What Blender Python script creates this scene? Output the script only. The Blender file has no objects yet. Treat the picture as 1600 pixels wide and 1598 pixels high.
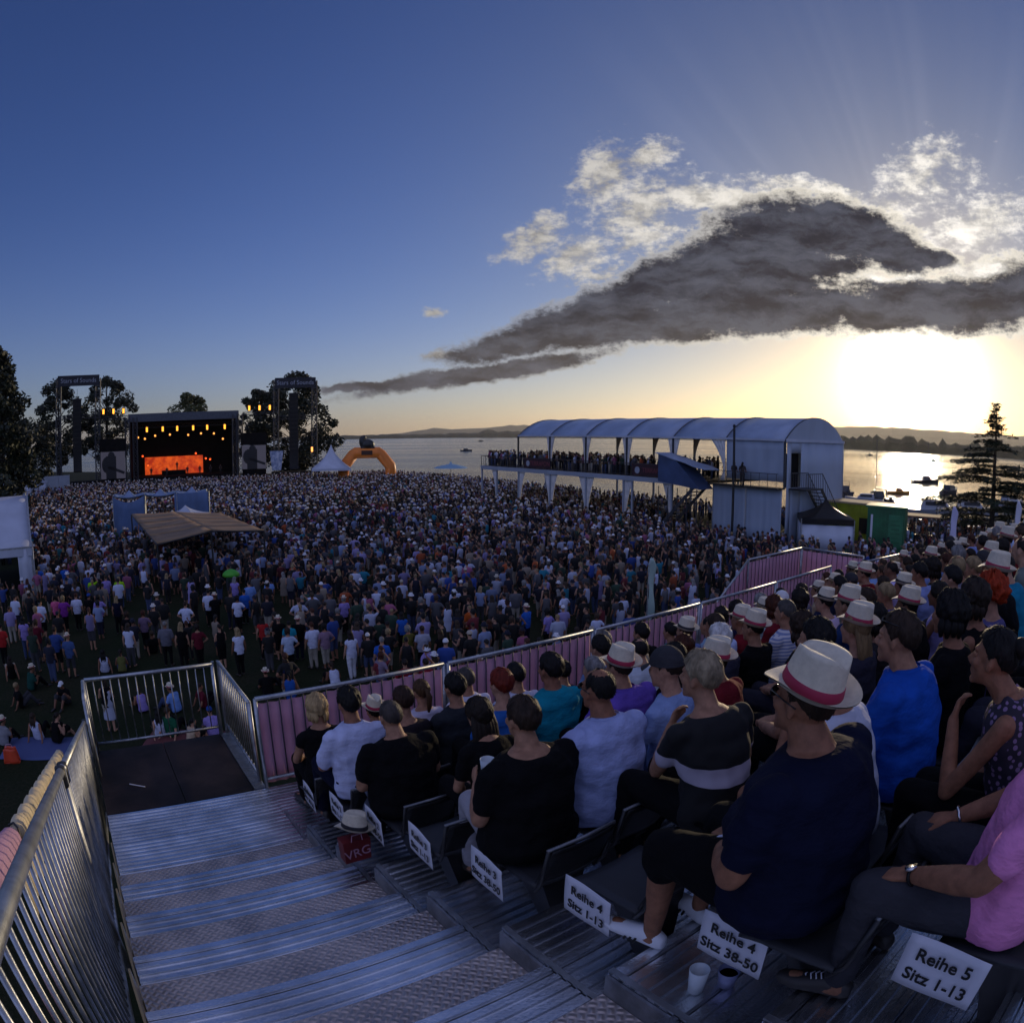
import bpy, bmesh, math, random
import numpy as np
from mathutils import Vector, Matrix, noise as mnoise
R = math.radians
C = bpy.context.scene.collection
sc = bpy.context.scene
CAM_H = 8.0                       # eye height above the lawn
# ---------------------------------------------------------------- camera
cam_d = bpy.data.cameras.new("camera")
cam_d.type = 'PANO'
cam_d.panorama_type = 'FISHEYE_EQUISOLID'
cam_d.fisheye_lens = 1075 * 36 / 1600
cam_d.fisheye_fov = R(200)
cam_d.sensor_width = 36
cam_d.clip_start = 0.05
cam_d.clip_end = 40000
cam = bpy.data.objects.new("camera", cam_d)
C.objects.link(cam)
cam.location = (0, 0, CAM_H)
cam.rotation_euler = (R(90) - 0.110, 0, 0)
sc.camera = cam
# ---------------------------------------------------------------- sky
SUN_AZ, SUN_EL = R(34.0), R(5.4)
world = bpy.data.worlds.new("World")
sc.world = world
world.use_nodes = True
class NT:
    """small helper for building node trees"""
    def __init__(s, tree): s.t = tree; s.n = tree.nodes; s.l = tree.links
    def new(s, kind, **kw):
        n = s.n.new(kind)
        for k, v in kw.items(): setattr(n, k, v)
        return n
    def set(s, sock, v):
        if hasattr(v, 'is_output'): s.l.new(v, sock)
        elif v is not None: sock.default_value = v
    def math(s, op, a, b=None, c=None, clamp=False):
        n = s.new('ShaderNodeMath', operation=op, use_clamp=clamp)
        for i, v in enumerate((a, b, c)): s.set(n.inputs[i], v)
        return n.outputs[0]
    def vmath(s, op, a, b=None, scale=None):
        n = s.new('ShaderNodeVectorMath', operation=op)
        s.set(n.inputs[0], a)
        if b is not None: s.set(n.inputs[1], b)
        if scale is not None: s.set(n.inputs[3], scale)
        return n.outputs['Value'] if op in ('LENGTH', 'DOT_PRODUCT', 'DISTANCE') else n.outputs[0]
    def rng(s, v, a, b, c=0., d=1., kind='SMOOTHSTEP'):
        n = s.new('ShaderNodeMapRange', interpolation_type=kind)
        for i, x in enumerate((v, a, b, c, d)): s.set(n.inputs[i], x)
        return n.outputs[0]
    def mix(s, f, a, b, blend='MIX'):
        n = s.new('ShaderNodeMix', data_type='RGBA', blend_type=blend)
        s.set(n.inputs[0], f); s.set(n.inputs[6], a); s.set(n.inputs[7], b)
        return n.outputs[2]
    def noise(s, vec, scale=5., detail=4., rough=.55, dist=0., dims='3D'):
        n = s.new('ShaderNodeTexNoise', noise_dimensions=dims)
        if vec is not None: s.set(n.inputs['Vector'], vec)
        n.inputs['Scale'].default_value = scale; n.inputs['Detail'].default_value = detail
        n.inputs['Roughness'].default_value = rough; n.inputs['Distortion'].default_value = dist
        return n
    def comb(s, x, y, z=0.):
        n = s.new('ShaderNodeCombineXYZ')
        for i, v in enumerate((x, y, z)): s.set(n.inputs[i], v)
        return n.outputs[0]

def build_sky():
    t = NT(world.node_tree)
    t.n.clear()
    out = t.new('ShaderNodeOutputWorld')
    tc = t.new('ShaderNodeTexCoord')
    d = tc.outputs['Generated']
    sky = t.new('ShaderNodeTexSky', sky_type='NISHITA')
    sky.sun_disc = False
    sky.sun_elevation = SUN_EL; sky.sun_rotation = SUN_AZ
    sky.air_density = 1.0; sky.dust_density = 0.6; sky.ozone_density = 2.5; sky.altitude = 430
    sep = t.new('ShaderNodeSeparateXYZ'); t.l.new(d, sep.inputs[0])
    x, y, z = sep.outputs
    az = t.math('MULTIPLY', t.math('ARCTAN2', x, y), 57.2958)
    el = t.math('MULTIPLY', t.math('ARCSINE', z), 57.2958)
    sv = (math.sin(SUN_AZ) * math.cos(SUN_EL), math.cos(SUN_AZ) * math.cos(SUN_EL), math.sin(SUN_EL))
    ca = t.vmath('DOT_PRODUCT', d, sv)
    ang = t.math('MULTIPLY', t.math('ARCCOSINE', t.math('MINIMUM', ca, .99999)), 57.2958)   # degrees from the sun
    # base: physical sky, tinted a little cooler high up
    qa = t.math('DIVIDE', ang, 36.); near = t.math('EXPONENT', t.math('MULTIPLY', t.math('MULTIPLY', qa, qa), -1.))
    base = t.mix(1.0, sky.outputs[0], t.mix(near, SKY_TINT, (.98, .86, .78, 1)), 'MULTIPLY')
    # aureole round the sun behind thin haze
    def gauss(v, s, amp): 
        q = t.math('DIVIDE', v, s)
        return t.math('MULTIPLY', t.math('EXPONENT', t.math('MULTIPLY', t.math('MULTIPLY', q, q), -1.)), amp)
    def scaled(col, f):
        return t.vmath('SCALE', col, scale=f)
    col = base
    for s, amp, c in GLOW:
        col = t.vmath('ADD', col, scaled(c, gauss(ang, s, amp)))
    # warm band over the horizon, strongest under the sun
    band = t.math('MULTIPLY', gauss(el, BAND[0], 1.), gauss(t.math('SUBTRACT', az, 34.), BAND[1], BAND[2]))
    col = t.vmath('ADD', col, scaled(BAND[3], band))
    col = t.vmath('ADD', col, scaled((.50, .50, .44), gauss(el, 11., 1.)))
    # ---- clouds, placed by bearing and height in degrees
    P = t.comb(az, el, 0.)
    n1 = t.noise(P, .30, 6., .62); n2 = t.noise(t.vmath('ADD', P, (31., 7., 0.)), .07, 3., .5)
    w = t.vmath('SCALE', t.vmath('SUBTRACT', n1.outputs['Color'], (.5, .5, .5)), scale=1.8)
    w2 = t.vmath('SCALE', t.vmath('SUBTRACT', n2.outputs['Color'], (.5, .5, .5)), scale=1.6)
    Q = t.vmath('ADD', t.vmath('ADD', P, w), w2)
    def field(lst, k=.25):
        f = None
        for a, e, ra, re, rot in lst:
            m = t.new('ShaderNodeMapping', vector_type='TEXTURE')
            t.l.new(Q, m.inputs[0])
            m.inputs[1].default_value = (a, e, 0); m.inputs[2].default_value = (0, 0, R(rot)); m.inputs[3].default_value = (ra, re, 1)
            v = t.math('SUBTRACT', 1., t.vmath('LENGTH', m.outputs[0]))
            f = v if f is None else t.math('SMOOTH_MAX', f, v, k)
        return f
    S = t.vmath('MULTIPLY', P, (.7, 1.25, 1.))
    fine = t.noise(S, .50, 8., .66); finer = t.noise(S, 1.5, 6., .65)
    fn = t.math('SUBTRACT', fine.outputs['Fac'], .5); fn2 = t.math('SUBTRACT', finer.outputs['Fac'], .5)
    fn3 = t.math('SUBTRACT', t.noise(S, 4.5, 5., .6).outputs['Fac'], .5)
    dk = field(DARK); wh = field(WHITE)
    dk = t.math('ADD', dk, t.math('ADD', t.math('MULTIPLY', fn, .80), t.math('ADD', t.math('MULTIPLY', fn2, .62), t.math('ADD', t.math('MULTIPLY', fn3, .25), .10))))
    wh = t.math('ADD', wh, t.math('ADD', t.math('MULTIPLY', fn, 2.2), t.math('MULTIPLY', fn2, 1.3)))
    sunny = gauss(ang, 26., 1.0)
    # faint rays fanning out above the clouds
    fan = t.math('ARCTAN2', t.math('SUBTRACT', el, 5.4), t.math('SUBTRACT', az, 34.))
    ray = t.noise(t.comb(t.math('MULTIPLY', fan, 5.), 0., 0.), 1.6, 2., .5)
    col = t.vmath('ADD', col, scaled((1., .95, .95), t.math('MULTIPLY', t.math('MULTIPLY', t.rng(ray.outputs['Fac'], .42, .72), gauss(t.math('SUBTRACT', ang, 18.), 13., .30)), t.rng(el, 13., 21.))))
    a_w = t.rng(wh, -.02, .80)
    body = t.rng(fine.outputs['Fac'], .35, .65, .55, 1.15)
    wcol = scaled((1., .95, .88), t.math('MULTIPLY', body, t.math('ADD', 3.4, t.math('MULTIPLY', sunny, 9.))))
    col = t.mix(t.math('MULTIPLY', a_w, .94), col, wcol)
    a_e = t.rng(dk, -.17, .03)
    rim = scaled((1., .93, .80), t.math('ADD', 1.6, t.math('MULTIPLY', sunny, 9.)))
    col = t.mix(t.math('MULTIPLY', a_e, t.math('ADD', .30, t.math('MULTIPLY', sunny, .7))), col, rim)
    a_d = t.rng(dk, -.04, .34)
    # thick parts are grey; the low band is lit from below by the sun
    shade = t.noise(t.vmath('MULTIPLY', Q, (.6, 1.9, 1.)), .26, 7., .66)
    dcol = t.mix(t.rng(shade.outputs['Fac'], .36, .66), DARKC[0], DARKC[1])
    dcol = t.vmath('ADD', dcol, scaled((.34, .27, .15), gauss(t.math('SUBTRACT', el, 6.), 4., 1.)))
    col = t.mix(a_d, col, dcol)
    fr = t.math('ADD', field(FRONT), t.math('ADD', t.math('MULTIPLY', fn, 1.6), t.math('MULTIPLY', fn2, 1.8)))
    col = t.mix(t.math('MULTIPLY', t.rng(fr, .12, .85), .85), col, wcol)
    # nothing of the sky below the horizon but its own haze
    # added fill light: unseen bright cloud behind the viewer and overhead, for the foreground
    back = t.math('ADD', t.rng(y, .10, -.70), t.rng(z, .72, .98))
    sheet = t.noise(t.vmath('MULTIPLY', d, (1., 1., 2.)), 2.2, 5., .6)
    col = t.vmath('ADD', col, scaled(BACK_FILL, t.math('MULTIPLY', back, t.math('MULTIPLY', t.rng(z, -.02, .15), t.rng(sheet.outputs['Fac'], .25, .75, .5, 1.5)))))
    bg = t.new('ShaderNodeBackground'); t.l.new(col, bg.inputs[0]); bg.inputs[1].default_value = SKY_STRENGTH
    t.l.new(bg.outputs[0], out.inputs[0])

SKY_STRENGTH = 0.10
BACK_FILL = (2.3, 2.35, 3.5)
SKY_TINT = (.80, .84, 1.52, 1)
GLOW = [(4.2, 42., (1., .88, .60)), (9.5, 2.2, (1., .78, .38)), (30., .85, (1.0, .80, .84))]
BAND = (6.0, 42., 2.5, (1., .77, .38))
DARKC = ((.07, .10, .26, 1), (.74, .84, 1.22, 1))
DARK = [(-0.5, 7.5, 5.9, 1.1, 8), (4.8, 9.3, 7.0, 1.7, 12), (9.7, 11.1, 6.5, 2.2, 16), (14.6, 13.2, 7.1, 2.5, 14), (19.1, 14.9, 7.2, 2.5, 12), (24.5, 17.4, 7.5, 2.8, 0), (29.0, 17.3, 5.3, 2.7, -8), (32.3, 15.9, 4.2, 1.7, -20), (35.3, 15.1, 3.6, 0.7, -4), (20.6, 13.0, 8.2, 2.1, 2), (25.7, 14.5, 5.0, 1.5, 0), (10.7, 8.9, 12.4, 1.4, 4), (20.5, 10.3, 13.0, 1.9, 2), (29.3, 10.8, 13.0, 1.8, 0), (38.3, 11.5, 13.1, 2.3, 0), (50.1, 12.4, 12.0, 3.1, 0), (-2.7, 5.2, 10.7, 0.8, 9), (-11.7, 4.2, 4.8, 0.4, 4)]
# clouds: bearing, height, half-widths (degrees), tilt
WHITE = [(8.1, 21.9, 4.3, 2.9, 35), (11.0, 18.9, 5.6, 2.9, 25), (1.9, 16.4, 4.2, 2.0, 30), (5.4, 15.1, 3.9, 2.1, 25), (16.6, 20.0, 6.8, 1.6, 0), (26.8, 20.5, 9.7, 1.4, -5), (36.9, 22.0, 5.7, 3.2, 20), (40.3, 17.8, 7.3, 2.7, 15), (32.3, 18.9, 3.9, 2.1, 0), (42.1, 14.3, 6.6, 1.9, 0), (-6.5, 10.6, 1.2, 0.5, 0), (11.8, 23.3, 3.5, 1.6, 20), (-5.9, 6.9, 3.2, 0.5, 5)]
FRONT = [(11.5, 16.6, 5.0, 1.4, 18), (7.0, 13.5, 3.3, 1.0, 20), (16.6, 19.5, 5.1, 0.9, 6), (32.3, 13.5, 4.4, 0.5, 4), (40.3, 14.2, 4.9, 0.9, 0), (26.9, 21.0, 6.9, 0.5, -2)]
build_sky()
# ---------------------------------------------------------------- sun and exposure
sun_d = bpy.data.lights.new("sun", 'SUN')
sun_d.energy = 2.0; sun_d.angle = R(0.5); sun_d.color = (1., .78, .50)
sun = bpy.data.objects.new("sun", sun_d); C.objects.link(sun)
sun.rotation_euler = Vector((-math.sin(SUN_AZ) * math.cos(SUN_EL), -math.cos(SUN_AZ) * math.cos(SUN_EL), -math.sin(SUN_EL))).to_track_quat('-Z', 'Y').to_euler()
sc.view_settings.view_transform = 'Standard'; sc.view_settings.look = 'None'
sc.view_settings.exposure = 0.0; sc.view_settings.gamma = 1.0
sc.cycles.use_denoising = True
# ---------------------------------------------------------------- helpers
random.seed(7)
rs = np.random.RandomState(11)
A_ROW = 0.937                                       # bearing of the seat rows
DR = Vector((math.sin(A_ROW), math.cos(A_ROW), 0))  # along the rows, to the right
DS = Vector((-math.cos(A_ROW), math.sin(A_ROW), 0)) # down the stairs, towards the stage
def W(u, s, z): return DR * u + DS * s + Vector((0, 0, z + CAM_H))   # stand coordinates; z counts from the eye
def polar(az, d, z=0.): return Vector((math.sin(R(az)) * d, math.cos(R(az)) * d, z))

class MB:
    """collects shapes and links them as ONE mesh object"""
    def __init__(s): s.v = []; s.f = []; s.m = []; s.cur = 0
    def add(s, vs, fs):
        o = len(s.v); s.v += [tuple(p) for p in vs]; s.f += [tuple(i + o for i in f) for f in fs]; s.m += [s.cur] * len(fs); return s
    def hexa(s, p): # 8 points: bottom four then top four, counter-clockwise
        return s.add(p, [(3, 2, 1, 0), (4, 5, 6, 7), (0, 1, 5, 4), (1, 2, 6, 5), (2, 3, 7, 6), (3, 0, 4, 7)])
    def box(s, c, d, rz=0., M=None):
        x, y, z = d[0] / 2, d[1] / 2, d[2] / 2
        p = [Vector(q) for q in ((-x, -y, -z), (x, -y, -z), (x, y, -z), (-x, y, -z), (-x, -y, z), (x, -y, z), (x, y, z), (-x, y, z))]
        m = M or Matrix.Rotation(rz, 3, 'Z')
        return s.hexa([m @ q + Vector(c) for q in p])
    def beam(s, a, b, w, h, up=(0, 0, 1)):
        a, b = Vector(a), Vector(b); d = (b - a).normalized(); u = Vector(up)
        x = d.cross(u)
        if x.length < 1e-4: x = d.cross(Vector((1, 0, 0)))
        x.normalize(); y = x.cross(d)
        x *= w / 2; y *= h / 2
        return s.hexa([a - x - y, a + x - y, b + x - y, b - x - y, a - x + y, a + x + y, b + x + y, b - x + y])
    def tube(s, pts, r, n=6, cap=True, r2=None):
        pts = [Vector(p) for p in pts]; k = len(pts); rr = r if hasattr(r, '__len__') else [r] * k
        vs = []; prev = None
        for i, p in enumerate(pts):
            d = (pts[min(i + 1, k - 1)] - pts[max(i - 1, 0)]).normalized()
            if prev is None:
                x = d.cross(Vector((0, 0, 1)))
                if x.length < 1e-3: x = d.cross(Vector((0, 1, 0)))
            else: x = prev - d * prev.dot(d)
            x.normalize(); prev = x; y = d.cross(x)
            q = r2 if r2 else 1.
            for j in range(n):
                a = 2 * math.pi * j / n
                vs.append(p + (x * math.cos(a) + y * math.sin(a) * q) * rr[i])
        fs = [(i * n + j, i * n + (j + 1) % n, (i + 1) * n + (j + 1) % n, (i + 1) * n + j) for i in range(k - 1) for j in range(n)]
        if cap: fs += [tuple(range(n - 1, -1, -1)), tuple((k - 1) * n + j for j in range(n))]
        return s.add(vs, fs)
    def lathe(s, prof, n=16, M=None, sx=1., sy=1.):
        vs = []; M = M or Matrix.Identity(4)
        for r, z in prof:
            for j in range(n):
                a = 2 * math.pi * j / n; vs.append(M @ Vector((r * sx * math.cos(a), r * sy * math.sin(a), z)))
        k = len(prof)
        fs = [(i * n + j, i * n + (j + 1) % n, (i + 1) * n + (j + 1) % n, (i + 1) * n + j) for i in range(k - 1) for j in range(n)]
        if prof[0][0] > 1e-4: fs.append(tuple(range(n - 1, -1, -1)))
        if prof[-1][0] > 1e-4: fs.append(tuple((k - 1) * n + j for j in range(n)))
        return s.add(vs, fs)
    def ball(s, c, r, n=8, m=6, M=None):
        r = r if hasattr(r, '__len__') else (r, r, r)
        vs = []; M = M or Matrix.Identity(3); c = Vector(c)
        for i in range(m + 1):
            t = math.pi * i / m
            for j in range(n):
                a = 2 * math.pi * j / n
                vs.append(c + M @ Vector((r[0] * math.sin(t) * math.cos(a), r[1] * math.sin(t) * math.sin(a), -r[2] * math.cos(t))))
        return s.add(vs, [(i * n + j, i * n + (j + 1) % n, (i + 1) * n + (j + 1) % n, (i + 1) * n + j) for i in range(m) for j in range(n)])
    def grid(s, fn, nu, nv, flip=False):
        vs = [fn(i / nu, j / nv) for j in range(nv + 1) for i in range(nu + 1)]
        fs = []
        for j in range(nv):
            for i in range(nu):
                a = j * (nu + 1) + i; q = (a, a + 1, a + nu + 2, a + nu + 1); fs.append(q[::-1] if flip else q)
        return s.add(vs, fs)
    def sheet(s, fn, nu, nv, th, nrm):
        """a cloth or panel with real thickness"""
        n = Vector(nrm) * th
        s.grid(fn, nu, nv); s.grid(lambda a, b: Vector(fn(a, b)) - n, nu, nv, True)
        o = len(s.v) - 2 * (nu + 1) * (nv + 1); o2 = o + (nu + 1) * (nv + 1)
        edge = [i for i in range(nu)] + [nu + j * (nu + 1) for j in range(nv)] + [nv * (nu + 1) + nu - i for i in range(nu)] + [(nv - j) * (nu + 1) for j in range(nv)]
        k = len(edge)
        for i in range(k):
            a, b = edge[i], edge[(i + 1) % k]
            s.f.append((o + b, o + a, o2 + a, o2 + b)); s.m.append(s.cur)
        return s
    def truss(s, a, b, w, step, r=.03, rb=.015, n=4):
        a, b = Vector(a), Vector(b); d = (b - a); L = d.length; d.normalize()
        x = d.cross(Vector((0, 1, 0) if abs(d.y) < .9 else (1, 0, 0))).normalized(); y = d.cross(x)
        cs = [(x + y) * w / 2, (x - y) * w / 2, (-x - y) * w / 2, (y - x) * w / 2]
        for c in cs: s.tube([a + c, b + c], r, n)
        k = max(1, int(L / step))
        for i in range(k):
            p, q = a + d * L * i / k, a + d * L * (i + 1) / k
            for j in range(4):
                c0, c1 = cs[j], cs[(j + 1) % 4]
                s.tube([p + c0, q + c1] if i % 2 else [p + c1, q + c0], rb, 3, False)
                s.tube([p + c0, p + c1], rb, 3, False)
        return s
    def mesh(s, name, mats, smooth=False):
        me = bpy.data.meshes.new(name)
        me.from_pydata(s.v, [], s.f)
        for m in (mats if isinstance(mats, (list, tuple)) else [mats]): me.materials.append(m)
        if max(s.m or [0]): me.polygons.foreach_set('material_index', s.m)
        if smooth: me.polygons.foreach_set('use_smooth', [True] * len(me.polygons))
        me.update()
        return me
    def build(s, name, mats, parent=None, smooth=False, loc=None):
        o = bpy.data.objects.new(name, s.mesh(name, mats, smooth)); C.objects.link(o)
        if parent: o.parent = parent
        if loc: o.location = loc
        return o
def tag(o, label, cat, group=None):
    o['label'] = label; o['category'] = cat
    if group: o['group'] = group
    return o
def kind(o, k): o['kind'] = k; return o
def thing(name, label, cat, loc=(0, 0, 0), rz=0., group=None):
    o = bpy.data.objects.new(name, None); C.objects.link(o); o.location = loc; o.rotation_euler = (0, 0, rz); o.empty_display_size = .2
    return tag(o, label, cat, group)
def copy_tree(o, parent=None):
    c = o.copy(); C.objects.link(c)
    if parent: c.parent = parent
    for ch in o.children: copy_tree(ch, c)
    return c
def text(name, body, size, M, m, parent=None, depth=.004, align='CENTER', bold=.0):
    cu = bpy.data.curves.new(name, 'FONT'); cu.body = body; cu.size = size; cu.extrude = depth; cu.offset = bold
    cu.align_x = align; cu.align_y = 'CENTER'; cu.resolution_u = 3
    o = bpy.data.objects.new(name, cu); C.objects.link(o); o.matrix_world = M
    me = bpy.data.meshes.new_from_object(o.evaluated_get(bpy.context.evaluated_depsgraph_get()))
    me.transform(M); C.objects.unlink(o); bpy.data.objects.remove(o)
    me.materials.clear(); me.materials.append(m)
    t = bpy.data.objects.new(name, me); C.objects.link(t)
    if parent: t.parent = parent
    return t
def frame3(o, x, y): # matrix with given x and y axes
    x = Vector(x).normalized(); y = Vector(y); y = (y - x * x.dot(y)).normalized(); z = x.cross(y)
    M = Matrix((x, y, z)).transposed().to_4x4(); M.translation = Vector(o); return M

# ---------------------------------------------------------------- materials
def mat(name, col, rough=.6, metal=0., var=.0, vscale=3., bump=0., bscale=40., col2=None, sheen=0., spec=.5, objcol=False, attr=None, emit=None, estr=0., trans=0., coat=0., stretch=None, alpha=None, bdist=.02):
    m = bpy.data.materials.new(name); m.use_nodes = True
    t = NT(m.node_tree); b = t.n['Principled BSDF']
    b.inputs['Roughness'].default_value = rough; b.inputs['Metallic'].default_value = metal
    b.inputs['Specular IOR Level'].default_value = spec
    c = (*col, 1)
    if objcol: c = t.new('ShaderNodeObjectInfo').outputs['Color']
    if attr: c = t.new('ShaderNodeAttribute', attribute_name=attr).outputs['Color']
    co = None
    if var or bump:
        co = t.new('ShaderNodeTexCoord').outputs['Object']
        if stretch: co = t.vmath('MULTIPLY', co, stretch)
    if var:
        n = t.noise(co, vscale, 5., .6)
        f = t.rng(n.outputs['Fac'], .3, .7)
        if col2: c = t.mix(f, c, (*col2, 1))
        else: c = t.mix(1., c, t.mix(f, (1 - var,) * 3 + (1,), (1 + var,) * 3 + (1,)), 'MULTIPLY')
    t.set(b.inputs['Base Color'], c)
    if bump:
        n = t.noise(co, bscale, 4., .6)
        bp = t.new('ShaderNodeBump'); bp.inputs['Strength'].default_value = bump; bp.inputs['Distance'].default_value = bdist
        t.l.new(n.outputs['Fac'], bp.inputs['Height']); t.l.new(bp.outputs[0], b.inputs['Normal'])
    if sheen: b.inputs['Sheen Weight'].default_value = sheen
    if coat: b.inputs['Coat Weight'].default_value = coat
    if trans: b.inputs['Transmission Weight'].default_value = trans
    if emit: b.inputs['Emission Color'].default_value = (*emit, 1); b.inputs['Emission Strength'].default_value = estr
    if alpha is not None: b.inputs['Alpha'].default_value = alpha
    return m
M = {}
M['alu'] = mat('ribbed_aluminium', (.72, .74, .77), .27, 1., var=.22, vscale=2.3, bump=.15, bscale=60)
M['checker'] = None
M['galv'] = mat('galvanised_steel', (.36, .38, .40), .42, .9, var=.25, vscale=9, bump=.1, bscale=90)
M['galv_dull'] = mat('dull_galvanised_steel', (.24, .25, .27), .55, .8, var=.3, vscale=6)
M['black_plastic'] = mat('black_plastic', (.007, .007, .008), .5, spec=.25, bump=.05, bscale=200)
M['black_metal'] = mat('black_painted_metal', (.018, .018, .02), .45, .2)
M['truss'] = mat('dark_truss_metal', (.055, .058, .066), .5, .4)
M['black_cloth'] = mat('black_stage_cloth', (.006, .006, .007), .9, spec=.1, var=.3, vscale=1.)
M['ply'] = mat('brown_film_plywood', (.022, .014, .012), .6, var=.6, vscale=1.9, bump=.06, bscale=120, spec=.2)
M['pink'] = mat('pink_fabric', (.62, .20, .36), .8, var=.12, vscale=2., bump=.25, bscale=7, sheen=.3)
def thin_cloth(name, col, through):
    m = mat(name, col, .8, var=.12, vscale=2., bump=.25, bscale=7); t = NT(m.node_tree); out = t.n['Material Output']; b = t.n['Principled BSDF']
    tr = t.new('ShaderNodeBsdfTranslucent'); tr.inputs[0].default_value = (*col, 1); mx = t.new('ShaderNodeMixShader'); mx.inputs[0].default_value = through
    t.l.new(b.outputs[0], mx.inputs[1]); t.l.new(tr.outputs[0], mx.inputs[2]); t.l.new(mx.outputs[0], out.inputs['Surface']); return m
M['pink'] = thin_cloth('pink_fabric', (.62, .37, .50), .30)
M['paper'] = mat('white_paper', (.60, .61, .68), .75)
M['ink'] = mat('black_ink', (.01, .01, .01), .7)
M['tent'] = mat('white_tent_canvas', (.44, .47, .55), .55, var=.10, vscale=.5, bump=.2, bscale=1.2)
M['tent_blue'] = mat('blue_tarpaulin', (.07, .125, .25), .6, var=.2, vscale=.6, bump=.3, bscale=1.)
M['brown_roof'] = mat('brown_awning_cloth', (.21, .135, .07), .75, var=.2, vscale=.7)
M['orange_inf'] = mat('orange_inflatable', (.75, .20, .015), .45, var=.1, vscale=1.)
M['dark_inf'] = mat('black_inflatable', (.012, .014, .014), .4)
M['green'] = mat('green_container_paint', (.006, .11, .04), .5, var=.3, vscale=.8)
M['green2'] = mat('pale_green_panel', (.02, .16, .07), .5, var=.2, vscale=1.)
M['lime'] = mat('lime_paint', (.30, .34, .01), .55, var=.2, vscale=1.)
M['roof_tan'] = mat('tan_flat_roof', (.40, .30, .17), .8, var=.2, vscale=.6)
M['grey_wall'] = mat('grey_panel', (.30, .33, .38), .6, var=.1, vscale=.5)
M['bark'] = mat('dark_bark', (.035, .026, .02), .9, var=.4, vscale=3.)
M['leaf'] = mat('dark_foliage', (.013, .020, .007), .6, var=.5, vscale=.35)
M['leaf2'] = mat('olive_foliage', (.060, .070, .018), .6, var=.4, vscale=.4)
M['needle'] = mat('cedar_needles', (.020, .035, .016), .6, var=.4, vscale=.8)
M['amber'] = mat('amber_lamp', (.9, .5, .1), .4, emit=(1., .40, .03), estr=2.2)
M['stage_orange'] = None
M['white_boat'] = mat('white_boat_hull', (.30, .32, .36), .35, var=.05, vscale=.6)
M['boat_dark'] = mat('dark_boat_trim', (.02, .024, .035), .35)
M['skin'] = mat('skin', (.40, .22, .15), .62, objcol=True, var=.20, vscale=22, bump=.15, bscale=120, spec=.3)
M['skin_obj'] = mat('tanned_skin', (.34, .19, .13), .55, var=.1, vscale=10)
M['eye_w'] = mat('eye_white', (.6, .58, .55), .25)
M['eye_b'] = mat('eye_iris', (.02, .015, .01), .2)
M['cloth'] = mat('clothing_fabric', (.5, .5, .5), .9, objcol=True, var=.14, vscale=7., bump=.5, bscale=6., spec=.12, bdist=.05, stretch=(1., 1., 1.7))
M['cloth_far'] = mat('distant_clothing', (.5, .5, .5), .85, objcol=True)
M['hair'] = mat('hair_strands', (.02, .014, .01), .6, spec=.22, objcol=True, var=.35, vscale=30., bump=.5, bscale=60., stretch=(1., 1., .22))
M['straw'] = mat('cream_straw', (.62, .56, .43), .7, objcol=False, var=.08, vscale=40., bump=.3, bscale=260.)
M['band'] = mat('dark_red_hat_band', (.30, .012, .05), .6, var=.1)
M['band2'] = mat('black_hat_band', (.012, .012, .02), .6)
M['shoe'] = mat('dark_leather', (.02, .017, .016), .5)
M['white_leather'] = mat('white_leather', (.72, .74, .78), .45, bump=.1, bscale=80)
M['glass_dark'] = mat('dark_lens', (.006, .006, .008), .12)
M['steel'] = mat('polished_steel', (.65, .66, .68), .25, 1.)
M['seat_pad'] = mat('grey_seat_shell', (.036, .038, .043), .5, spec=.25, var=.08, vscale=8.)
M['banner_dark'] = mat('dark_maroon_banner', (.035, .010, .014), .7, var=.2)
M['banner_ink'] = mat('dull_red_lettering', (.22, .05, .06), .7)
M['grey_ink'] = mat('grey_lettering', (.33, .35, .40), .7)
def checker_mat():
    m = bpy.data.materials.new('checker_plate'); m.use_nodes = True; t = NT(m.node_tree); b = t.n['Principled BSDF']
    co = t.new('ShaderNodeTexCoord').outputs['Object']
    # raised bars, alternating direction, in the plane of the tread
    mp = t.new('ShaderNodeMapping'); t.l.new(co, mp.inputs[0]); mp.inputs['Rotation'].default_value = (0, 0, -(math.pi / 2 - A_ROW) + R(45))
    ch = t.new('ShaderNodeTexChecker'); t.l.new(mp.outputs[0], ch.inputs[0]); ch.inputs['Scale'].default_value = 26.
    sp = t.new('ShaderNodeSeparateXYZ'); t.l.new(t.vmath('SCALE', mp.outputs[0], scale=26. * math.pi), sp.inputs[0])
    bx = t.math('ABSOLUTE', t.math('SINE', sp.outputs[0])); by = t.math('ABSOLUTE', t.math('SINE', sp.outputs[1]))
    a = t.math('MULTIPLY', t.math('POWER', bx, 3.), t.math('POWER', by, .6)); c2 = t.math('MULTIPLY', t.math('POWER', by, 3.), t.math('POWER', bx, .6))
    h = t.new('ShaderNodeMix', data_type='FLOAT'); t.l.new(ch.outputs['Fac'], h.inputs[0]); t.l.new(a, h.inputs[2]); t.l.new(c2, h.inputs[3])
    bp = t.new('ShaderNodeBump'); bp.inputs['Strength'].default_value = .9; bp.inputs['Distance'].default_value = .006
    t.l.new(h.outputs[0], bp.inputs['Height']); t.l.new(bp.outputs[0], b.inputs['Normal'])
    n = t.noise(co, 3., 6., .65)
    t.set(b.inputs['Base Color'], t.mix(t.rng(n.outputs['Fac'], .3, .7), (.38, .33, .31, 1), (.64, .56, .51, 1)))
    b.inputs['Metallic'].default_value = .75
    t.set(b.inputs['Roughness'], t.rng(n.outputs['Fac'], .3, .7, .38, .58))
    return m
M['checker'] = checker_mat()

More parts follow.
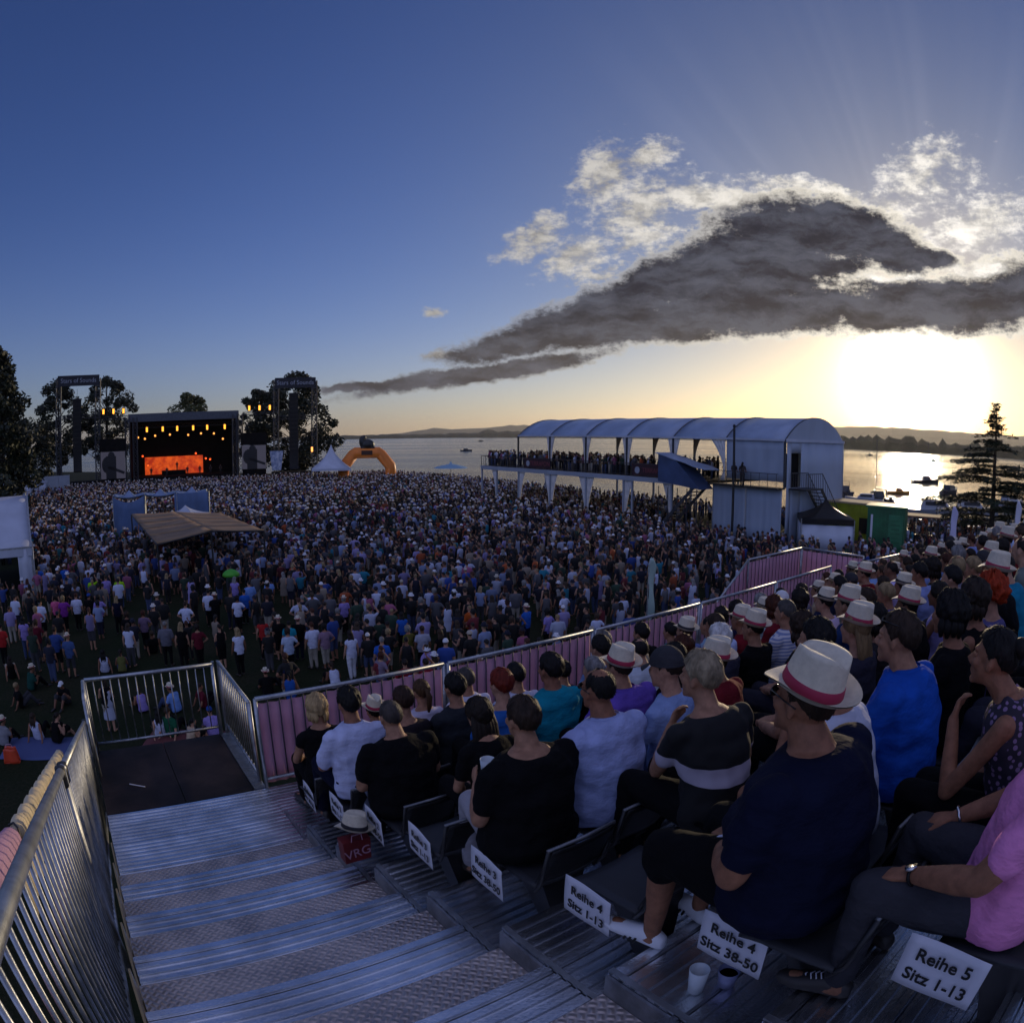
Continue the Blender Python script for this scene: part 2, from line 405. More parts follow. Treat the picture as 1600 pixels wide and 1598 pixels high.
# ---------------------------------------------------------------- land, lake, far shores
def grass_mat():
    m = bpy.data.materials.new('lawn'); m.use_nodes = True; t = NT(m.node_tree); b = t.n['Principled BSDF']
    co = t.new('ShaderNodeTexCoord').outputs['Object']
    n = t.noise(co, .35, 6., .65); n2 = t.noise(co, 9., 5., .7)
    c = t.mix(t.rng(n.outputs['Fac'], .35, .65), (.016, .024, .008, 1), (.034, .030, .017, 1))
    t.set(b.inputs['Base Color'], t.mix(t.rng(n2.outputs['Fac'], .3, .7), c, (.010, .016, .005, 1)))
    b.inputs['Specular IOR Level'].default_value = .1
    b.inputs['Roughness'].default_value = .9
    bp = t.new('ShaderNodeBump'); bp.inputs['Distance'].default_value = .05; t.l.new(n2.outputs['Fac'], bp.inputs['Height']); t.l.new(bp.outputs[0], b.inputs['Normal'])
    return m
def water_mat():
    m = bpy.data.materials.new('lake_water'); m.use_nodes = True; t = NT(m.node_tree); b = t.n['Principled BSDF']
    co = t.new('ShaderNodeTexCoord').outputs['Object']
    b.inputs['Base Color'].default_value = (.012, .022, .032, 1); b.inputs['IOR'].default_value = 1.33
    cm = t.new('ShaderNodeMapping'); t.l.new(co, cm.inputs[0]); cm.inputs['Rotation'].default_value = (0, 0, R(30)); cm.inputs['Scale'].default_value = (.35, 1., 1.)
    n = t.noise(cm.outputs[0], .9, 4., .6); n3 = t.noise(cm.outputs[0], .045, 3., .55); n4 = t.noise(cm.outputs[0], .012, 3., .5)
    wind = t.rng(n4.outputs['Fac'], .38, .62)
    t.set(b.inputs['Roughness'], t.math('ADD', t.math('MULTIPLY', wind, .10), .07))
    bp = t.new('ShaderNodeBump'); bp.inputs['Strength'].default_value = 1.; bp.inputs['Distance'].default_value = .55
    t.l.new(t.math('ADD', n.outputs['Fac'], t.math('MULTIPLY', n3.outputs['Fac'], 2.5)), bp.inputs['Height'])
    t.l.new(bp.outputs[0], b.inputs['Normal'])
    return m
shore = [(-2600, 900), (-700, 420), (-200, 215), (-70, 160), (-26, 136), (-10, 118), (2, 100), (12, 84), (24, 66), (31, 58), (38, 56), (46, 51), (56, 48.5), (70, 46), (95, 40), (180, 10), (600, -80), (3000, -400)]
def ground():
    b = MB(); n = len(shore)
    vs = [(x, y, 0) for x, y in shore] + [(x, y, -1.2) for x, y in shore] + [(3000, -3000, 0), (-2600, -3000, 0)]
    b.add(vs, [tuple(range(n - 1, -1, -1)) + (2 * n + 1, 2 * n)] + [(i, i + 1, n + i + 1, n + i) for i in range(n - 1)])
    kind(b.build('ground', grass_mat()), 'structure')
    b = MB(); b.add([(-16000, -3000, -.7), (16000, -3000, -.7), (16000, 14000, -.7), (-16000, 14000, -.7)], [(0, 1, 2, 3)])
    kind(b.build('lake', water_mat()), 'structure')
ground()
def ridge(name, pts, depth, jag, m, seed, step=6., base=-2., kd='structure', back=.6):
    """a long wooded or bare rise: pts are (bearing, distance, height)"""
    rr = random.Random(seed); b = MB(); cs = []
    for (a0, d0, h0), (a1, d1, h1) in zip(pts, pts[1:]):
        L = abs(R(a1 - a0)) * (d0 + d1) / 2; k = max(2, int(L / step))
        for i in range(k): f = i / k; cs.append((a0 + (a1 - a0) * f, d0 + (d1 - d0) * f, h0 + (h1 - h0) * f))
    cs.append(pts[-1]); rows = []
    for i, (a, d, h) in enumerate(cs):
        j = 1 + jag * (mnoise.noise((i * .37, seed, 0)) * .8 + rr.uniform(-.5, .5) + .7 * mnoise.noise((i * .07, seed, 3)) + rr.uniform(-.6, .6) + .8 * mnoise.noise((i * .9, seed, 5)))
        rows.append([polar(a, d, base), polar(a, d + depth * .04, h * j * .55), polar(a, d + depth * .12, h * j * .9), polar(a, d + depth * .35, h * j), polar(a, d + depth, h * back), polar(a, d + depth * 1.1, base)])
    k = len(rows[0])
    b.add([p for r in rows for p in r], [(i * k + q, (i + 1) * k + q, (i + 1) * k + q + 1, i * k + q + 1) for i in range(len(rows) - 1) for q in range(k - 1)])
    return kind(b.build(name, m, smooth=False), kd)
M['far_wood'] = mat('distant_woodland', (.030, .038, .018), .9, var=.5, vscale=.03)
M['hill'] = mat('hill_woodland', (.050, .060, .035), .9, var=.3, vscale=.002)
ridge('far_shore_wood', [(25, 1060, 17), (30, 1030, 18), (36, 980, 15), (41, 930, 16), (50, 880, 18), (62, 800, 18)], 160, .32, M['far_wood'], 3, 6., kd='stuff')
ridge('far_bank', [(-48, 2600, 12), (-30, 2900, 14), (-14, 3200, 17), (-6, 3300, 19), (-2, 3200, 34), (3, 3100, 30), (9, 2900, 20), (26, 2600, 20)], 500, .22, M['far_wood'], 5, 22.)
ridge('hills', [(16, 7600, 90), (22, 7400, 150), (27, 7200, 175), (32, 7000, 192), (36, 7000, 185), (42, 6900, 165), (50, 6500, 190), (62, 6000, 210)], 1400, .05, M['hill'], 8, 70.)
ridge('hills', [(-14, 9500, 10), (-9, 9500, 60), (-6.5, 9400, 128), (-5, 9400, 105), (-2.5, 9300, 118), (1, 9200, 170), (6, 9000, 150), (14, 9000, 120), (18, 8800, 100)], 1200, .07, M['hill'], 9, 90.)
def haze():
    b = MB(); b.box((0, 5600, 128.), (22000, 11600, 264.))
    m = bpy.data.materials.new('evening_haze'); m.use_nodes = True; t = NT(m.node_tree); t.n.remove(t.n['Principled BSDF'])
    v = t.new('ShaderNodeVolumePrincipled'); v.inputs['Color'].default_value = (.95, .93, .9, 1); v.inputs['Density'].default_value = HAZE; v.inputs['Anisotropy'].default_value = .55
    t.l.new(v.outputs[0], t.n['Material Output'].inputs['Volume'])
    o = b.build('haze', m); kind(o, 'stuff')
HAZE = 4.2e-5
haze()
# ---------------------------------------------------------------- stage and towers
M['led'] = bpy.data.materials.new('orange_video_wall')
def led_mat():
    m = M['led']; m.use_nodes = True; t = NT(m.node_tree); b = t.n['Principled BSDF']
    co = t.new('ShaderNodeTexCoord').outputs['Object']
    n = t.noise(co, .55, 5., .65)
    c = t.mix(t.rng(n.outputs['Fac'], .34, .68), (.42, .022, .002, 1), (.92, .12, .008, 1))
    b.inputs['Base Color'].default_value = (.02, .02, .02, 1)
    t.set(b.inputs['Emission Color'], c); b.inputs['Emission Strength'].default_value = .80
led_mat()
M['warm'] = mat('small_warm_lamp', (.9, .5, .2), .4, emit=(1., .35, .06), estr=2.2)
M['red_lamp'] = mat('red_stage_lamp', (.9, .1, .02), .4, emit=(1., .10, .015), estr=2.)
M['screen'] = mat('pale_video_picture', (.05, .05, .05), .4, emit=(.36, .33, .48), estr=.09)
M['screen_dark'] = mat('dark_video_picture', (.006, .006, .008), .5)
D_ST = 133.
st = thing('concert_stage', 'large roofed concert stage with black cloth sides and an orange lit back wall', 'stage', polar(-27.6, D_ST), R(27.6))
SX, SZ = 10.7, 13.6
b = MB(); b.box((0, 5., 13.1), (2 * SX, 12., 1.1)); b.box((0, -1.15, 12.9), (2 * SX + .4, .3, 1.5)); b.build('roof', mat('grey_stage_roof', (.07, .08, .10), .6, var=.2), st)
b = MB(); b.box((0, 5., .9), (2 * SX, 12., 1.8)); b.build('deck', M['black_cloth'], st)
b = MB(); b.box((0, 11.2, 6.8), (2 * SX, .2, 13.)); b.build('backdrop', M['black_cloth'], st)
for s in (-1, 1):
    b = MB(); b.box((s * (SX - .1), 5.3, 7.), (.15, 11.6, 11.4)); b.build('side_cloth', M['black_cloth'], st)
for x in (-SX - .3, -SX + 1.2, SX - .6, SX + .5):
    b = MB(); b.truss((x, -1.5, 0), (x, -1.5, 13.), .85, 1.3, .10, .06); b.build('corner_truss', M['truss'], st)
b = MB(); b.truss((-SX, 1.5, 11.4), (SX, 1.5, 11.4), .7, 1.2, .06, .035); b.build('lighting_truss', M['truss'], st)
b = MB(); b.box((-2.1, 9.5, 3.5), (12.4, .25, 3.6)); b.build('video_wall', M['led'], st)
b = MB(); b.box((-2.1, 6.6, 2.2), (5., 2.6, .8)); b.build('drum_riser', M['black_cloth'], st)
def lamp(px_x, z, y=1.2, big=True, frame=st, m=None, lab='', grp=''):
    t = thing('stage_light', lab, 'stage light', frame.matrix_basis @ Vector((px_x, y, z)), frame.rotation_euler.z, grp)
    w, h = (.42, 1.0) if big else (.3, .3)
    a = MB(); a.box((0, .16, 0), (w + .14, .25, h + .14)); a.beam((0, .15, h / 2), (0, .15, h / 2 + .3), .08, .08); a.build('housing', M['black_metal'], t)
    a = MB()
    if big: a.lathe([(0, -.02), (.17, -.02), (.2, .02)], 10, Matrix.Translation((0, 0, -.26)) @ Matrix.Rotation(R(90), 4, 'X')); a.lathe([(0, -.02), (.17, -.02), (.2, .02)], 10, Matrix.Translation((0, 0, .26)) @ Matrix.Rotation(R(90), 4, 'X')); a.box((0, .02, 0), (.36, .03, .9))
    else: a.ball((0, 0, 0), .2, 8, 5)
    a.build('lens', m or M['amber'], t)
    return t
ordn = ['first', 'second', 'third', 'fourth', 'fifth', 'sixth', 'seventh', 'eighth']
bpy.context.view_layer.update()
for i, x in enumerate((-7.3, -4.1, -1.2, 2.0, 4.8, 8.3)):
    lamp(x, 10.7, 1.0, True, st, None, 'tall amber blinder lamp under the stage roof, %s from the left in its row' % ordn[i], 'amber lamps in the upper stage row')
for i, (x, z) in enumerate(((-9.2, 9.3), (-7.8, 9.0), (-5.7, 9.5), (-2.7, 9.6), (1.0, 9.4), (3.6, 9.6), (6.2, 9.5), (8.0, 8.4))):
    lamp(x, z, 2.5, False, st, M['warm'], 'small warm spot lamp below the amber blinders, %s from the left' % ordn[i], 'small lamps in the lower stage row')
for i, (x, z) in enumerate(((-8.7, 5.6), (-7.6, 3.7), (4.7, 4.6), (2.6, 5.7), (5.6, 4.4))):
    lamp(x, z, 8.6, False, st, M['red_lamp'], 'small red lamp beside the orange stage back wall, %s from the left' % ['leftmost', 'second', 'fourth', 'third', 'rightmost'][i], 'red lamps round the stage back wall')
def tower(az, w, z0, z1, name_lab, side):
    t = thing('sound_tower', name_lab, 'tower', polar(az, D_ST - 1), R(-az))
    for x in ((-w / 2, w / 2)):
        a = MB(); a.truss((x, 0, 0), (x, 0, z0), .95, 1.4, .11, .07); a.build('truss_post', M['truss'], t)
    a = MB(); a.truss((-w / 2, 0, z0 - .5), (w / 2, 0, z0 - .5), .6, 1.1, .06, .035); a.build('cross_beam', M['truss'], t)
    a = MB(); a.truss((-w / 2, 0, z0 - 7), (w / 2, 0, z0 - 7), .6, 1.1, .06, .035); a.build('cross_beam', M['truss'], t)
    s = MB(); s.box((0, -.5, z1 - 1.0), (w + .5, .18, 1.95)); s = s.build('sign_board', mat('dark_blue_sign_board', (.008, .010, .018), .6, var=.2, vscale=.6), t)
    Mx = frame3((0, -.6, z1 - 1.0), (1, 0, 0), (0, 0, 1))
    text('lettering', 'Stars of Sounds', 1.15, Mx, M['grey_ink'], s, .01)
    a = MB(); a.box((0, .4, .9), (w + 2., 4., 1.8)); a.build('base_platform', M['black_cloth'], t)
    return t
tl = tower(-36.7, 7.9, 20.6, 21.2, 'left truss sound tower with a dark name board on top', -1)
tr = tower(-18.1, 7.4, 19.0, 19.6, 'right truss sound tower with a dark name board on top', 1)
def array(t, x, z0, z1, lab):
    a = thing('line_array_speaker', lab, 'loudspeaker', t.matrix_basis @ Vector((x, -1.3, 0)), t.rotation_euler.z, 'hanging line array speakers')
    b = MB(); n = int((z1 - z0) / .75)
    for i in range(n):
        z = z1 - (i + .5) * (z1 - z0) / n; k = 1 + .0 * i
        b.box((0, -.02 * max(0, i - n + 4) ** 2, z), (1.7, 1.0, (z1 - z0) / n - .015), M=Matrix.Rotation(-R(3) * max(0, i - n + 5), 3, 'X'))
    b.build('speaker_stack', M['black_plastic'], a)
    b = MB(); b.box((0, 0, z1 + .12), (1.9, 1.1, .16)); b.tube([(0, 0, z1 + .2), (0, .2, z1 + 2.)], .03, 4); b.build('bumper_frame', M['black_metal'], a)
bpy.context.view_layer.update()
array(tl, -.2, 3.6, 16.6, 'tall black line array speaker hanging in the left sound tower')
array(tr, -.3, 2.2, 16.4, 'tall black line array speaker hanging in the right sound tower')
b = MB(); b.truss((5., 0, 13.0), (10.6, 0, 13.2), .5, 1.1, .05, .03); b.build('lamp_beam', M['truss'], tl)
for i, x in enumerate((5.1, 7.1, 9.1)): lamp(x, 14.3, -.6, True, tl, None, 'amber blinder lamp on the beam beside the left sound tower, %s from the left' % ordn[i], 'amber lamps left of the stage')
b = MB(); b.truss((-10.2, 0, 13.0), (-4.2, 0, 13.0), .5, 1.1, .05, .03); b.build('lamp_beam', M['truss'], tr)
for i, x in enumerate((-8.9, -6.9, -4.9)): lamp(x, 14.0, -.6, True, tr, None, 'amber blinder lamp on the beam beside the right sound tower, %s from the left' % ordn[i], 'amber lamps right of the stage')
lamp(3.2, 5.9, -1.2, True, tr, M['warm'], 'single pale orange lamp low on the right sound tower post', 'amber lamps right of the stage')
def vscreen(az, w, z0, z1, lab):
    t = thing('video_screen', lab, 'video screen', polar(az, D_ST - 3), R(-az), 'video screens beside the stage')
    a = MB(); a.box((0, 0, (z0 + z1) / 2), (w, .3, z1 - z0)); fr = a.build('panel', M['screen'], t)
    # the picture: a dark standing player with a guitar
    a = MB(); h = z1 - z0; c = (z0 + z1) / 2
    a.box((-w * .08, -.18, c - h * .08), (w * .42, .04, h * .84)); a.ball((-w * .06, -.17, c + h * .36), (w * .14, .03, h * .15), 10, 6)
    a.beam((-w * .2, -.18, c - h * .05), (w * .46, -.18, c - h * .30), .04, h * .10); a.ball((-w * .26, -.17, c + .1), (w * .2, .03, h * .30), 10, 6)
    a.build('picture', M['screen_dark'], fr)
    a = MB(); a.box((0, .4, z0 / 2), (w, .5, z0 - .01)); a.build('screen_support', M['black_cloth'], t)
    a = MB(); a.box((0, .3, z1 + 1.2), (w + .4, .4, 2.3)); a.build('screen_top_cloth', M['black_cloth'], t)
vscreen(-33.7, 4.8, 2.0, 6.9, 'video screen showing a dark guitarist, left of the stage')
vscreen(-21.6, 4.6, 2.6, 7.0, 'video screen showing a dark guitarist, right of the stage')
t = thing('fabric_banner', 'tall white and blue banner hanging under the right sound tower truss', 'banner', polar(-19.7, D_ST - 3), R(19.7))
b = MB(); b.sheet(lambda a, c: ((a - .5) * (2.6 - .9 * (1 - c)), .08 * math.sin(a * 9), 2.2 + c * 3.6), 8, 4, .02, (0, 1, 0)); b.build('cloth', mat('white_blue_banner', (.55, .58, .66), .7, var=.5, vscale=1.4, col2=(.10, .16, .30)), t)

# ---------------------------------------------------------------- trees
def leaves(b, c, r, n, size, rr, flat=1.):
    for _ in range(n):
        while True:
            p = Vector((rr.uniform(-1, 1), rr.uniform(-1, 1), rr.uniform(-1, 1)))
            if .25 < p.length < 1: break
        p = Vector(c) + Vector((p.x * r, p.y * r, p.z * r * flat)); s = size * rr.uniform(.6, 1.3)
        x = Vector((rr.gauss(0, 1), rr.gauss(0, 1), rr.gauss(0, .6))).normalized(); y = x.cross(Vector((rr.gauss(0, 1), rr.gauss(0, 1), rr.gauss(0, 1)))).normalized()
        b.add([p - x * s, p - y * s * .5, p + x * s, p + y * s * .5], [(0, 1, 2, 3)])
def tree(lab, az, d, h, w, seed, m, n=46, low=.22, per=60, cone=0., lean=0., leaf=.38, grp='trees beside the stage'):
    rr = random.Random(seed); t = thing('tree', lab, 'tree', polar(az, d), R(-az), grp)
    tk = MB(); tk.tube([(0, 0, -.3), (.1, 0, h * .3), (lean * .4, 0, h * .6), (lean * .7, 0, h * .92)], [w * .035 + .1, w * .028 + .08, w * .016 + .05, .04], 7)
    cr = MB()
    for i in range(n):
        z = low + (1 - low) * (i + rr.random()) / n
        prof = math.sin(math.pi * min(1, max(0, (z - low) / (1 - low))) ** .75) ** .6 if not cone else (1 - (z - low) / (1 - low)) ** .8
        a = rr.uniform(0, 6.283); q = w / 2 * (prof * rr.uniform(.35, 1.08) + .06)
        c = Vector((math.cos(a) * q + lean * z, math.sin(a) * q, h * z * .95))
        st_ = Vector((lean * z * .7, 0, h * max(.15, z * .95 - .16)))
        tk.tube([st_, st_.lerp(c, .5) + Vector((0, 0, .3)), c], [.09, .06, .02], 4, False)
        leaves(cr, c, w * rr.uniform(.075, .15), int(per * 2.8), leaf * .95, rr, .75)
    tk.build('trunk', M['bark'], t); cr.build('crown', m, t)
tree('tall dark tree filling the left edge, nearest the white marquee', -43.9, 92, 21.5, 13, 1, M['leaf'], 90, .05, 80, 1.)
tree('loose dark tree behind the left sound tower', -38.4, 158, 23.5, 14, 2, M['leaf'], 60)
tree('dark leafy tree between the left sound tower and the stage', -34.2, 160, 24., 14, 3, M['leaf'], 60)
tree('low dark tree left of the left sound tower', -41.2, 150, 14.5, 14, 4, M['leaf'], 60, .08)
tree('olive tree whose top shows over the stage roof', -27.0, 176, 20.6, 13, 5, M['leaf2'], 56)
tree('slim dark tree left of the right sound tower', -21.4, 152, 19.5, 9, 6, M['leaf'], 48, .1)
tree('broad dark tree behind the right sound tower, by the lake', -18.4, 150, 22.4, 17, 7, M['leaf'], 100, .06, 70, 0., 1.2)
def cedar():
    rr = random.Random(4); t = thing('cedar_tree', 'dark open cedar standing at the lakeside behind the pink barrier', 'tree', polar(41.0, 60, 0), 0)
    H = 11.9; tk = MB(); tk.tube([(0, 0, -.6), (.05, 0, 3), (.1, .05, 7), (.25, 0, H - .3)], [.30, .24, .15, .03], 8); nd = MB()
    z = 1.9
    while z < H - .15:
        L = (6.9 if z < 4.9 else max(1.2, 6.4 - (z - 4.9) * 1.02)) * rr.uniform(.55, 1.05)
        if z > H - 2.6: L = max(.25, (H - z) * .52 * rr.uniform(.8, 1.2))
        for k in range(3 if z < 8.5 else 3):
            a = rr.uniform(0, 6.283) if k or z > 6 else rr.choice((2.43, 5.57)) + rr.uniform(-.35, .35); Lk = L * rr.uniform(.6, 1.1); dv = Vector((math.cos(a), math.sin(a), 0))
            pts = [Vector((.08, 0, z)) + dv * Lk * f + Vector((0, 0, .12 * Lk * (f - f * f * 1.25))) for f in (0, .3, .65, 1)]
            tk.tube(pts, [.07, .05, .03, .01], 4, False)
            for f in np.arange(.22, 1.02, .20 / max(.6, Lk / 2.5)):
                p = pts[0].lerp(pts[3], f) + Vector((0, 0, .12 * Lk * (f - f * f * 1.25) + .04))
                wd = (.46 + .26 * Lk * .3) * (1.1 - .35 * f); side = Vector((-dv.y, dv.x, 0))
                for _ in range(46 if z < 9 else 18 if z < H - 1.2 else 7):
                    q = p + side * rr.uniform(-1, 1) * wd + dv * rr.uniform(-.25, .25) + Vector((0, 0, rr.uniform(-.20, .10)))
                    x = (dv * rr.uniform(-.2, 1) + side * rr.gauss(0, .7) + Vector((0, 0, rr.uniform(-.25, .1)))).normalized() * rr.uniform(.13, .30); y = x.cross(Vector((rr.gauss(0, .3), rr.gauss(0, .3), 1))).normalized() * .075
                    nd.add([q - x, q - y, q + x, q + y], [(0, 1, 2, 3)])
        z += rr.uniform(.16, .34) if z > 8.8 else rr.uniform(.24, .52)
    tk.build('trunk', M['bark'], t); nd.build('crown', M['needle'], t)
cedar()

# ---------------------------------------------------------------- terrace pavilion
G0 = Vector((-3.53, 79.2, 0)); GL = Vector((.567, -.8235, 0)); GW = Vector((.8235, .567, 0))
def G(t, w, z): return G0 + GL * t + GW * w + Vector((0, 0, z))
GD, GE, GR, GB, GT = 4.6, 8.0, 9.75, 9.2, 40.4
T0 = 7.4; NB = 6
def arc(w): x = 2 * w / GB - 1; return GE + (GR - GE) * (1 - abs(x) ** 2.3)
pav = thing('terrace_pavilion', 'long two storey white tent pavilion with arched roof and open upper terrace by the lake', 'pavilion', G(20, 4.5, 0))
pav_inv = Matrix.Translation(-G(20, 4.5, 0))
def pv(b, name, m, smooth=False, parent=None):
    me = b.mesh(name, m, smooth); me.transform(pav_inv); o = bpy.data.objects.new(name, me); C.objects.link(o); o.parent = parent or pav; return o
tb = [T0 + (GT - T0) * i / NB for i in range(NB + 1)]
M['canvas_roof'] = mat('blue_white_roof_canvas', (.27, .33, .44), .38, var=.14, vscale=.5, bump=.25, bscale=.9)
for i in range(NB):
    b = MB(); a0, a1 = tb[i] + .05, tb[i + 1] - .05
    b.sheet(lambda u, v: G(a0 + (a1 - a0) * u, GB * v, arc(GB * v) - .02 * math.sin(math.pi * u)), 4, 16, .04, (0, 0, 1)); pv(b, 'roof_panel', M['canvas_roof'], True)
for i, t in enumerate(tb):
    b = MB(); b.tube([G(t, GB * j / 14, arc(GB * j / 14) + .0) for j in range(15)], .06, 6); pv(b, 'roof_rib', M['truss'])
    if i < NB - 1 or i == NB:
        for w in (0, GB):
            b = MB(); b.beam(G(t, w, GD), G(t, w, GE), .14, .14, GL); pv(b, 'upper_post', M['truss'])
b = MB(); b.beam(G(T0, -.02, GE), G(GT, -.02, GE), .12, .16); b.beam(G(T0, GB, GE), G(GT, GB, GE), .12, .16); pv(b, 'eaves_beam', M['tent'])
b = MB(); b.beam(G(0, GB / 2, GD - .12), G(GT - 8, GB / 2, GD - .12), GB, .2); pv(b, 'terrace_floor', M['ply'])
b = MB(); b.beam(G(0, -.06, GD - .22), G(32, -.06, GD - .22), .1, .42); b.beam(G(-.06, 0, GD - .22), G(-.06, GB, GD - .22), .1, .42); pv(b, 'floor_edge', M['grey_wall'])
for i, t in enumerate((.1, 3.2, 7.4, 12.9, 18.4, 23.5, 24.6, 29.3)):
    for w in (0, GB) if i not in (1, 6) else (0,):
        b = MB(); b.beam(G(t, w + .05, -.1), G(t, w + .05, GD - .43), .16, .16, GL); pv(b, 'lower_post', M['grey_wall'])
# guard rail with its bars
b = MB(); b.beam(G(0, 0, GD + 1.1), G(31.4, 0, GD + 1.1), .06, .06); b.beam(G(0, 0, GD + .15), G(31.4, 0, GD + .15), .04, .04)
b.beam(G(0, 0, GD + 1.1), G(0, GB, GD + 1.1), .06, .06); b.beam(G(0, GB, GD + 1.1), G(GT - 6, GB, GD + 1.1), .06, .06)
for i in range(63): b.beam(G(i * .5, 0, GD), G(i * .5, 0, GD + 1.1), .022 if i % 4 else .05, .022 if i % 4 else .05, GL)
for i in range(17): b.beam(G(0, i * .55, GD), G(0, i * .55, GD + 1.1), .03, .03, GL)
pv(b, 'guard_rail', M['truss'])
M['drape'] = mat('white_gathered_drape', (.62, .60, .58), .8, bump=.5, bscale=3., var=.15)
def drape(t, w, z0, z1, dirn, spread=1.5, tie=.45):
    def f(u, v):
        k = abs(v - tie) / max(tie, 1 - tie); wdt = .18 + (spread - .18) * k ** 1.6
        return G(t + dirn * (wdt * u + .08), w + .06 * math.sin(u * 22), z0 + (z1 - z0) * v)
    b = MB(); b.sheet(f, 14, 10, .012, GW); pv(b, 'drape', M['drape'], True)
for t in tb[1:NB - 1]: drape(t, .05, GD + .9, GE - .1, 1, .62, .12); drape(t, .05, GD + .9, GE - .1, -1, .55, .12); drape(t, GB - .1, GD + 1.2, GE - .1, 1, .8, .2)
drape(tb[NB - 1], .05, GD + .2, GE - .1, -1, 1.4, .3)
for t, dd in ((3.2, -1), (7.4, 1), (12.9, 1), (12.9, -1), (18.4, -1), (18.4, 1), (23.5, 1), (29.3, -1)): drape(t, .1, .3, GD - .45, dd, 1.0, .15)
M['canvas_wall'] = mat('white_wall_canvas', (.32, .37, .45), .55, var=.08, vscale=.6, bump=.35, bscale=1.4, stretch=(1., 1., .35))
# closed bay: walls of both storeys, then the gable end
def wall(name, fn, nu=10, nv=6, n=GW):
    b = MB(); b.sheet(fn, nu, nv, .04, n); return pv(b, name, M['canvas_wall'], True)
wv = lambda u: .05 * math.sin(u * 31) + .03 * math.sin(u * 71)
a0, a1 = tb[NB - 1] + .05, GT - .05
wall('upper_wall', lambda u, v: G(a0 + (a1 - a0) * u, .1 + wv(u) * .6, GD + .4 + (GE - GD - .45) * v), 24, 4)
wall('lower_wall', lambda u, v: G(33.9 + 3.2 * u, -.25 + wv(u) * .4, GD * .98 * v), 18, 4)
wall('lower_wall', lambda u, v: G(37.15 + 3.25 * u, -.25 + wv(u + 2) * .4, GD * .98 * v), 18, 4)
wall('rear_wall', lambda u, v: G(a0 + (a1 - a0) * u, GB - .1, .2 + (GE - .3) * v), 8, 4)
wall('gable_wall', lambda u, v: G(GT + .05 + wv(u) * .6, GB * (.235 + .765 * u), .1 + (GE - .15) * v), 24, 4, -GL)
wall('gable_wall', lambda u, v: G(GT + .05, GB * (.02 + .06 * u), .1 + (GE - .15) * v), 2, 4, -GL)
wall('gable_wall', lambda u, v: G(GT + .05, GB * (.08 + .155 * u), .1 + (GD - .1) * v), 3, 4, -GL)
wall('gable_wall', lambda u, v: G(GT + .05, GB * (.08 + .155 * u), 7.1 + (GE - 7.15) * v), 3, 2, -GL)
b = MB(); b.add([G(GT, GB * i / 14, arc(GB * i / 14)) for i in range(15)] + [G(GT + .06, GB * i / 14, arc(GB * i / 14)) for i in range(15)], [tuple(range(15)), tuple(range(29, 14, -1))] + [(i, 15 + i, 16 + i, i + 1) for i in range(14)]); pv(b, 'gable_top', M['canvas_wall'])
b = MB(); b.beam(G(GT + .12, 0, GE), G(GT + .12, GB, GE), .10, .22); pv(b, 'gable_beam', M['tent'])
b = MB(); b.beam(G(GT - .3, GB * .08, GD + 1.2), G(GT - .3, GB * .235, GD + 1.2), .3, 2.5); pv(b, 'doorway', M['black_cloth'])
# dark gallery at the foot of the closed upper bay
b = MB(); b.beam(G(33.9, -.5, GD - .05), G(GT + .1, -.5, GD - .05), .9, .12); pv(b, 'balcony', M['black_metal'])
b = MB(); b.beam(G(34, -.92, GD + 1.), G(GT, -.92, GD + 1.), .05, .05)
for i in range(9): b.beam(G(34.2 + i * .76, -.92, GD), G(34.2 + i * .76, -.92, GD + 1.), .03, .03, GL)
pv(b, 'balcony_rail', M['truss'])
# enclosed stair head with its pitched cover
b = MB(); b.hexa([G(29.6, -2.0, GD - .1), G(34.0, -2.0, GD - .5), G(34.0, -.35, GD - .5), G(29.6, -.35, GD - .1), G(29.6, -2.0, GD + 2.1), G(31.4, -2.0, GD + 1.7), G(31.4, -.35, GD + 1.7), G(29.6, -.35, GD + 2.1)]); pv(b, 'stair_enclosure', mat('dark_blue_tarpaulin', (.045, .075, .16), .6, var=.25, vscale=.6, bump=.35, bscale=1.3))
b = MB(); b.sheet(lambda u, v: G(29.4 + 5.2 * u, -2.15 + 1.9 * v, GD + 2.17 - 1.15 * u + .05 * math.sin(u * 14 + v * 3) * u), 12, 4, .05, (0, 0, 1)); pv(b, 'stair_cover', M['canvas_roof'])
b = MB()
for i in range(14): b.beam(G(33.0 - i * .3, -1.9, GD - .5 - i * .29), G(33.0 - i * .3, -.5, GD - .5 - i * .29), .3, .05)
for w in (-1.95, -.4): b.beam(G(33.4, w, GD - .3), G(29.0, w, GD - 4.5), .06, .25)
for i in range(5): b.tube([G(29.7 + i, -2.0, 0), G(29.7 + i, -2.0, GD - .5)], .04, 5); b.tube([G(29.7 + i, -2.0, .2), G(30.7 + i, -2.0, GD - 1.)], .03, 4)
pv(b, 'stair_flight', M['truss'])
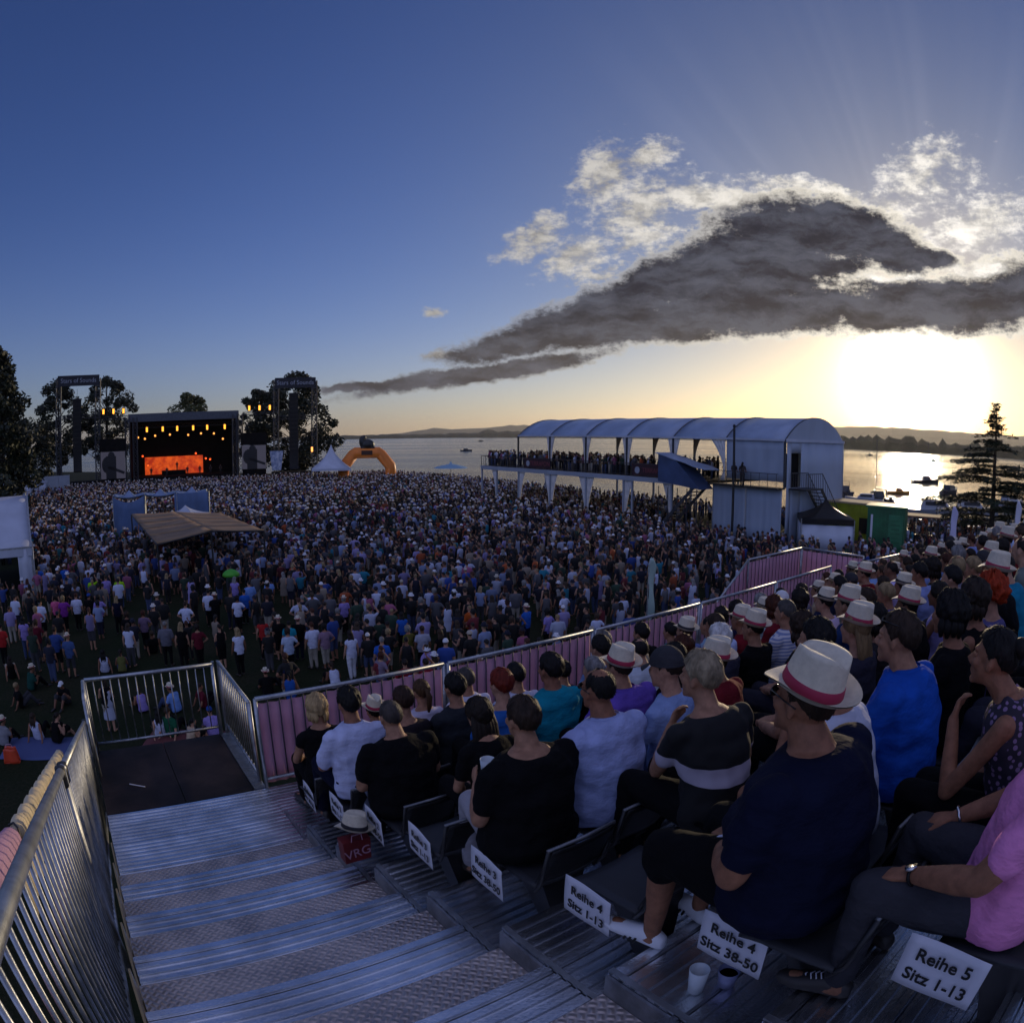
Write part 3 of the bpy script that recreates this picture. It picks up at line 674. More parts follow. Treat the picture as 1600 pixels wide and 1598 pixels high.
# outside stair on the gable end
b = MB(); b.beam(G(GT + .9, .4, GD - .08), G(GT + .9, 3.0, GD - .08), 1.5, .1)
for i in range(16): b.beam(G(GT + .35, 3.1 + i * .28, GD - .12 - i * .285), G(GT + 1.5, 3.1 + i * .28, GD - .12 - i * .285), .26, .05)
for w in (GT + .3, GT + 1.55): b.beam(G(w, 2.9, GD - .1), G(w, 7.5, GD - 4.6), .06, .26)
pv(b, 'outside_stair', M['black_metal'])
b = MB()
for w in (GT + .3, GT + 1.6):
    b.tube([G(w, .5, GD + 1.05), G(w, 2.9, GD + 1.05), G(w, 7.4, GD - 3.5)], .035, 5)
    for i in range(9): b.tube([G(w, .5 + i * .3, GD), G(w, .5 + i * .3, GD + 1.05)], .018, 4)
    for i in range(14): b.tube([G(w, 3.1 + i * .32, GD - .2 - i * .323), G(w, 3.1 + i * .32, GD + .9 - i * .323)], .018, 4)
pv(b, 'stair_rail', M['truss'])
for t0, t1, lab in ((8.8, 13.2, 0), (24.8, 29.2, 1)):
    t = thing('advertising_banner', ['dark maroon banner near the left end of the terrace railing', 'dark maroon banner on the terrace railing beside the blue stair cover'][lab], 'banner', G((t0 + t1) / 2, -.1, GD), 0, 'banners on the terrace railing')
    b = MB(); b.sheet(lambda u, v: GL * ((u - .5) * (t1 - t0)) - GW * .06 + Vector((0, 0, .08 + v * 1.0)), 6, 2, .02, GW); cl = b.build('cloth', M['banner_dark'], t)
    bpy.context.view_layer.update()
    Mx = frame3(GL * (.45) - GW * .10 + Vector((0, 0, .55)), GL, (0, 0, 1)); o = text('lettering', 'TERRAPON', .56 if lab else .66, Mx, M['banner_ink'], None, .008); o.parent = cl
    e = MB(); e.lathe([(0, .0), (.3, .0), (.3, .02), (0, .02)], 14, frame3(-GL * ((t1 - t0) * .36) - GW * .085 + Vector((0, 0, .55)), GL, (0, 0, 1))); e.build('emblem', M['grey_ink'], cl)
t = thing('flag_pole', 'thick black pole rising in front of the closed pavilion bay', 'pole', G(36.5, -1.05, 0))
b = MB(); b.tube([(0, 0, 0), (0, 0, 8.9)], [.11, .09], 8); b.build('pole', M['black_metal'], t)
b = MB(); b.ball((0, 0, 8.95), .12, 8, 6); b.build('cap', M['black_metal'], t)
# ---------------------------------------------------------------- tents, arch, containers, flags, boats
def inflatable_arch():
    t = thing('inflatable_arch', 'orange inflatable arch with a black inflatable on top, at the lakeside', 'arch', polar(-12.1, 119), R(12.1))
    b = MB(); r = .95
    pts = [(-4.1, 0, 0), (-4.1, 0, 2.6), (-4.1, 0, 2.9), (-2.4, 0, 5.0), (-2.1, 0, 5.3), (2.1, 0, 5.3), (2.4, 0, 5.0), (4.1, 0, 2.9), (4.1, 0, 2.6), (4.1, 0, 0)]
    b.tube(pts, r, 12, True); b.build('arch_tube', M['orange_inf'], t, True)
    b = MB(); b.sheet(lambda u, v: ((u - .5) * 1.9, -1.0, 4.95 + .75 * v), 3, 2, .03, (0, 1, 0)); b.build('sign_panel', mat('dark_brown_panel', (.05, .02, .01), .7), t)
    b = MB(); b.ball((.1, 0, 6.7), (1.25, .8, .95), 12, 8); b.ball((-.75, 0, 7.2), (.6, .6, 1.1), 10, 8); b.ball((-.5, 0, 7.9), (.42, .45, .45), 10, 8); b.box((.15, 0, 6.15), (2.4, 1.1, .5)); b.build('inflatable_figure', M['dark_inf'], t, True)
inflatable_arch()
def pagoda(lab, az, d, w, zt, ze, rz, m=None, wall=None, grp=None):
    t = thing('pagoda_tent', lab, 'tent', polar(az, d), rz, grp); n = 10
    def f(side):
        c, s = math.cos(side), math.sin(side)
        def g(u, v):
            k = (1 - v); r = w / 2 * (k * .42 + .58 * k ** 2.4) if True else 0; x = (u - .5) * 2 * r; y = -r
            return (x * c - y * s, x * s + y * c, ze + (zt - ze) * v)
        return g
    for i in range(4):
        b = MB(); b.sheet(f(i * math.pi / 2), 4, n, .02, (0, 0, 1)); b.build('roof_panel', m or M['tent'], t, True)
    for sx in (-1, 1):
        for sy in (-1, 1): b = MB(); b.tube([(sx * w / 2 * .98, sy * w / 2 * .98, 0), (sx * w / 2 * .98, sy * w / 2 * .98, ze)], .05, 6); b.build('pole', M['galv'], t)
    b = MB()
    for i in range(4):
        q = Matrix.Rotation(i * math.pi / 2, 3, 'Z'); b.sheet(lambda u, v: q @ Vector(((u - .5) * w, -w / 2, ze - .35 + .37 * v)), 6, 1, .02, q @ Vector((0, -1, 0)))
    b.build('valance', m or M['tent'], t)
    if wall:
        for i in wall:
            b = MB(); q = Matrix.Rotation(i * math.pi / 2, 3, 'Z'); b.sheet(lambda u, v: q @ Vector(((u - .5) * w * .97, -w / 2 * .97 + .04 * math.sin(u * 20), .05 + (ze - .45) * v)), 16, 2, .02, q @ Vector((0, -1, 0))); b.build('wall', M['tent'], t, True)
    return t
pagoda('pointed white pagoda tent left of the orange arch', -15.1, 117, 6.6, 6.9, 2.9, R(15))
pagoda('black pop up canopy with white side walls beside the pavilion stair', 26.5, 49.5, 3.9, 4.0, 2.75, R(-20), M['black_plastic'], (0, 1, 3))
t = thing('parasol', 'wide pale blue parasol over the crowd at the water', 'parasol', polar(-5.1, 117), 0)
b = MB(); b.lathe([(2.9, 2.55), (2.6, 2.75), (1.4, 3.05), (.3, 3.25), (.12, 3.6), (0, 3.65)], 16); b.build('canopy', mat('pale_blue_canopy', (.22, .36, .46), .7), t)
b = MB(); b.tube([(0, 0, 0), (0, 0, 3.2)], .06, 6); b.build('pole', M['galv'], t)
# blue mixing tent
def sag(p, q, r, s_, dip):
    p, q, r, s_ = map(Vector, (p, q, r, s_))
    return lambda u, v: p.lerp(q, u).lerp(s_.lerp(r, u), v) - Vector((0, 0, dip * math.sin(math.pi * u) * math.sin(math.pi * v)))
t = thing('mixing_tent', 'three bay blue tarpaulin tent standing in the middle of the crowd', 'tent', polar(-29.7, 57), R(29.7)); t.scale = (.70, .70, 1.45)
for i in range(3):
    x0 = -5.9 + i * 3.95; pk = Vector((x0 + 1.97, 2., 2.98))
    b = MB()
    for q in (((x0, 0, 2.75), (x0 + 3.9, 0, 2.75)), ((x0 + 3.9, 0, 2.75), (x0 + 3.9, 4., 2.75)), ((x0 + 3.9, 4., 2.75), (x0, 4., 2.75)), ((x0, 4., 2.75), (x0, 0, 2.75))):
        a_, c_ = Vector(q[0]), Vector(q[1]); b.sheet(lambda u, v: a_.lerp(c_, u).lerp(pk, v) - Vector((0, 0, .25 * math.sin(math.pi * v) + .12 * math.sin(math.pi * u) * (1 - v))), 6, 6, .02, (0, 0, 1))
    b.build('roof_panel', mat('pale_blue_tarpaulin', (.17, .23, .36), .55, var=.15, vscale=.8), t, True)
for x0, x1 in ((-5.9, -2.0), (1.7, 5.85)):
    b = MB(); b.sheet(lambda u, v: (x0 + (x1 - x0) * u, -.03 + .10 * math.sin(u * 17) * (1 - v), .05 + 2.65 * v - (.35 * math.sin(math.pi * u) * v if x0 < 0 else 0)), 20, 5, .02, (0, -1, 0)); b.build('front_wall', M['tent_blue'], t, True)
b = MB(); b.sheet(lambda u, v: (-5.95 + .08 * math.sin(u * 15), 4 * u, .05 + 2.65 * v), 10, 4, .02, (-1, 0, 0)); b.build('side_wall', M['tent_blue'], t, True)
for x in (-5.9, -1.95, 2., 5.95):
    for y in (0, 4.): b = MB(); b.tube([(x, y, 0), (x, y, 2.75)], .05, 6); b.build('pole', M['galv'], t)
# brown stretched awning
t = thing('brown_awning', 'brown striped awning roof over the bar in front of the blue tent', 'awning', (-20.4, 39.6, 0), 0)
FL, FRr, BR, BL = Vector((1.6, -7.3, 2.75)), Vector((6.3, -2.8, 2.9)), Vector((-.4, 5.9, 2.9)), Vector((-7.9, 5.2, 2.9))
RF, RB = (FL + FRr) / 2 + Vector((0, 0, .36)), (BL + BR) / 2 + Vector((0, 0, .12))
for k, (p, q, r, s_) in enumerate(((FL, RF, RB, BL), (RF, FRr, BR, RB))):
    for j in range(5):
        a0, a1 = j / 5, (j + .94) / 5; b = MB()
        b.sheet(lambda u, v: p.lerp(q, u).lerp(s_.lerp(r, u), a0 + (a1 - a0) * v) - Vector((0, 0, .05 * math.sin(math.pi * u) + .04 * math.sin(math.pi * v))), 8, 3, .04, (0, 0, 1)); b.build('roof_strip', M['brown_roof'], t, True)
b = MB()
for p in (FL, FRr, BR, BL, RF, RB): b.tube([(p.x, p.y, 0), p - Vector((0, 0, .06))], .06, 6)
for p, q in ((FL, RF), (RF, FRr), (FL, BL), (FRr, BR), (RF, RB)): b.tube([p - Vector((0, 0, .1)), q - Vector((0, 0, .1))], .05, 5)
b.build('frame', M['black_metal'], t)
b = MB(); b.box((.2, -.8, .55), (4.2, .7, 1.1), R(40)); b.box((.2, -.8, 1.13), (4.4, .9, .06), R(40)); b.build('bar_counter', M['ply'], t)
pagoda('small white canopy peeping over the brown awning', -27.6, 53, 3.4, 3.3, 2.5, R(20))
# white marquee at the left edge
t = thing('white_marquee', 'long white frame marquee cut by the left edge', 'marquee', polar(-41.3, 39.5), R(42))
b = MB(); ze, zr, hw = 2.75, 5.3, 5.2
for i in range(4):
    x0, x1 = -4 * i - 3.97, -4 * i - .03
    for sg in (0, 1):
        b = MB(); b.sheet(lambda u, v: (x0 + (x1 - x0) * u, (hw * v if not sg else 2 * hw - hw * v), ze + (zr - ze) * v - .10 * math.sin(math.pi * u) * math.sin(math.pi * v)), 6, 6, .03, (0, 0, 1)); b.build('roof_panel', M['tent'], t, True)
b = MB()
for i in range(5):
    for y in (0, 2 * hw): b.beam((-4 * i, y, 0), (-4 * i, y, ze), .14, .14, (1, 0, 0))
    b.beam((-4 * i, 0, ze), (-4 * i, hw, zr + .02), .1, .1); b.beam((-4 * i, 2 * hw, ze), (-4 * i, hw, zr + .02), .1, .1)
b.beam((-16, 0, ze), (0, 0, ze), .14, .16); b.build('frame', M['galv'], t)
b = MB(); b.add([(.05, 0, ze), (.05, hw, zr), (.05, 2 * hw, ze), (.0, 0, ze), (.0, hw, zr), (.0, 2 * hw, ze)], [(0, 2, 1), (5, 3, 4), (0, 1, 4, 3), (1, 2, 5, 4), (2, 0, 3, 5)]); b.build('gable', M['tent'], t)
b = MB(); b.sheet(lambda u, v: (-.9 + .9 * u, -.05 + .05 * math.sin(u * 9), .05 + (ze - .1) * v), 8, 3, .02, (0, -1, 0)); b.build('side_wall', M['tent'], t, True)
b = MB(); b.sheet(lambda u, v: (.08 + .05 * math.sin(u * 9), 2 * hw * u, .05 + (ze - .1) * v), 20, 3, .02, (1, 0, 0)); b.build('side_wall', M['tent'], t, True)
b = MB(); b.sheet(lambda u, v: (-16 + 16 * u, -.08, ze - .42 + .4 * v), 20, 1, .02, (0, -1, 0)); b.build('valance', M['tent'], t)
# small far pavilions and a grey hoarding by the left trees
for i, (az, d) in enumerate(((-41.9, 118), (-40.6, 126), (-42.9, 104))):
    pagoda(['small white tent under the left trees, middle one', 'small white tent under the left trees, right one', 'small white tent under the left trees, left one'][i], az, d, 4.5, 4.6, 2.7, R(35 + 10 * i), None, (0,), 'small tents under the left trees')
t = thing('site_hoarding', 'grey panel hoarding below the left sound tower', 'hoarding', polar(-39., 124), R(39))
for i in range(4): b = MB(); b.box((-4.2 + i * 2.1, 0, 1.7), (2.04, .08, 3.4)); b.build('panel', M['grey_wall'], t)
for i in range(5): b = MB(); b.tube([(-5.25 + i * 2.1, .1, 0), (-5.25 + i * 2.1, .1, 3.5)], .05, 5); b.build('post', M['galv'], t)
# kiosks on the right
def container(name, lab, c, rz, d, m, roof, extra=None):
    t = thing(name, lab, 'kiosk', (c[0], c[1], 0), rz)
    b = MB(); b.box((0, 0, d[2] / 2), d); b.build('body', m, t)
    b = MB(); b.box((0, 0, d[2] + .08), (d[0] + .3, d[1] + .3, .14)); b.build('roof', roof, t)
    b = MB(); ny = int(d[0] / .3)
    for i in range(ny): b.box((-d[0] / 2 + .15 + i * .3, -d[1] / 2 - .012, d[2] / 2), (.10, .03, d[2] - .3))
    b.build('ribs', m, t)
    return t
c = polar(31.9, 51.5); t = container('green_kiosk', 'dark green container kiosk beside the lime green one', c, R(-38), (2.9, 2.4, 3.5), M['green'], M['green2'])
b = MB(); b.box((.75, -1.25, 1.9), (1.1, .06, 2.3)); b.build('poster_panel', M['green2'], t)
b = MB(); b.box((-1.1, -1.26, 2.0), (.16, .05, 2.0)); b.build('light_strip', M['paper'], t)
for i in range(6): b = MB(); b.box((.75, -1.3, 1.15 + i * .3), (.7 - .1 * (i % 2), .02, .08)); b.build('lettering', M['green'], t)
c = polar(29.9, 55.5); t = container('lime_kiosk', 'lime green kiosk with a flat tan roof', c, R(-52), (5.6, 2.6, 3.3), M['lime'], M['roof_tan'])
b = MB(); b.box((-2.82, 0, 1.7), (.06, 2.3, 2.9)); b.build('end_panel', M['grey_wall'], t)
b = MB(); b.box((.6, -1.34, 1.7), (1.1, .06, 1.2)); b.build('hatch', M['black_plastic'], t)
c = polar(34.8, 57); t = thing('wooden_stall', 'low brown wooden stall right of the green kiosk', 'stall', (c.x, c.y, 0), R(-40))
b = MB(); b.box((0, 0, 2.5), (3.4, 2.4, .12)); b.build('roof', mat('brown_boards', (.16, .08, .05), .8, var=.3), t)
for sx, sy in ((-1, -1), (1, -1), (1, 1), (-1, 1)): b = MB(); b.beam((sx * 1.5, sy * 1., 0), (sx * 1.5, sy * 1., 2.45), .1, .1, (1, 0, 0)); b.build('post', M['bark'], t)
b = MB(); b.box((0, -.9, .55), (3.2, .5, 1.1)); b.build('counter', M['ply'], t)
def feather(lab, az, d, h, m, lean=.3, rz=0.):
    t = thing('feather_flag', lab, 'flag', polar(az, d), rz, 'tall narrow feather flags')
    b = MB(); b.tube([(0, 0, 0), (0, 0, h * .7), (lean * .3, 0, h * .93), (lean, 0, h)], [.03, .025, .015, .01], 6); b.build('pole', M['galv'], t)
    b = MB(); b.sheet(lambda u, v: (.02 + (.62 * u) * min(1, (1 - v) * 5 + .25) * (1 if v < .8 else 1) + lean * max(0, v - .65) ** 2 * 5, .05 * math.sin(v * 9 + u * 3), h * (.2 + .79 * v)), 4, 16, .01, (0, 1, 0)); b.build('cloth', m, t, True)
feather('pale green feather flag rising from the crowd beyond the stand', 11.6, 26, 3.4, mat('pale_green_flag', (.36, .50, .46), .7), .25, R(55))
feather('lilac feather flag at the waterside left of the cedar', 37.4, 50, 4.0, mat('lilac_flag', (.50, .48, .66), .7), .3)
feather('white feather flag behind the barrier right of the cedar', 43.1, 52, 4.6, mat('white_flag', (.6, .58, .68), .7), .3)
def boat(lab, az, d, L, rz, style, m, grp='boats on the lake'):
    t = thing('boat', lab, 'boat', polar(az, d, -.75), rz, grp); b = MB(); n = 10; W_ = L * .17
    rows = []
    for i in range(n + 1):
        f = i / n; w = W_ * (1 - max(0, f - .45) ** 2 * 3.2) if f < .97 else .05; sh = L * (.10 + .05 * f * f)
        x = (f - .5) * L; rows.append([(x, -max(w, .03), sh), (x, -max(w * .75, .02), -.05), (x, 0, -.25), (x, max(w * .75, .02), -.05), (x, max(w, .03), sh)])
    b.add([p for r in rows for p in r], [(i * 5 + j, i * 5 + j + 1, (i + 1) * 5 + j + 1, (i + 1) * 5 + j) for i in range(n) for j in range(4)] + [(0, 1, 2, 3, 4)]); b.add([p for r in rows for p in (r[0], r[4])], [(2 * i, 2 * i + 2, 2 * i + 3, 2 * i + 1) for i in range(n)])
    b.build('hull', m, t, True)
    b = MB(); x0 = L * (-.12 if style != 'cabin' else -.25); x1 = L * .22; zz = L * .10
    b.hexa([(x0, -W_ * .72, zz), (x1, -W_ * .55, zz), (x1, W_ * .55, zz), (x0, W_ * .72, zz), (x0 + L * .03, -W_ * .6, zz + L * .14), (x1 - L * .12, -W_ * .45, zz + L * .13), (x1 - L * .12, W_ * .45, zz + L * .13), (x0 + L * .03, W_ * .6, zz + L * .14)]); b.build('cabin', m, t)
    b = MB(); b.box(((x0 + x1) / 2 - L * .02, 0, zz + L * .085), (abs(x1 - x0) * .62, W_ * 1.32, L * .05)); b.build('windows', M['boat_dark'], t)
    if style == 'sail':
        b = MB(); b.tube([(L * .08, 0, L * .1), (L * .08, 0, L * 1.35)], .055, 6); b.tube([(L * .08, 0, L * .28), (-L * .35, 0, L * .28)], .07, 6); b.build('mast', M['truss'], t)
    elif style == 'cabin':
        b = MB(); b.tube([(x0, -W_ * .6, zz), (x0 + .1, -W_ * .6, zz + L * .25), (x0 + .1, W_ * .6, zz + L * .25), (x0, W_ * .6, zz)], .05, 5); b.build('arch_rail', M['truss'], t)
    b = MB(); b.box((-L * .51, 0, L * .07), (L * .05, L * .06, L * .16)); b.build('outboard', M['boat_dark'], t)
boat('small dark motor boat far out on the open lake left of the pavilion', -3.8, 395, 6.5, R(5), 'cabin', M['boat_dark'])
boat('tiny far motor boat near the left shore, by the pavilion roof end', -2.6, 1050, 9, R(20), 'cabin', M['boat_dark'])
boat('tall masted dark sailing boat moored right of the pavilion', 30.9, 108, 7.0, R(95), 'sail', M['boat_dark'])
boat('white cabin cruiser moored just behind the lime kiosk', 29.8, 104, 6.2, R(150), 'cabin', M['white_boat'])
boat('dark motor boat half hidden by the pavilion gable', 27.9, 120, 6.5, R(80), 'cabin', M['boat_dark'])
boat('orange tented boat moored alone on the golden water', 32.7, 128, 4.6, R(-20), 'open', mat('orange_boat', (.40, .17, .03), .5))
boat('sailing boat with a bare mast out on the golden water', 35.0, 172, 7.4, R(-15), 'sail', M['boat_dark'])
boat('dark cabin boat left of the cedar', 37.2, 138, 7.2, R(30), 'cabin', M['boat_dark'])
boat('white motor yacht at the jetty left of the cedar, largest of the boats', 36.2, 90, 9.5, R(-35), 'cabin', M['white_boat'])
boat('white and blue cruiser moored behind the cedar trunk', 39.2, 96, 8.5, R(-20), 'cabin', M['white_boat'])
boat('low white boat behind the cedar branches on the right', 42.6, 118, 7.5, R(10), 'cabin', M['white_boat'])
boat('grey boat at the jetty close to the lilac flag', 37.6, 74, 7.5, R(-50), 'cabin', M['grey_wall'])
for i, (az, d) in enumerate(((30.1, 520), (32.9, 560), (35.6, 430))): boat(['far little sailing boat in front of the wooded shore, left one', 'far little sailing boat in front of the wooded shore, middle one', 'far little sailing boat in front of the wooded shore, right one'][i], az, d, 6., R(40 * i), 'sail', M['boat_dark'])
t = thing('jetty', 'low dark wooden jetty along the moored boats', 'jetty', polar(36.3, 72))
b = MB(); b.beam((-7, 2, .15), (14, -6, .15), 1.6, .12); b.build('walkway', M['bark'], t)
for i in range(8): b = MB(); b.tube([(-7 + 3 * i, 2.9 - 1.15 * i, -1.5), (-7 + 3 * i, 2.9 - 1.15 * i, .9)], .11, 6); b.build('pile', M['bark'], t)
# ---------------------------------------------------------------- the stand
ROWS = range(-2, 8)
def row_s(k): return .19 + .74 * k
def row_z(k): return -1.85 - .25 * k
U0, U1, UE = -.28, 1.52, 13.0            # aisle from U0 to U1, first block of seats up to UE
LAND_Z, LAND_S0, LAND_S1 = -3.6, 6.45, 8.05
BEND = R(9.)                              # the second block is turned a little
DR2 = Vector((math.sin(A_ROW + BEND), math.cos(A_ROW + BEND), 0)); DS2 = Vector((-math.cos(A_ROW + BEND), math.sin(A_ROW + BEND), 0))
P2 = W(13.6, 6.2, 0)
def W2(u, s, z): return P2 + DR2 * u + DS2 * (s - 6.2) + Vector((0, 0, z))      # second block: u from its own left end
def ribbed(b, Wf, u0, u1, s0, s1, z, th=.045, pitch=.062):
    """hollow aluminium planks with raised ribs along the row"""
    prof = []; s = s0; n = max(2, int((s1 - s0) / pitch)); p = (s1 - s0) / n
    for i in range(n):
        a = s0 + i * p
        prof += [(a + p * .06, 0.), (a + p * .14, .013), (a + p * .58, .013), (a + p * .68, 0.)]
        if i and i % 5 == 0: prof[-4:-4] = [(a - p * .10, 0), (a - p * .08, -.03), (a, -.03), (a + p * .02, 0)]
    prof = [(s0, 0.)] + prof + [(s1, 0.)]; m = len(prof)
    vs = [Wf(u, q[0], z + q[1]) for u in (u0, u1) for q in prof] + [Wf(u, q, z - th) for u in (u0, u1) for q in (s0, s1)]
    fs = [(i, i + m, i + m + 1, i + 1) for i in range(m - 1)]
    o = 2 * m; fs += [(0, o, o + 2, m), (m - 1, 2 * m - 1, o + 3, o + 1), (o, o + 1, o + 3, o + 2), tuple(range(m)) + (o + 1, o), tuple(range(2 * m - 1, m - 1, -1)) + (o + 2, o + 3)]
    b.add(vs, fs)
grand = thing('grandstand', 'ribbed aluminium grandstand with stepped rows and a stair aisle', 'grandstand', W(6, 3, -CAM_H))
g_inv = Matrix.Translation(-W(6, 3, -CAM_H))
def gp(b, name, m, smooth=False, parent=None):
    me = b.mesh(name, m, smooth); me.transform(g_inv); o = bpy.data.objects.new(name, me); C.objects.link(o); o.parent = parent or grand; return o
for k in ROWS:
    s, z = row_s(k), row_z(k)
    b = MB(); ribbed(b, W, U0, U1, s - .25, s + .15, z); gp(b, 'step', M['alu'])
    if k == 7: b = MB(); ribbed(b, W, U0, U1, s + .155, 6.43, z); gp(b, 'step', M['alu'])
    else: b = MB(); b.hexa([W(u, q, z - .125 - h) for h in (.03, 0) for u, q in ((U0, s + .15), (U1 - .014, s + .15), (U1 - .014, s + .49), (U0, s + .49))]); gp(b, 'half_step', M['checker'])
    b = MB(); b.hexa([W(u, q, z + h) for h in (-.17, -.05) for u, q in ((U0, s + .12), (U1, s + .12), (U1, s + .148), (U0, s + .148))]); gp(b, 'riser', M['galv_dull'])
    b = MB(); ribbed(b, W, U1 + .005, UE, s - .25, s + .49, z); gp(b, 'row_floor', M['alu'])
    b = MB(); b.hexa([W(u, q, z + h) for h in (-.27, -.05) for u, q in ((U1, s + .46), (UE, s + .46), (UE, s + .488), (U1, s + .488))]); gp(b, 'riser', M['galv_dull'])
    b = MB(); b.hexa([W(u, q, z + h) for h in (-.145, -.005) for u, q in ((U1 - .012, s + .15), (U1 + .003, s + .15), (U1 + .003, s + .486), (U1 - .012, s + .486))]); gp(b, 'end_plate', M['galv_dull'])
    b = MB(); b.beam(W(U1 + .02, s - .25, z + .012), W(U1 + .02, s + .49, z + .012), .03, .012); gp(b, 'edge_strip', M['galv'])
    b = MB(); ribbed(b, W2, 0., 22., s - .25, s + .49, z); gp(b, 'row_floor', M['alu'])
    b = MB(); b.hexa([W2(u, q, z + CAM_H + h) for h in (-.27, -.05) for u, q in ((0, s + .46), (22, s + .46), (22, s + .488), (0, s + .488))]) if False else None
b = MB(); ribbed(b, W, U1 + .005, UE, 5.865, 6.43, LAND_Z); gp(b, 'front_floor', M['alu'])
b = MB(); ribbed(b, W2, 0., 22., 5.865, 6.2, LAND_Z); gp(b, 'front_floor', M['alu'])
for m in (0,):
    b = MB()
    b.hexa([W(u, q, LAND_Z + h) for h in (-.04, 0) for u, q in ((U0, LAND_S0), (.605, LAND_S0), (.605, LAND_S1), (U0, LAND_S1))]); gp(b, 'landing_board', M['ply'])
    b = MB(); b.hexa([W(u, q, LAND_Z + h) for h in (-.04, 0) for u, q in ((.615, LAND_S0), (U1 - .14, LAND_S0), (U1 - .14, LAND_S1), (.615, LAND_S1))]); gp(b, 'landing_board', M['ply'])
    b = MB()
    for i in range(12): b.hexa([W(u, q, LAND_Z + h) for h in (-.03, .004) for u, q in ((U1 - .13 + i * .011, LAND_S0), (U1 - .124 + i * .011, LAND_S0), (U1 - .124 + i * .011, LAND_S1), (U1 - .13 + i * .011, LAND_S1))])
    for i in range(24): b.hexa([W(u, q, LAND_Z + h) for h in (-.02, .003) for u, q in ((U1 - .13, LAND_S0 + i * .067), (U1, LAND_S0 + i * .067), (U1, LAND_S0 + i * .067 + .008), (U1 - .13, LAND_S0 + i * .067 + .008))])
    gp(b, 'grating', M['galv'])
b = MB(); b.tube([W(.05, 7.05, LAND_Z + .008), W(.22, 6.93, LAND_Z + .008)], .006, 5); tag(b.build('straw', M['paper']), 'thin pale drinking straw lying on the brown landing boards', 'straw')
# scaffold below the stand
b = MB()
for u in (-.3, 1.55, 4., 6.5, 9., 11.5, 12.9):
    for q in (-1.5, 1.0, 3.5, 6.3, 8.0 if u < 2 else 6.5):
        kk = (q - .19) / .74; zt = min(-1.85 - .25 * kk, -1.5) - .25 if q < 6.4 else LAND_Z - .06
        b.tube([W(u, q, -CAM_H), W(u, q, zt)], .03, 6)
for q in (6.3, 8.0): b.tube([W(-.3, q, LAND_Z - .1), W(1.55, q, LAND_Z - .1)], .03, 6); b.tube([W(-.3, q, -7.8), W(1.55, q, LAND_Z - .1)], .025, 5)
gp(b, 'scaffold', M['galv_dull'])
# ---- guard rails: each frame of steel tube is a thing
def panel(Wf, pts, h, n, lab, cloth=None, grp=None, side=1, cat='guard rail', top_r=.024, foot=.10):
    """a railing frame between two floor points, with upright bars"""
    (u0, s0, z0), (u1, s1, z1) = pts
    a, c = Wf(u0, s0, z0), Wf(u1, s1, z1); o = a.copy(); a -= o; c -= o; H = Vector((0, 0, h)); F = Vector((0, 0, foot))
    t = thing('guard_rail', lab, cat, o, 0, grp)
    b = MB(); b.tube([a + H, a.lerp(c, .5) + H, c + H], top_r, 10); b.build('top_rail', M['galv'], t, True)
    b = MB(); b.tube([a + F, c + F], top_r * .8, 8); b.build('bottom_rail', M['galv'], t, True)
    for p in (a, c): b = MB(); b.tube([p - Vector((0, 0, .1)), p + H], top_r * .95, 8); b.build('post', M['galv'], t, True)
    b = MB()
    for i in range(1, n): p = a.lerp(c, i / n); b.tube([p + F, p + H], .008, 6)
    b.build('bars', M['bar_dark'] if cloth else M['galv'], t, True)
    if cloth:
        d = (c - a).normalized(); nn = Vector((d.y, -d.x, 0)) * side
        b = MB(); b.sheet(lambda u, v: a.lerp(c, u) + nn * (.035 + .012 * math.sin(u * n * 6.283) + .008 * math.sin(u * 11 + v * 3)) + Vector((0, 0, foot * .3 + (h - .10) * v)), n * 4, 4, .003, nn); b.build('cloth', cloth, t, True)
    return t
M['bar_dark'] = mat('dull_dark_steel', (.05, .05, .06), .6, .5)
NP = 5
fu = [1.5 + (13.0 - 1.5) * i / NP for i in range(NP + 1)]
for i in range(NP):
    panel(W, ((fu[i] + .03, 6.45, LAND_Z), (fu[i + 1] - .03, 6.45, LAND_Z)), 1.03, 17, 'galvanised front railing frame backed with pink fabric, %s from the stair landing' % ordn[i], M['pink'], 'pink backed front railing', -1)
for i in range(9):
    panel(W2, ((2.4 * i + .03, 6.2, LAND_Z), (2.4 * i + 2.37, 6.2, LAND_Z)), 1.03, 17, 'galvanised front railing frame with pink fabric on the far block, %s after the far landing' % (ordn + ['ninth'])[i], M['pink'], 'pink backed railing of the far block', -1)
# far landing with its three pink sides
b = MB(); b.hexa([W(u, q, LAND_Z + h) for h in (-.04, 0) for u, q in ((12.2, 6.5), (14.6, 6.5), (14.6, 8.1), (12.2, 8.1))]); gp(b, 'landing_board', M['ply'])
panel(W, ((12.2, 8.1, LAND_Z), (14.55, 8.1, LAND_Z)), 1.05, 16, 'pink backed railing closing the far landing towards the crowd', M['pink'], 'railings of the far landing', -1)
panel(W, ((14.6, 8.1, LAND_Z), (14.6, 6.4, LAND_Z)), 1.05, 12, 'pink backed railing on the right side of the far landing', M['pink'], 'railings of the far landing', -1)
panel(W, ((12.2, 8.1, LAND_Z), (10.6, 8.1, LAND_Z - 1.1)), 1.05, 10, 'sloping railing running down from the far landing to the lawn', M['pink'], 'railings of the far landing', 1)
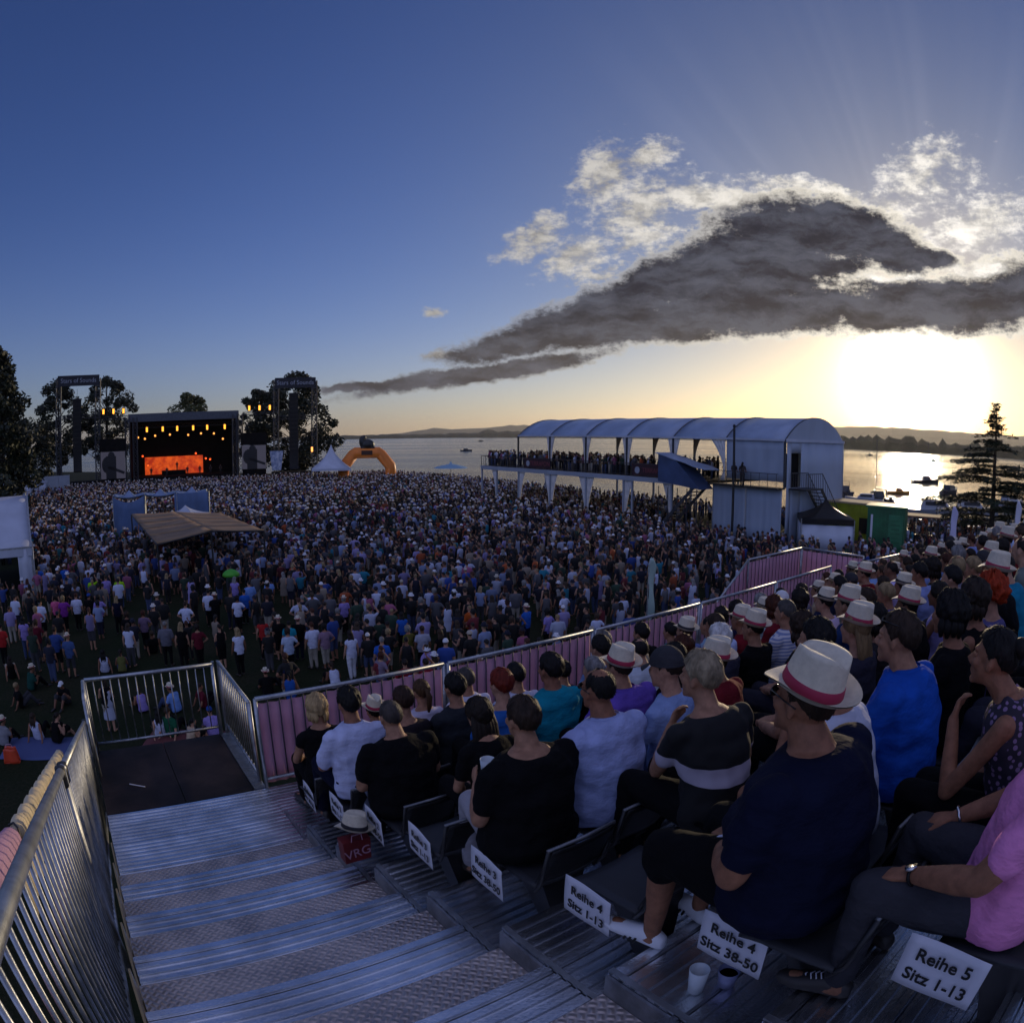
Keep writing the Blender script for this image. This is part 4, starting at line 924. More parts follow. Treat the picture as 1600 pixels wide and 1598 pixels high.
# near landing
panel(W, ((U0 + .02, LAND_S1, LAND_Z), (1.40, LAND_S1, LAND_Z)), .93, 15, 'bare steel railing across the end of the brown landing', None, 'bare railings of the near landing')
panel(W, ((1.50, LAND_S1 + .05, LAND_Z), (1.50, 6.62, LAND_Z - .0)), .93, 14, 'bare steel railing on the right side of the brown landing', None, 'bare railings of the near landing')
panel(W, ((U0, LAND_S1 - .04, LAND_Z), (U0, 7.35, LAND_Z)), .93, 8, 'short bare steel railing at the left corner of the brown landing', None, 'bare railings of the near landing')
b = MB()
for du in (0, .07): b.tube([W(1.42 + du, 8.1, LAND_Z - .1), W(1.42 + du, 8.1, LAND_Z + .95)], .022, 8)
gp(b, 'corner_post', M['galv'])
# ---- the sloping rail beside the stair, in two frames
RH = 1.31
def stair_rail(s0, s1, lab):
    z = lambda s: -1.786 - .338 * s; o = W(-.36, s0, z(s0))
    t = thing('stair_railing', lab, 'stair railing', o, 0, 'steel railing beside the stair')
    P = lambda s, h, u=-.36: W(u, s, z(s) + h) - o
    b = MB(); b.tube([P(s0, RH), P((s0 + s1) / 2, RH), P(s1, RH)], .026, 12); b.build('top_rail', M['galv'], t, True)
    b = MB(); b.tube([P(s0, .07), P(s1, .07)], .02, 8); b.build('bottom_rail', M['galv'], t, True)
    n = int(abs(s1 - s0) / .105)
    for i in range(n + 1):
        s = s0 + (s1 - s0) * i / n; b = MB()
        if i in (0, n): b.tube([P(s, -.2), P(s, RH)], .024, 8); b.build('post', M['galv'], t, True)
        else:
            b.tube([P(s, .07), P(s, RH - .015)], .0085, 6); b.build('baluster', M['galv'], t, True)
    for s in (s0 + .12, s1 - .12): b = MB(); b.tube([P(s, RH - .09, -.36), P(s, RH + .03, -.36)], .031, 8); b.build('clamp', M['black_metal'], t, True)
stair_rail(7.95, 3.62, 'long sloping steel stair railing leading down to the landing')
stair_rail(3.56, -.6, 'nearest sloping steel stair railing at the left edge')
# kick plate along the stair foot, low sun's gold painted into its colour
b = MB()
for k in ROWS: s, z = row_s(k), row_z(k); b.hexa([W(u, q, h) for h, uu in ((z - .16, 0), (z + .02, 0)) for u, q in ((U0 - .022, s - .25), (U0 - .008, s - .25), (U0 - .008, s + .488), (U0 - .022, s + .488))])
gp(b, 'kick_plate', mat('sunlit_gold_strip', (.62, .46, .24), .35, .9))
# rolled pink and cream awning outside the rail
BH = .97
def bolsters():
    z = lambda s: -1.786 - .338 * s; o = W(-.62, 4, z(4))
    t = thing('rolled_awning', 'rolled pink and cream cloth tied with black cord outside the stair railing', 'rolled cloth', o)
    cream = mat('cream_cloth', (.60, .50, .32), .8, bump=.3, bscale=8., var=.1); cord = M['black_metal']; s = 7.5; i = 0
    while s > -.2:
        L = .34 if s > 3.7 else .95; m = cream if s > 3.7 else M['pink']; rr = .050 if s > 3.7 else .068
        pts = [W(-.72 - (.02 if s < 3.7 else 0), s - L * f, z(s - L * f) + BH - (.0 if s > 3.7 else .02) + .02 * math.sin(math.pi * f)) - o for f in (0.02, .12, .5, .88, .98)]
        b = MB(); b.tube(pts, [rr * .5, rr * .95, rr * 1.08, rr * .98, rr * .6], 10, True, 1.35); b.build('cloth_roll', m, t, True)
        p = W(-.72 - (.02 if s < 3.7 else 0), s, z(s) + BH) - o
        b = MB(); b.tube([p + Vector((math.cos(a) * rr * .75, math.sin(a) * rr * .4, math.sin(a) * rr * 1.0)) for a in np.linspace(0, 6.283, 9)], .008, 5); b.tube([p, p + DR * .12 + Vector((0, 0, -.18)), p + DR * .20 + Vector((0, 0, -.28))], .006, 5); b.build('cord', cord, t)
        s -= L; i += 1
    b = MB(); b.sheet(lambda u, v: W(-.62 - .02 * math.sin(u * 30), 7.2 - 4.6 * u, z(7.2 - 4.6 * u) + .72 + .26 * v) - o, 20, 2, .01, DR); b.build('cream_skirt', cream, t, True)
bolsters()

# ---- chairs
def chair_proto():
    t = thing('stand_chair', 'x', 'chair'); 
    b = MB(); b.sheet(lambda u, v: ((u - .5) * .43, -.19 + .40 * v, .435 - .025 * math.sin(math.pi * u) * (1 - .3 * v) + .02 * (1 - v) ** 2 + (-.02 * max(0, v - .8) * 5)), 8, 8, .016, (0, 0, 1)); b.build('seat', M['seat_pad'], t, True)
    b = MB(); b.sheet(lambda u, v: ((u - .5) * (.44 - .05 * v * v), -.20 - .09 * v - .02 * math.cos(math.pi * (u - .5)), .48 + .24 * v), 8, 6, .014, (0, 1, -.2)); b.build('backrest', M['black_plastic'], t, True)
    for s in (-1, 1):
        b = MB(); b.tube([(s * .208, -.282, .72), (s * .205, -.225, .48), (s * .195, -.17, .40)], .012, 6); b.build('back_support', M['black_metal'], t, True)
    b = MB(); b.hexa([(-.04, -.20, 0), (.04, -.20, 0), (.04, -.06, 0), (-.04, -.06, 0), (-.14, -.16, .40), (.14, -.16, .40), (.14, .06, .40), (-.14, .06, .40)]); b.build('pedestal', M['black_metal'], t)
    b = MB(); b.tube([(-.215, -.279, .722), (0, -.296, .730), (.215, -.279, .722)], .010, 6); b.build('top_bar', M['galv_dull'], t, True)
    return t
ch0 = chair_proto()
RZ = math.pi / 2 - A_ROW
def place_chair(k, u, lab, grp, blk=1, ds=0.):
    global ch_used
    o = ch0 if not ch_used else copy_tree(ch0)
    ch_used = True
    o.location = W(u, row_s(k) + ds, row_z(k) + .009) if blk == 1 else W2(u, row_s(k), row_z(k) + .009) ; o.rotation_euler.z = RZ if blk == 1 else RZ - BEND
    o['label'] = lab; o['group'] = grp
    return o
ch_used = False
# ---- row signs on the aisle seats
def sign(u, s, z, l1, l2, lab, yaw=0., tilt=0.):
    t = thing('row_sign', lab, 'sign', W(u, s, z), 0, 'white paper row signs')
    x = -DS; y = Vector((0, 0, 1)); Mx = frame3((0, 0, 0), x, y) @ Matrix.Rotation(tilt, 4, 'Z') @ Matrix.Rotation(yaw, 4, 'Y')
    b = MB(); b.sheet(lambda a, c: Mx @ Vector(((a - .5) * .297, (c - .5) * .21, .004 * math.sin(a * 5 + c * 3) + .003 * (a - .5) ** 2 * 4)), 8, 6, .0012, Mx.to_3x3() @ Vector((0, 0, 1))); p = b.build('paper', M['paper'], t, True)
    for j, (tx, yy) in enumerate(((l1, .038), (l2, -.047))):
        text('lettering', tx, .068, Mx @ Matrix.Translation((0, yy, .009)), M['ink'], p, .001, bold=.0012)
SG = [(1.67, .19, -1.46, 'Reihe 5', 'Sitz 1-13', -.02), (1.70, .98, -1.76, 'Reihe 4', 'Sitz 38-50', 0), (1.705, 1.76, -2.015, 'Reihe 4', 'Sitz 1-13', 0), (1.64, 2.45, -2.20, 'Reihe 3', 'Sitz 38-50', 0), (1.63, 3.15, -2.41, 'Reihe 3', 'Sitz 1-13', 0), (1.66, 3.90, -2.68, 'Reihe 2', 'Sitz 38-50', 0), (1.66, 4.63, -2.93, 'Reihe 2', 'Sitz 1-13', 0), (1.66, 5.36, -3.18, 'Reihe 1', 'Sitz 38-50', 0)]
for u, s, z, a, c, ti in SG:
    sign(u, s, z, a, c, 'white paper sign reading %s %s on the aisle seat' % (a, c), random.uniform(-.05, .05), ti + random.uniform(-.02, .02))
# ---------------------------------------------------------------- people
def hx(s):  # sRGB hex to linear
    v = [int(s[i:i + 2], 16) / 255 for i in (0, 2, 4)]
    return tuple(x / 12.92 if x < .04045 else ((x + .055) / 1.055) ** 2.4 for x in v)
TMP = bpy.data.scenes.new('workbench')       # a scratch scene: modifiers are evaluated there, away from the big one
def evaluated(o):
    TMP.collection.objects.link(o)
    with bpy.context.temp_override(scene=TMP, view_layer=TMP.view_layers[0]): dg = bpy.context.evaluated_depsgraph_get()
    dg.update(); m = bpy.data.meshes.new_from_object(o.evaluated_get(dg)); TMP.collection.objects.unlink(o); return m
def remesh(b, voxel, smooth=3, disp=None, dec=None):
    """fuse overlapping shapes into one continuous skin"""
    me = bpy.data.meshes.new('tmp'); me.from_pydata(b.v, [], b.f)
    o = bpy.data.objects.new('tmp', me)
    r = o.modifiers.new('r', 'REMESH'); r.mode = 'VOXEL'; r.voxel_size = voxel; r.use_smooth_shade = True
    if smooth: q = o.modifiers.new('s', 'SMOOTH'); q.iterations = smooth; q.factor = .5
    if dec: q = o.modifiers.new('d', 'DECIMATE'); q.ratio = dec
    m2 = evaluated(o)
    bpy.data.objects.remove(o); bpy.data.meshes.remove(me)
    if disp:
        amp, fr, seed = disp; n = len(m2.vertices); co = np.empty(n * 3, np.float32); nr = np.empty(n * 3, np.float32)
        m2.vertices.foreach_get('co', co); m2.vertices.foreach_get('normal', nr); c3 = co.reshape(-1, 3)
        f = np.array([mnoise.noise((x * fr + seed, y * fr, z * fr * 2.2)) + .5 * mnoise.noise((x * fr * 2.3, y * fr * 2.3 + seed, z * fr * 3.)) for x, y, z in c3.tolist()], np.float32)
        m2.vertices.foreach_set('co', (c3 + nr.reshape(-1, 3) * (f * amp)[:, None]).ravel()); m2.update()
    m2.polygons.foreach_set('use_smooth', [True] * len(m2.polygons))
    return m2
def caps(b, a, c, r0, r1, n=10, flat=1.):
    """tapered limb segment with round ends"""
    a, c = Vector(a), Vector(c); d = (c - a); L = d.length
    if L < 1e-5: return
    d.normalize(); pts = [a - d * r0 * .95, a - d * r0 * .7, a, a.lerp(c, .33), a.lerp(c, .66), c, c + d * r1 * .7, c + d * r1 * .95]
    b.tube(pts, [r0 * .3, r0 * .72, r0, r0 + (r1 - r0) * .28, r0 + (r1 - r0) * .6, r1, r1 * .72, r1 * .3], n, True, flat)
def loft(b, rings, n=14):
    """closed body of elliptical sections: (centre, half width, half depth, side, front)"""
    vs = []
    for c, hw, hd, x, y in rings:
        for j in range(n):
            a = 2 * math.pi * j / n; vs.append(Vector(c) + x * (hw * math.cos(a)) + y * (hd * math.sin(a)))
    k = len(rings); fs = [(i * n + j, i * n + (j + 1) % n, (i + 1) * n + (j + 1) % n, (i + 1) * n + j) for i in range(k - 1) for j in range(n)]
    fs += [tuple(range(n - 1, -1, -1)), tuple((k - 1) * n + j for j in range(n))]; b.add(vs, fs)
def head_shapes(b, T, fem=False):
    """skull, jaw, brow, nose, lips and ears, in the frame T at the middle of the head"""
    s = .93 if fem else 1.; m3 = T.to_3x3() * s
    def e(c, r, n=12, m=9, rot=None): b.ball(T @ (Vector(c) * s), r, n, m, m3 @ rot if rot else m3)
    e((0, -.014, .030), (.074, .094, .094), 16, 12); e((0, .012, -.030), (.062, .074, .080), 14, 10); e((0, .040, -.070), (.047, .043, .042))
    e((0, .070, -.098), (.024, .020, .020)); e((0, .076, .032), (.048, .016, .013)); e((-.036, .058, -.018), (.026, .026, .026)); e((.036, .058, -.018), (.026, .026, .026))
    b.tube([T @ (Vector(q) * s) for q in ((0, .080, .024), (0, .092, .004), (0, .108, -.020), (0, .102, -.034))], [.008 * s, .010 * s, .014 * s, .008 * s], 8)
    e((-.013, .094, -.030), (.011, .012, .009)); e((.013, .094, -.030), (.011, .012, .009))
    e((0, .084, -.057), (.022, .012, .007)); e((0, .082, -.068), (.019, .012, .008))
    for x in (-1, 1): e((x * .077, -.008, -.004), (.010, .020, .034), 8, 8, Matrix.Rotation(x * .35, 3, 'Z'))
def eyes(T, fem=False):
    s = .93 if fem else 1.; b = MB()
    for x in (-1, 1):
        b.cur = 0; b.ball(T @ (Vector((x * .031, .0715, .010)) * s), .0125 * s, 8, 6)
        b.cur = 1; b.ball(T @ (Vector((x * .031, .0795, .010)) * s), .0062 * s, 8, 6)
    return b
def hand_shapes(b, w, fwd, palm, side, curl=.5, s=1.):
    """palm, four unequal bent fingers and a thumb leaving its side; palm faces 'palm', thumb on 'side'"""
    w, fwd, palm, side = Vector(w), Vector(fwd).normalized(), Vector(palm).normalized(), Vector(side).normalized()
    pc = w + fwd * .048 * s
    loft(b, [(w + fwd * d * s, hw * s, hd * s, side, palm) for d, hw, hd in ((-.01, .026, .021), (.02, .034, .018), (.055, .041, .016), (.085, .040, .013), (.094, .034, .009))], 12)
    for i, (off, L) in enumerate(((.030, .072), (.010, .080), (-.010, .074), (-.029, .058))):
        p = w + (fwd * .086 + side * off) * s; d = (fwd + side * off * 1.6).normalized(); pts = [p - d * .02 * s, p]; ang = 0
        for f, q in ((.45, .55), (.32, .9), (.23, .6)):
            ang += curl * q; dd = d * math.cos(ang) + palm * math.sin(ang); pts.append(pts[-1] + dd * L * f * s)
        b.tube(pts, [.010 * s, .0098 * s, .0092 * s, .0086 * s, .0066 * s], 8)
    p = w + (fwd * .025 + side * .028) * s
    b.tube([p - side * .012 * s, p, p + (fwd * .028 + side * .026 + palm * .008) * s, p + (fwd * .056 + side * .034 + palm * .022) * s, p + (fwd * .074 + side * .030 + palm * .030) * s], [.012 * s, .014 * s, .0125 * s, .011 * s, .008 * s], 8)
HAIRS = {}
def hair_mesh(style, T, seed=0, tufts=160, s=1.):
    rr = random.Random(seed * 7 + 3); b = MB()
    vol = {'short': .013, 'crop': .003, 'thin': .000, 'side': .017, 'bob': .024, 'long': .016, 'pony': .010, 'curly': .040, 'bun': .008, 'wavy': .026}[style]
    low = {'short': (.36, -.02, -.55), 'crop': (.40, .05, -.45), 'thin': (1.2, .18, -.40), 'side': (.30, -.10, -.60), 'bob': (.30, -.62, -.85), 'long': (.32, -.55, -.9), 'pony': (.42, .02, -.55), 'curly': (.22, -.45, -.75), 'bun': (.40, .02, -.55), 'wavy': (.25, -.55, -.85)}[style]
    nu, nv = (72, 20) if tufts > 130 else (44, 14)
    open_face = style in ('short', 'crop', 'side', 'pony', 'bun', 'thin')
    keys = [(0, low[0] + .10), (.17, low[0] + .16), (.30, low[0] - .02), (.40, low[1] + .10), (.455, low[1] - .26), (.50, low[1] - .05), (.56, low[1] + .06), (.64, low[1] - .22), (.75, low[2] + .04), (1., low[2] - .06)] if open_face else [(0, low[0] + .1), (.15, low[0] + .05), (.26, low[1] + .2), (.5, low[1]), (1., low[2])]
    def lim(phi): # phi 0 front .. pi back
        k = abs(phi) / math.pi
        j = .10 * mnoise.noise((math.cos(phi) * 3.5, math.sin(phi) * 3.5, seed)) + .07 * mnoise.noise((math.cos(phi) * 11, math.sin(phi) * 11, seed))
        for (k0, v0), (k1, v1) in zip(keys, keys[1:]):
            if k <= k1 + 1e-6:
                f = (k - k0) / (k1 - k0); f = f * f * (3 - 2 * f); return j + v0 + (v1 - v0) * f
        return keys[-1][1]
    def P(u, v):
        phi = (u - .5) * 2 * math.pi; L = lim(phi); el = math.pi / 2 - (math.pi / 2 - L) * v
        d = Vector((math.sin(phi) * math.cos(el), math.cos(phi) * math.cos(el), math.sin(el)))
        R0 = 1 / math.sqrt((d.x / .0775) ** 2 + (d.y / .0975) ** 2 + (d.z / (.100 if d.z > 0 else .115)) ** 2)
        nz = mnoise.noise((d.x * 4 + seed, d.y * 4, d.z * 4)) * .5 + mnoise.noise((math.cos(phi) * 7 + seed, math.sin(phi) * 7, el * 2.)) * .45 + mnoise.noise((math.cos(phi) * 19, math.sin(phi) * 19 + seed, el * 4.)) * .35
        top = 1.0 if style not in ('curly', 'wavy') else 1.25
        r = R0 + (vol * top * (1 + nz * (1.6 if style == 'curly' else 1.))) * (1 - .85 * v ** 6) + .003 * (1 - v ** 8)
        if style == 'thin' and el > .92 + .25 * nz: r = R0 - .006
        return T @ ((d * r + Vector((0, -.012, .028))) * s)
    b.grid(P, nu, nv)
    def lock(pts, rad): b.tube([T @ (Vector(p) * s) for p in pts], [q * s for q in rad], 9, True, .62)
    if style == 'long':
        for x in np.linspace(-.066, .066, 6):
            j = rr.uniform(-.015, .015); lock([(x, -.075 + abs(x) * .5, .05), (x * 1.15, -.112 + abs(x) * .4, -.06), (x * 1.2 + j, -.118, -.19), (x * 1.05 + j, -.125, -.30 + rr.uniform(-.04, .04))], [.022, .034, .032, .010])
    if style == 'bob' or style == 'wavy':
        for a in np.linspace(-2.6, 2.6, 13):
            if abs(a) < .9: continue
            x, y = math.sin(a) * .083, math.cos(a) * .095 - .01; lock([(x * .9, y * .9, .02), (x * 1.08, y * 1.06, -.05), (x * 1.02, y * 1.02, -.105 + rr.uniform(-.015, .01))], [.02, .028, .012])
    if style == 'pony':
        lock([(0, -.10, .06), (0, -.135, .06), (.01, -.160, -.01), (.012, -.150, -.12), (.0, -.145, -.20)], [.016, .022, .034, .028, .006])
    if style == 'bun': b.ball(T @ (Vector((0, -.112, .075)) * s), .044 * s, 10, 7)
    # loose strands that break the outline
    for _ in range(tufts):
        u, v = rr.random(), rr.random() ** .7; p = P(u, v * .96); q = P(u + rr.uniform(-.025, .025), min(1, v + rr.uniform(.10, .26)))
        out = (p - T @ Vector((0, -.01, .03))).normalized(); w = out.cross(q - p)
        if w.length < 1e-6: continue
        w = w.normalized() * rr.uniform(.0018, .0045); k = rr.uniform(.001, .009) * (2.4 if style in ('curly', 'wavy') else 1); m = p.lerp(q, .55) + out * k * .9
        b.add([p - w, p + w, m + w * .7, m - w * .7, q + out * k + (q - p) * .15], [(0, 1, 2, 3), (3, 2, 4)])
    return b
def hat_parts(T, style='fedora', s=1.):
    """crown and band of a straw hat in the head frame"""
    Th = T @ Matrix.Translation((0, -.020, .058)) @ Matrix.Rotation(R(9), 4, 'X')
    def crown(u, v):
        a = u * 2 * math.pi; x, y = math.sin(a), math.cos(a)
        if v < .42:   # brim from its rim inwards
            f = v / .42; e = max(0., 1 - f) ** 1.5; rx = .134 + (.083 - .134) * f; ry = .156 + (.102 - .156) * f
            return Th @ (Vector((x * rx, y * ry, e * (.034 * x * x - .026 * max(0, y) ** 2 + .030 * max(0, -y) ** 2))) * s)
        f = (v - .42) / .58; h = .122
        if f < .72: g = f / .72; rx, ry, z = .083 - .014 * g, .102 - .016 * g, h * g
        else: g = min(1., (f - .72) / .28); rx, ry, z = .069 * (1 - g) ** .8, .086 * (1 - g) ** .8, h + .004 * math.sin(math.pi * g * .5)
        px, py = x * rx, y * ry; w = min(1., max(0., (f - .30) / .5))
        z += w * (.012 * (-py / .1)) - w * .030 * math.exp(-(px / .024) ** 2) * (1. if py < .05 else .7)
        px *= 1 - w * .34 * max(0., py / .1) ** 1.3
        return Th @ (Vector((px, py, z)) * s)
    b = MB(); b.grid(crown, 48, 30)
    b.grid(lambda u, v: crown(u, v * .42) - Th.to_3x3() @ Vector((0, 0, .004)), 48, 6, True)
    bd = MB(); bd.lathe([(1.015, .003), (1.025, .007), (.985, .034), (.97, .036)], 40, Th @ Matrix.Diagonal((.083 * s, .102 * s, s, 1)))
    return b, bd
def cap_part(T):
    b = MB(); Th = T @ Matrix.Translation((0, -.012, .035)); b.grid(lambda u, v: Th @ Vector((math.sin(u * 6.283) * .091 * math.cos(v * 1.571), math.cos(u * 6.283) * .110 * math.cos(v * 1.571), .112 * math.sin(v * 1.571))), 24, 8)
    b.sheet(lambda u, v: Th @ Vector(((u - .5) * .15, .09 + .075 * v * (1 - (2 * u - 1) ** 2 * .5), -.004 - .03 * v + .01 * (1 - (2 * u - 1) ** 2))), 8, 4, .003, (0, 0, 1)); return b
Xa, Ya, Za = Vector((1, 0, 0)), Vector((0, 1, 0)), Vector((0, 0, 1))
def skeleton(pose='sit', arms='lap', lean=0., yaw=0., pitch=0., roll=0., bulk=1., fem=False, legs='std', turn=0., seed=0, hscale=1.):
    rr = random.Random(seed); J = {}
    sw = (.178 if fem else .195) * (1 + (bulk - 1) * .62)
    if pose == 'sit': hip = Vector((0, 0, .545))
    elif pose == 'ground': hip = Vector((0, 0, .13))
    else: hip = Vector((0, 0, .93))
    Rl = Matrix.Rotation(-R(lean), 3, 'X') @ Matrix.Rotation(R(turn), 3, 'Z')
    up = lambda x, y, z: hip + Rl @ Vector((x, y, z))
    J['hip'] = hip; J['up'] = up; J['Rl'] = Rl; J['sw'] = sw
    J['neck'] = up(0, -.012, .475); J['head'] = up(0, .040, .618)
    J['T'] = Matrix.Translation(J['head']) @ (Matrix.Rotation(-R(yaw), 4, 'Z') @ Matrix.Rotation(-R(pitch), 4, 'X') @ Matrix.Rotation(R(roll), 4, 'Y'))
    for s in (-1, 1):
        k = 'lr'[s > 0]; J['sh' + k] = up(s * (sw - .012), -.018, .398); J['hp' + k] = hip + Vector((s * .088, .01, -.02))
        jit = lambda a: rr.uniform(-a, a)
        if pose == 'sit':
            sp = .13 if not fem else .09
            kx, ky, kz = s * (sp + jit(.03)), .44 + jit(.02), .53
            ax, ay = s * (sp + .0 + jit(.03)), .47 + jit(.05)
            J['kn' + k] = Vector((kx, ky, kz)); J['an' + k] = Vector((ax, ay, .085)); J['to' + k] = Vector((ax + s * .03, ay + .17, .035))
            if legs == 'wide': J['kn' + k] = Vector((s * .21, .42, .52)); J['an' + k] = Vector((s * .17, .44, .085)); J['to' + k] = Vector((s * .21, .60, .035))
            if legs == 'crossleg' and s > 0: J['knr'] = Vector((-.02, .43, .62)); J['anr'] = Vector((-.26, .58, .42)); J['tor'] = Vector((-.32, .72, .34))
        elif pose == 'ground':
            J['kn' + k] = Vector((s * .16, .36, .40)); J['an' + k] = Vector((s * .15, .62, .07)); J['to' + k] = Vector((s * .17, .78, .04))
        else:
            st = .10 + jit(.03); fo = jit(.07)
            J['hp' + k] = hip + Vector((s * .09, 0, -.03)); J['kn' + k] = Vector((s * st, .02 + fo * .6, .49)); J['an' + k] = Vector((s * st, -.03 + fo, .085)); J['to' + k] = Vector((s * (st + .04), .14 + fo, .035))
    def arm(k, el, wr, fwd, palm, side): J['el' + k], J['wr' + k] = Vector(el), Vector(wr); J['hd' + k] = (Vector(fwd), Vector(palm), Vector(side), .5)
    for s in (-1, 1):
        k = 'lr'[s > 0]; a = arms[k] if isinstance(arms, dict) else arms
        if a == 'lap': arm(k, up(s * (sw + .05), .06, .16), up(s * .08, .27, .085), (-s * .7, .6, -.15), (0, -.2, -1), (-s * .3, -.5, .4)); J['hd' + k] = (Vector((-s * .75, .6, -.1)), Vector((0, 0, -1)), Vector((s * -.6, -.75, 0)), .5)
        elif a == 'knee':
            w = J['kn' + k] + Vector((-s * .01, -.11, .095)); arm(k, up(s * (sw + .07), .10, .17), w, (0, 1, -.25), (0, -.25, -1), (-s, 0, 0)); J['hd' + k] = (Vector((0, 1, -.32)), Vector((0, -.3, -1)), Vector((-s, 0, 0)), .62)
        elif a == 'chin':
            h = J['T'] @ Vector((s * .015, .088, -.150)); w = h + Vector((s * .030, .012, -.105)); arm(k, up(s * (sw - .03), .25, .17), w, (0, 0, 1), (0, -1, .1), (-s, 0, 0)); J['hd' + k] = (Vector((-s * .35, -.05, 1)), Vector((-s * .2, -1, .1)), Vector((-s, .2, -.2)), 1.05)
        elif a == 'cross': arm(k, up(s * (sw + .045), .10, .16), up(-s * .06, .23, .20 + .05 * (s > 0)), (-s, .1, 0), (0, -1, 0), (0, 0, 1)); J['hd' + k] = (Vector((-s, .05, .1)), Vector((0, -1, 0)), Vector((0, 0, 1)), .35)
        elif a == 'hang': arm(k, up(s * (sw + .055), -.03, .13), up(s * (sw + .075), .05, -.12), (0, .12, -1), (-s, 0, 0), (0, 1, 0)); J['hd' + k] = (Vector((0, .15, -1)), Vector((-s, 0, 0)), Vector((0, 1, 0)), .45)
        elif a == 'up': arm(k, up(s * (sw + .12), .14, .50), up(s * .13, .22, .74), (0, .05, 1), (0, 1, 0), (-s, 0, 0)); J['hd' + k] = (Vector((0, .1, 1)), Vector((0, 1, 0)), Vector((-s, 0, 0)), .3)
        elif a == 'hold': arm(k, up(s * (sw + .04), .05, .14), up(s * .13, .28, .22), (-s * .3, .9, .1), (-s, 0, 0), (0, 0, 1)); J['hd' + k] = (Vector((-s * .3, .9, .1)), Vector((-s, -.2, 0)), Vector((0, 0, 1)), .7)
        elif a == 'prop': arm(k, up(s * (sw + .05), -.16, .17), Vector((s * .24, -.30, .05)), (0, -1, 0), (0, 0, -1), (s, 0, 0)); J['hd' + k] = (Vector((0, -1, -.1)), Vector((0, 0, -1)), Vector((s, 0, 0)), .1)
        elif a == 'hips': arm(k, up(s * (sw + .17), -.06, .18), up(s * .17, .02, .04), (-s * .5, .4, -.3), (-s, 0, 0), (0, 0, 1)); J['hd' + k] = (Vector((-s * .3, .7, -.4)), Vector((-s, 0, 0)), Vector((0, 0, 1)), .3)
    return J
def torso_rings(J, bulk, fem, inf=0., z0=-.10, z1=.46):
    up, Rl = J['up'], J['Rl']; x, y = Rl @ Xa, Rl @ Ya; k = bulk
    prof = [(-.10, .150, .110, 0), (-.02, .172, .128, 0), (.06, .165 if not fem else .152, .126, -.004), (.16, .160 if not fem else .136, .122, -.012), (.26, .174 if not fem else .150, .124, -.014), (.34, .190 if not fem else .166, .116, -.004), (.395, .186 if not fem else .162, .100, -.012), (.435, .150 if not fem else .130, .086, -.014), (.462, .105 if not fem else .092, .072, -.012), (.485, .068, .060, -.006)]
    out = []
    for z, hw, hd, dy in prof:
        if z < z0 - 1e-6 or z > z1 + 1e-6: continue
        fat = 1.05 + (k - 1) * (1.0 if z < .3 else .66)
        out.append((up(0, dy + (k - 1) * .05 * (z < .3), z), hw * fat + inf, hd * (1 + (k - 1) * 1.25 * (1 if z < .3 else .5)) + inf, x, y))
    return out
